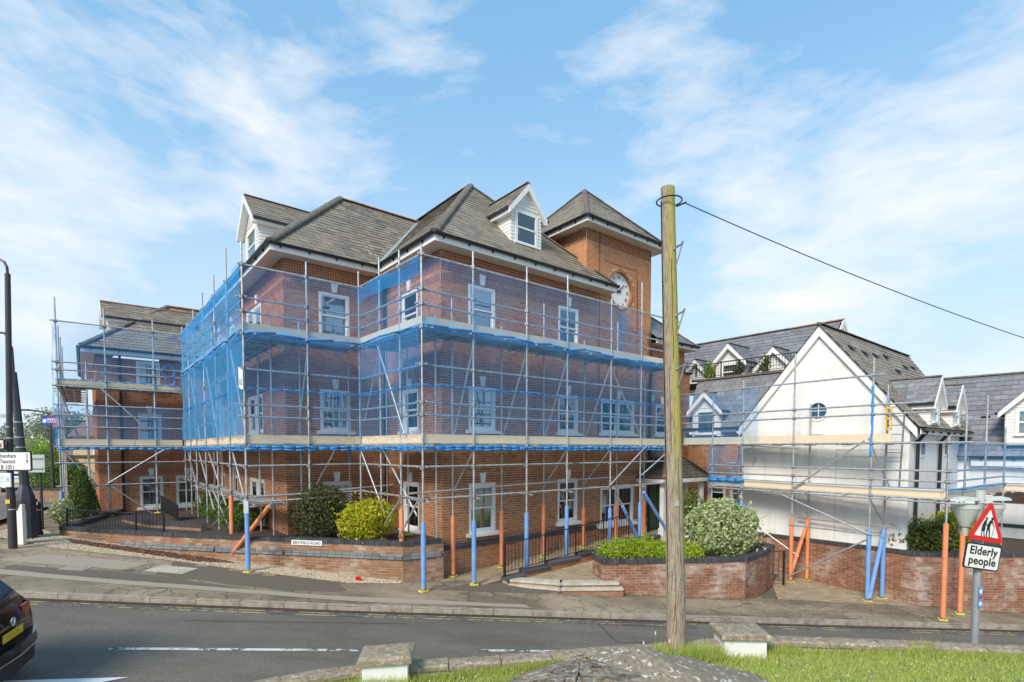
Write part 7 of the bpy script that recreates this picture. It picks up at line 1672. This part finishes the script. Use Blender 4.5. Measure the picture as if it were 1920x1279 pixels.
# grass
def blades(name, pts, h, mat, w=.006, par=None):
    n = len(pts); z = np.array([lawn_z(x, y) for x, y in pts]); a = rng.uniform(0, 6.28, n); hh = h*rng.uniform(.4, 1.25, n); tl = rng.normal(0, .35, (n, 2))*hh[:, None]
    b = np.stack([pts[:, 0], pts[:, 1], z-.005], 1); s = np.stack([np.cos(a), np.sin(a), np.zeros(n)], 1)*w*rng.uniform(.6, 1.3, n)[:, None]; tip = b+np.stack([tl[:, 0], tl[:, 1], hh], 1)
    V = np.stack([b-s, b+s, tip], 1).reshape(-1, 3); return np_mesh(name, V, np.arange(3*n).reshape(-1, 3), mat, None, kind='stuff')
px2 = rng.uniform(-3.5, 9, 150000); py2 = rng.uniform(4.6, 6.9, 150000); ny2 = np.array([near_y(x) for x in px2]); ok = py2 < ny2-.13
dn = np.sin(px2*3.1+py2*2.)*.5+np.sin(px2*7.3-py2*5)*.3; ok &= rng.random(len(px2)) < .8+.3*dn
gpts = np.stack([px2, py2], 1)[ok]; blades('grass', gpts, .045, 'grass')
ex2 = rng.uniform(-3, 9, 16000); ey2 = np.array([near_y(x) for x in ex2])-.14-np.abs(rng.normal(0, .06, len(ex2))); blades('grass', np.stack([ex2, ey2], 1), .085, 'grass')
for cx3, cy3, r3, n3, h3 in ((2.06, 6.45, .22, 1500, .16), (2.35, 6.4, .18, 900, .22), (-1.44, 5.68, .28, 1100, .13), (2.94, 6.42, .34, 900, .11), (3.5, 6.75, .2, 500, .13), (5.2, 6.6, .15, 300, .16)):
    an = rng.uniform(0, 6.28, n3); rr3 = r3*np.sqrt(rng.random(n3)); blades('grass', np.stack([cx3+np.cos(an)*rr3*1.4, cy3+np.sin(an)*rr3*.6], 1), h3, 'grass', .007)
dx3 = rng.normal(.55, .22, 2200); dy3 = 6.05+rng.normal(0, .07, 2200)+(dx3-.4)*.15; blades('grass', np.stack([dx3, dy3], 1), .07, 'grass_dry')
for i, (x, y, h) in enumerate(((1.75, 6.35, .34), (1.62, 6.4, .2), (1.93, 6.38, .24))):
    rt = root('weed_stem', (x, y, lawn_z(x, y)), ['tallest thin dry weed stalk left of the telegraph pole', 'shortest weed stalk left of the telegraph pole', 'thin weed stalk touching the telegraph pole foot'][i], 'weed', 'weed stalks at the pole'); z0 = lawn_z(x, y); mb = MB(); mb.path([Vector((x, y, z0)), Vector((x+.01, y, z0+h*.6)), Vector((x, y, z0+h))], .004, 5); mb.build('stem', 'leaf_lime', rt); mb = MB(); mb.tube((x, y, z0+h-.01), (x, y, z0+h+.03), .012, .006, 6); mb.build('seed_head', 'wood', rt)
# lichen covered concrete mound (pier cap close to the camera)
mdr = root('concrete_cap', (1.1, 4.7, 1.0), 'big low pyramid of lichen covered concrete in the near foreground', 'stone cap')
ax_, ay_, az_ = 1.09, 4.75, 1.83; n = 44; mb = MB(); q_ = random.Random(5)
from mathutils import noise as mnoise
for j in range(n+1):
    for i in range(n+1):
        x = -1.3+2.6*i/n; y = -1.0+1.3*j/n; rx = abs(x)/1.3; ry = -y/1.0 if y < 0 else y/.3; d_ = max(rx, ry)
        z = az_-.40*(.92*d_+.08*math.sqrt(rx*rx+ry*ry))-(max(0, -x-.30)*.9)-.02*math.exp(-d_*8); z += .018*mnoise.noise(Vector((x*4, y*4, 0)))+.008*mnoise.noise(Vector((x*14, y*14, 3)))
        mb.v.append((ax_+x, ay_+y, z))
mb.f = [(j*(n+1)+i, j*(n+1)+i+1, (j+1)*(n+1)+i+1, (j+1)*(n+1)+i) for j in range(n) for i in range(n)]; mb.m = [0]*len(mb.f)
k0 = len(mb.v); edge = [i for i in range(n+1)]+[j*(n+1)+n for j in range(1, n+1)]+[n*(n+1)+i for i in range(n-1, -1, -1)]+[j*(n+1) for j in range(n-1, 0, -1)]
for e in edge: v = mb.v[e]; mb.v.append((v[0], v[1], .95))
ne = len(edge); mb.f += [(edge[i], k0+i, k0+(i+1) % ne, edge[(i+1) % ne]) for i in range(ne)]; mb.m += [0]*ne
mb.build('cap_block', 'lichen', mdr, smooth=True)
# weathered timbers lying against it
tm = root('rotten_timbers', (.45, 4.2, 1.4), 'heap of cracked weathered timber planks leaning on the lichen covered concrete', 'timber')
def rough_plank(p, q, w, th, seed):
    p, q = Vector(p), Vector(q); d = q-p; L = d.length; d.normalize(); s = d.cross(Z).normalized(); up = s.cross(d); n = 14; m_ = 5; mb = MB(); r_ = random.Random(seed)
    for i in range(n+1):
        t_ = i/n; ww = w*(1-.25*abs(2*t_-1)**3)*(1+r_.uniform(-.06, .06))
        for side in (1, -1):
            for k in range(m_+1):
                y = (k/m_-.5)*ww*side; z = th*.5*side+(.012*mnoise.noise(Vector((t_*9, y*40, seed))) if side == 1 else 0)-(.012 if side == 1 and k in (2,) and r_.random() < .6 else 0)
                mb.v.append(tuple(p+d*(L*t_)+s*y+up*z))
    c = 2*(m_+1); mb.f = [(i*c+k, i*c+(k+1) % c, (i+1)*c+(k+1) % c, (i+1)*c+k) for i in range(n) for k in range(c)]+[tuple(range(c))[::-1], tuple(range(n*c, n*c+c))]; mb.m = [0]*len(mb.f)
    return mb.build('plank', 'plank', tm)
rough_plank((.62, 4.26, 1.885), (.02, 4.16, 1.72), .10, .07, 1); rough_plank((.52, 4.24, 1.875), (1.05, 4.12, 1.74), .11, .07, 2); rough_plank((.52, 4.16, 1.85), (-.05, 4.05, 1.74), .09, .05, 3)
rough_plank((.46, 4.14, 1.87), (.98, 4.02, 1.75), .09, .05, 4); rough_plank((.40, 4.08, 1.85), (.24, 3.74, 1.80), .12, .05, 5); rough_plank((.56, 4.06, 1.86), (.66, 3.70, 1.80), .11, .05, 6); rough_plank((.50, 4.2, 1.87), (.44, 3.9, 1.86), .1, .05, 7)
mp_ = rng.normal(0, 1, (700, 2))*np.array([.10, .022])+np.array([.86, 4.18]); leaves('moss', np.stack([mp_[:, 0], mp_[:, 1], np.full(700, 1.735)+rng.uniform(0, .03, 700)-np.abs(mp_[:, 0]-.86)*.3], 1), np.tile([0, 0, 1.], (700, 1)), 'grass', None, .012, kind='stuff')
# litter by the wall
lt = MB(); lt.box((-4.05, 13.55, g(-4.05, 13.55)+.01), (.13, .02, 0), (-.01, .05, .02), (0, -.02, .09)); lt.build('litter', 'sign_red', None, org=(-4.05, 13.55, g(-4.05, 13.55)), label='crumpled red and white packet lying on the gravel by the wall', cat='litter')

# daisies and clover heads in the lawn
dq = rng.uniform(-2.5, 9, 700); dy = rng.uniform(4.8, 6.6, 700); dn_ = np.array([near_y(x) for x in dq]); k_ = dy < dn_-.2; dq, dy = dq[k_], dy[k_]
leaves('daisies', np.stack([dq, dy, np.array([lawn_z(x, y) for x, y in zip(dq, dy)])+.05], 1), np.tile([0, 0, 1.], (len(dq), 1)), 'white', None, .009, flat=.8, aspect=.9, kind='stuff')
# stray shoots that break the bush outlines, road grit and gutter leaves
def grit(name, pts, dz, mat, size):
    z = np.array([g(x, y)+dz for x, y in pts]); leaves(name, np.stack([pts[:, 0], pts[:, 1], z], 1), np.tile([0, 0, 1.], (len(pts), 1)), mat, None, size, flat=.75, kind='stuff')
kp = []
for (a, b) in walk(KERB, .1):
    for _ in range(7): kp.append((a[0]+random.uniform(-.05, .05), a[1]-.03-abs(random.gauss(0, .06))))
grit('gutter_litter', np.array(kp), -.088, 'leaf_litter', .014)
wp = []
for (a, b) in walk(pl[1:6], .05)+walk(rt1[3:], .05):
    for _ in range(5): wp.append((a[0]+random.uniform(-.05, .05), a[1]-.03-abs(random.gauss(0, .05))))
grit('wall_foot_moss', np.array(wp), .012, 'leaf_mix', .016)

# pole fittings: number plate, staples for the wire, splits
mb = MB(); mb.box(pc(2.9)+Vector((-.02, -.118, 0)), (.05, 0, 0), (0, .006, 0), (0, 0, .07)); mb.build('number_plate', 'galv', tpole)
for z in (1.6, 2.3, 3.1, 3.9, 4.8, 5.6): mb = MB(); mb.box(pc(z)+Vector((-.108, -.045, 0)), (.02, 0, 0), (0, .01, 0), (0, 0, .012)); mb.build('staple', 'coupler', tpole)
for z0_, L_, dx in ((1.3, .9, -.03), (2.2, 1.3, .035), (3.6, 1.0, -.05), (4.7, 1.2, .0)):
    mb = MB(); pts = [pc(z0_+L_*k/6)+Vector((dx+.006*math.sin(k*2.1), -math.sqrt(max(.0001, (.119-.006*(z0_+L_*k/6-1))**2-dx*dx))-.0005, 0)) for k in range(7)]; mb.path(pts, .0035, 4); mb.build('timber_split', 'fence_wood', tpole)
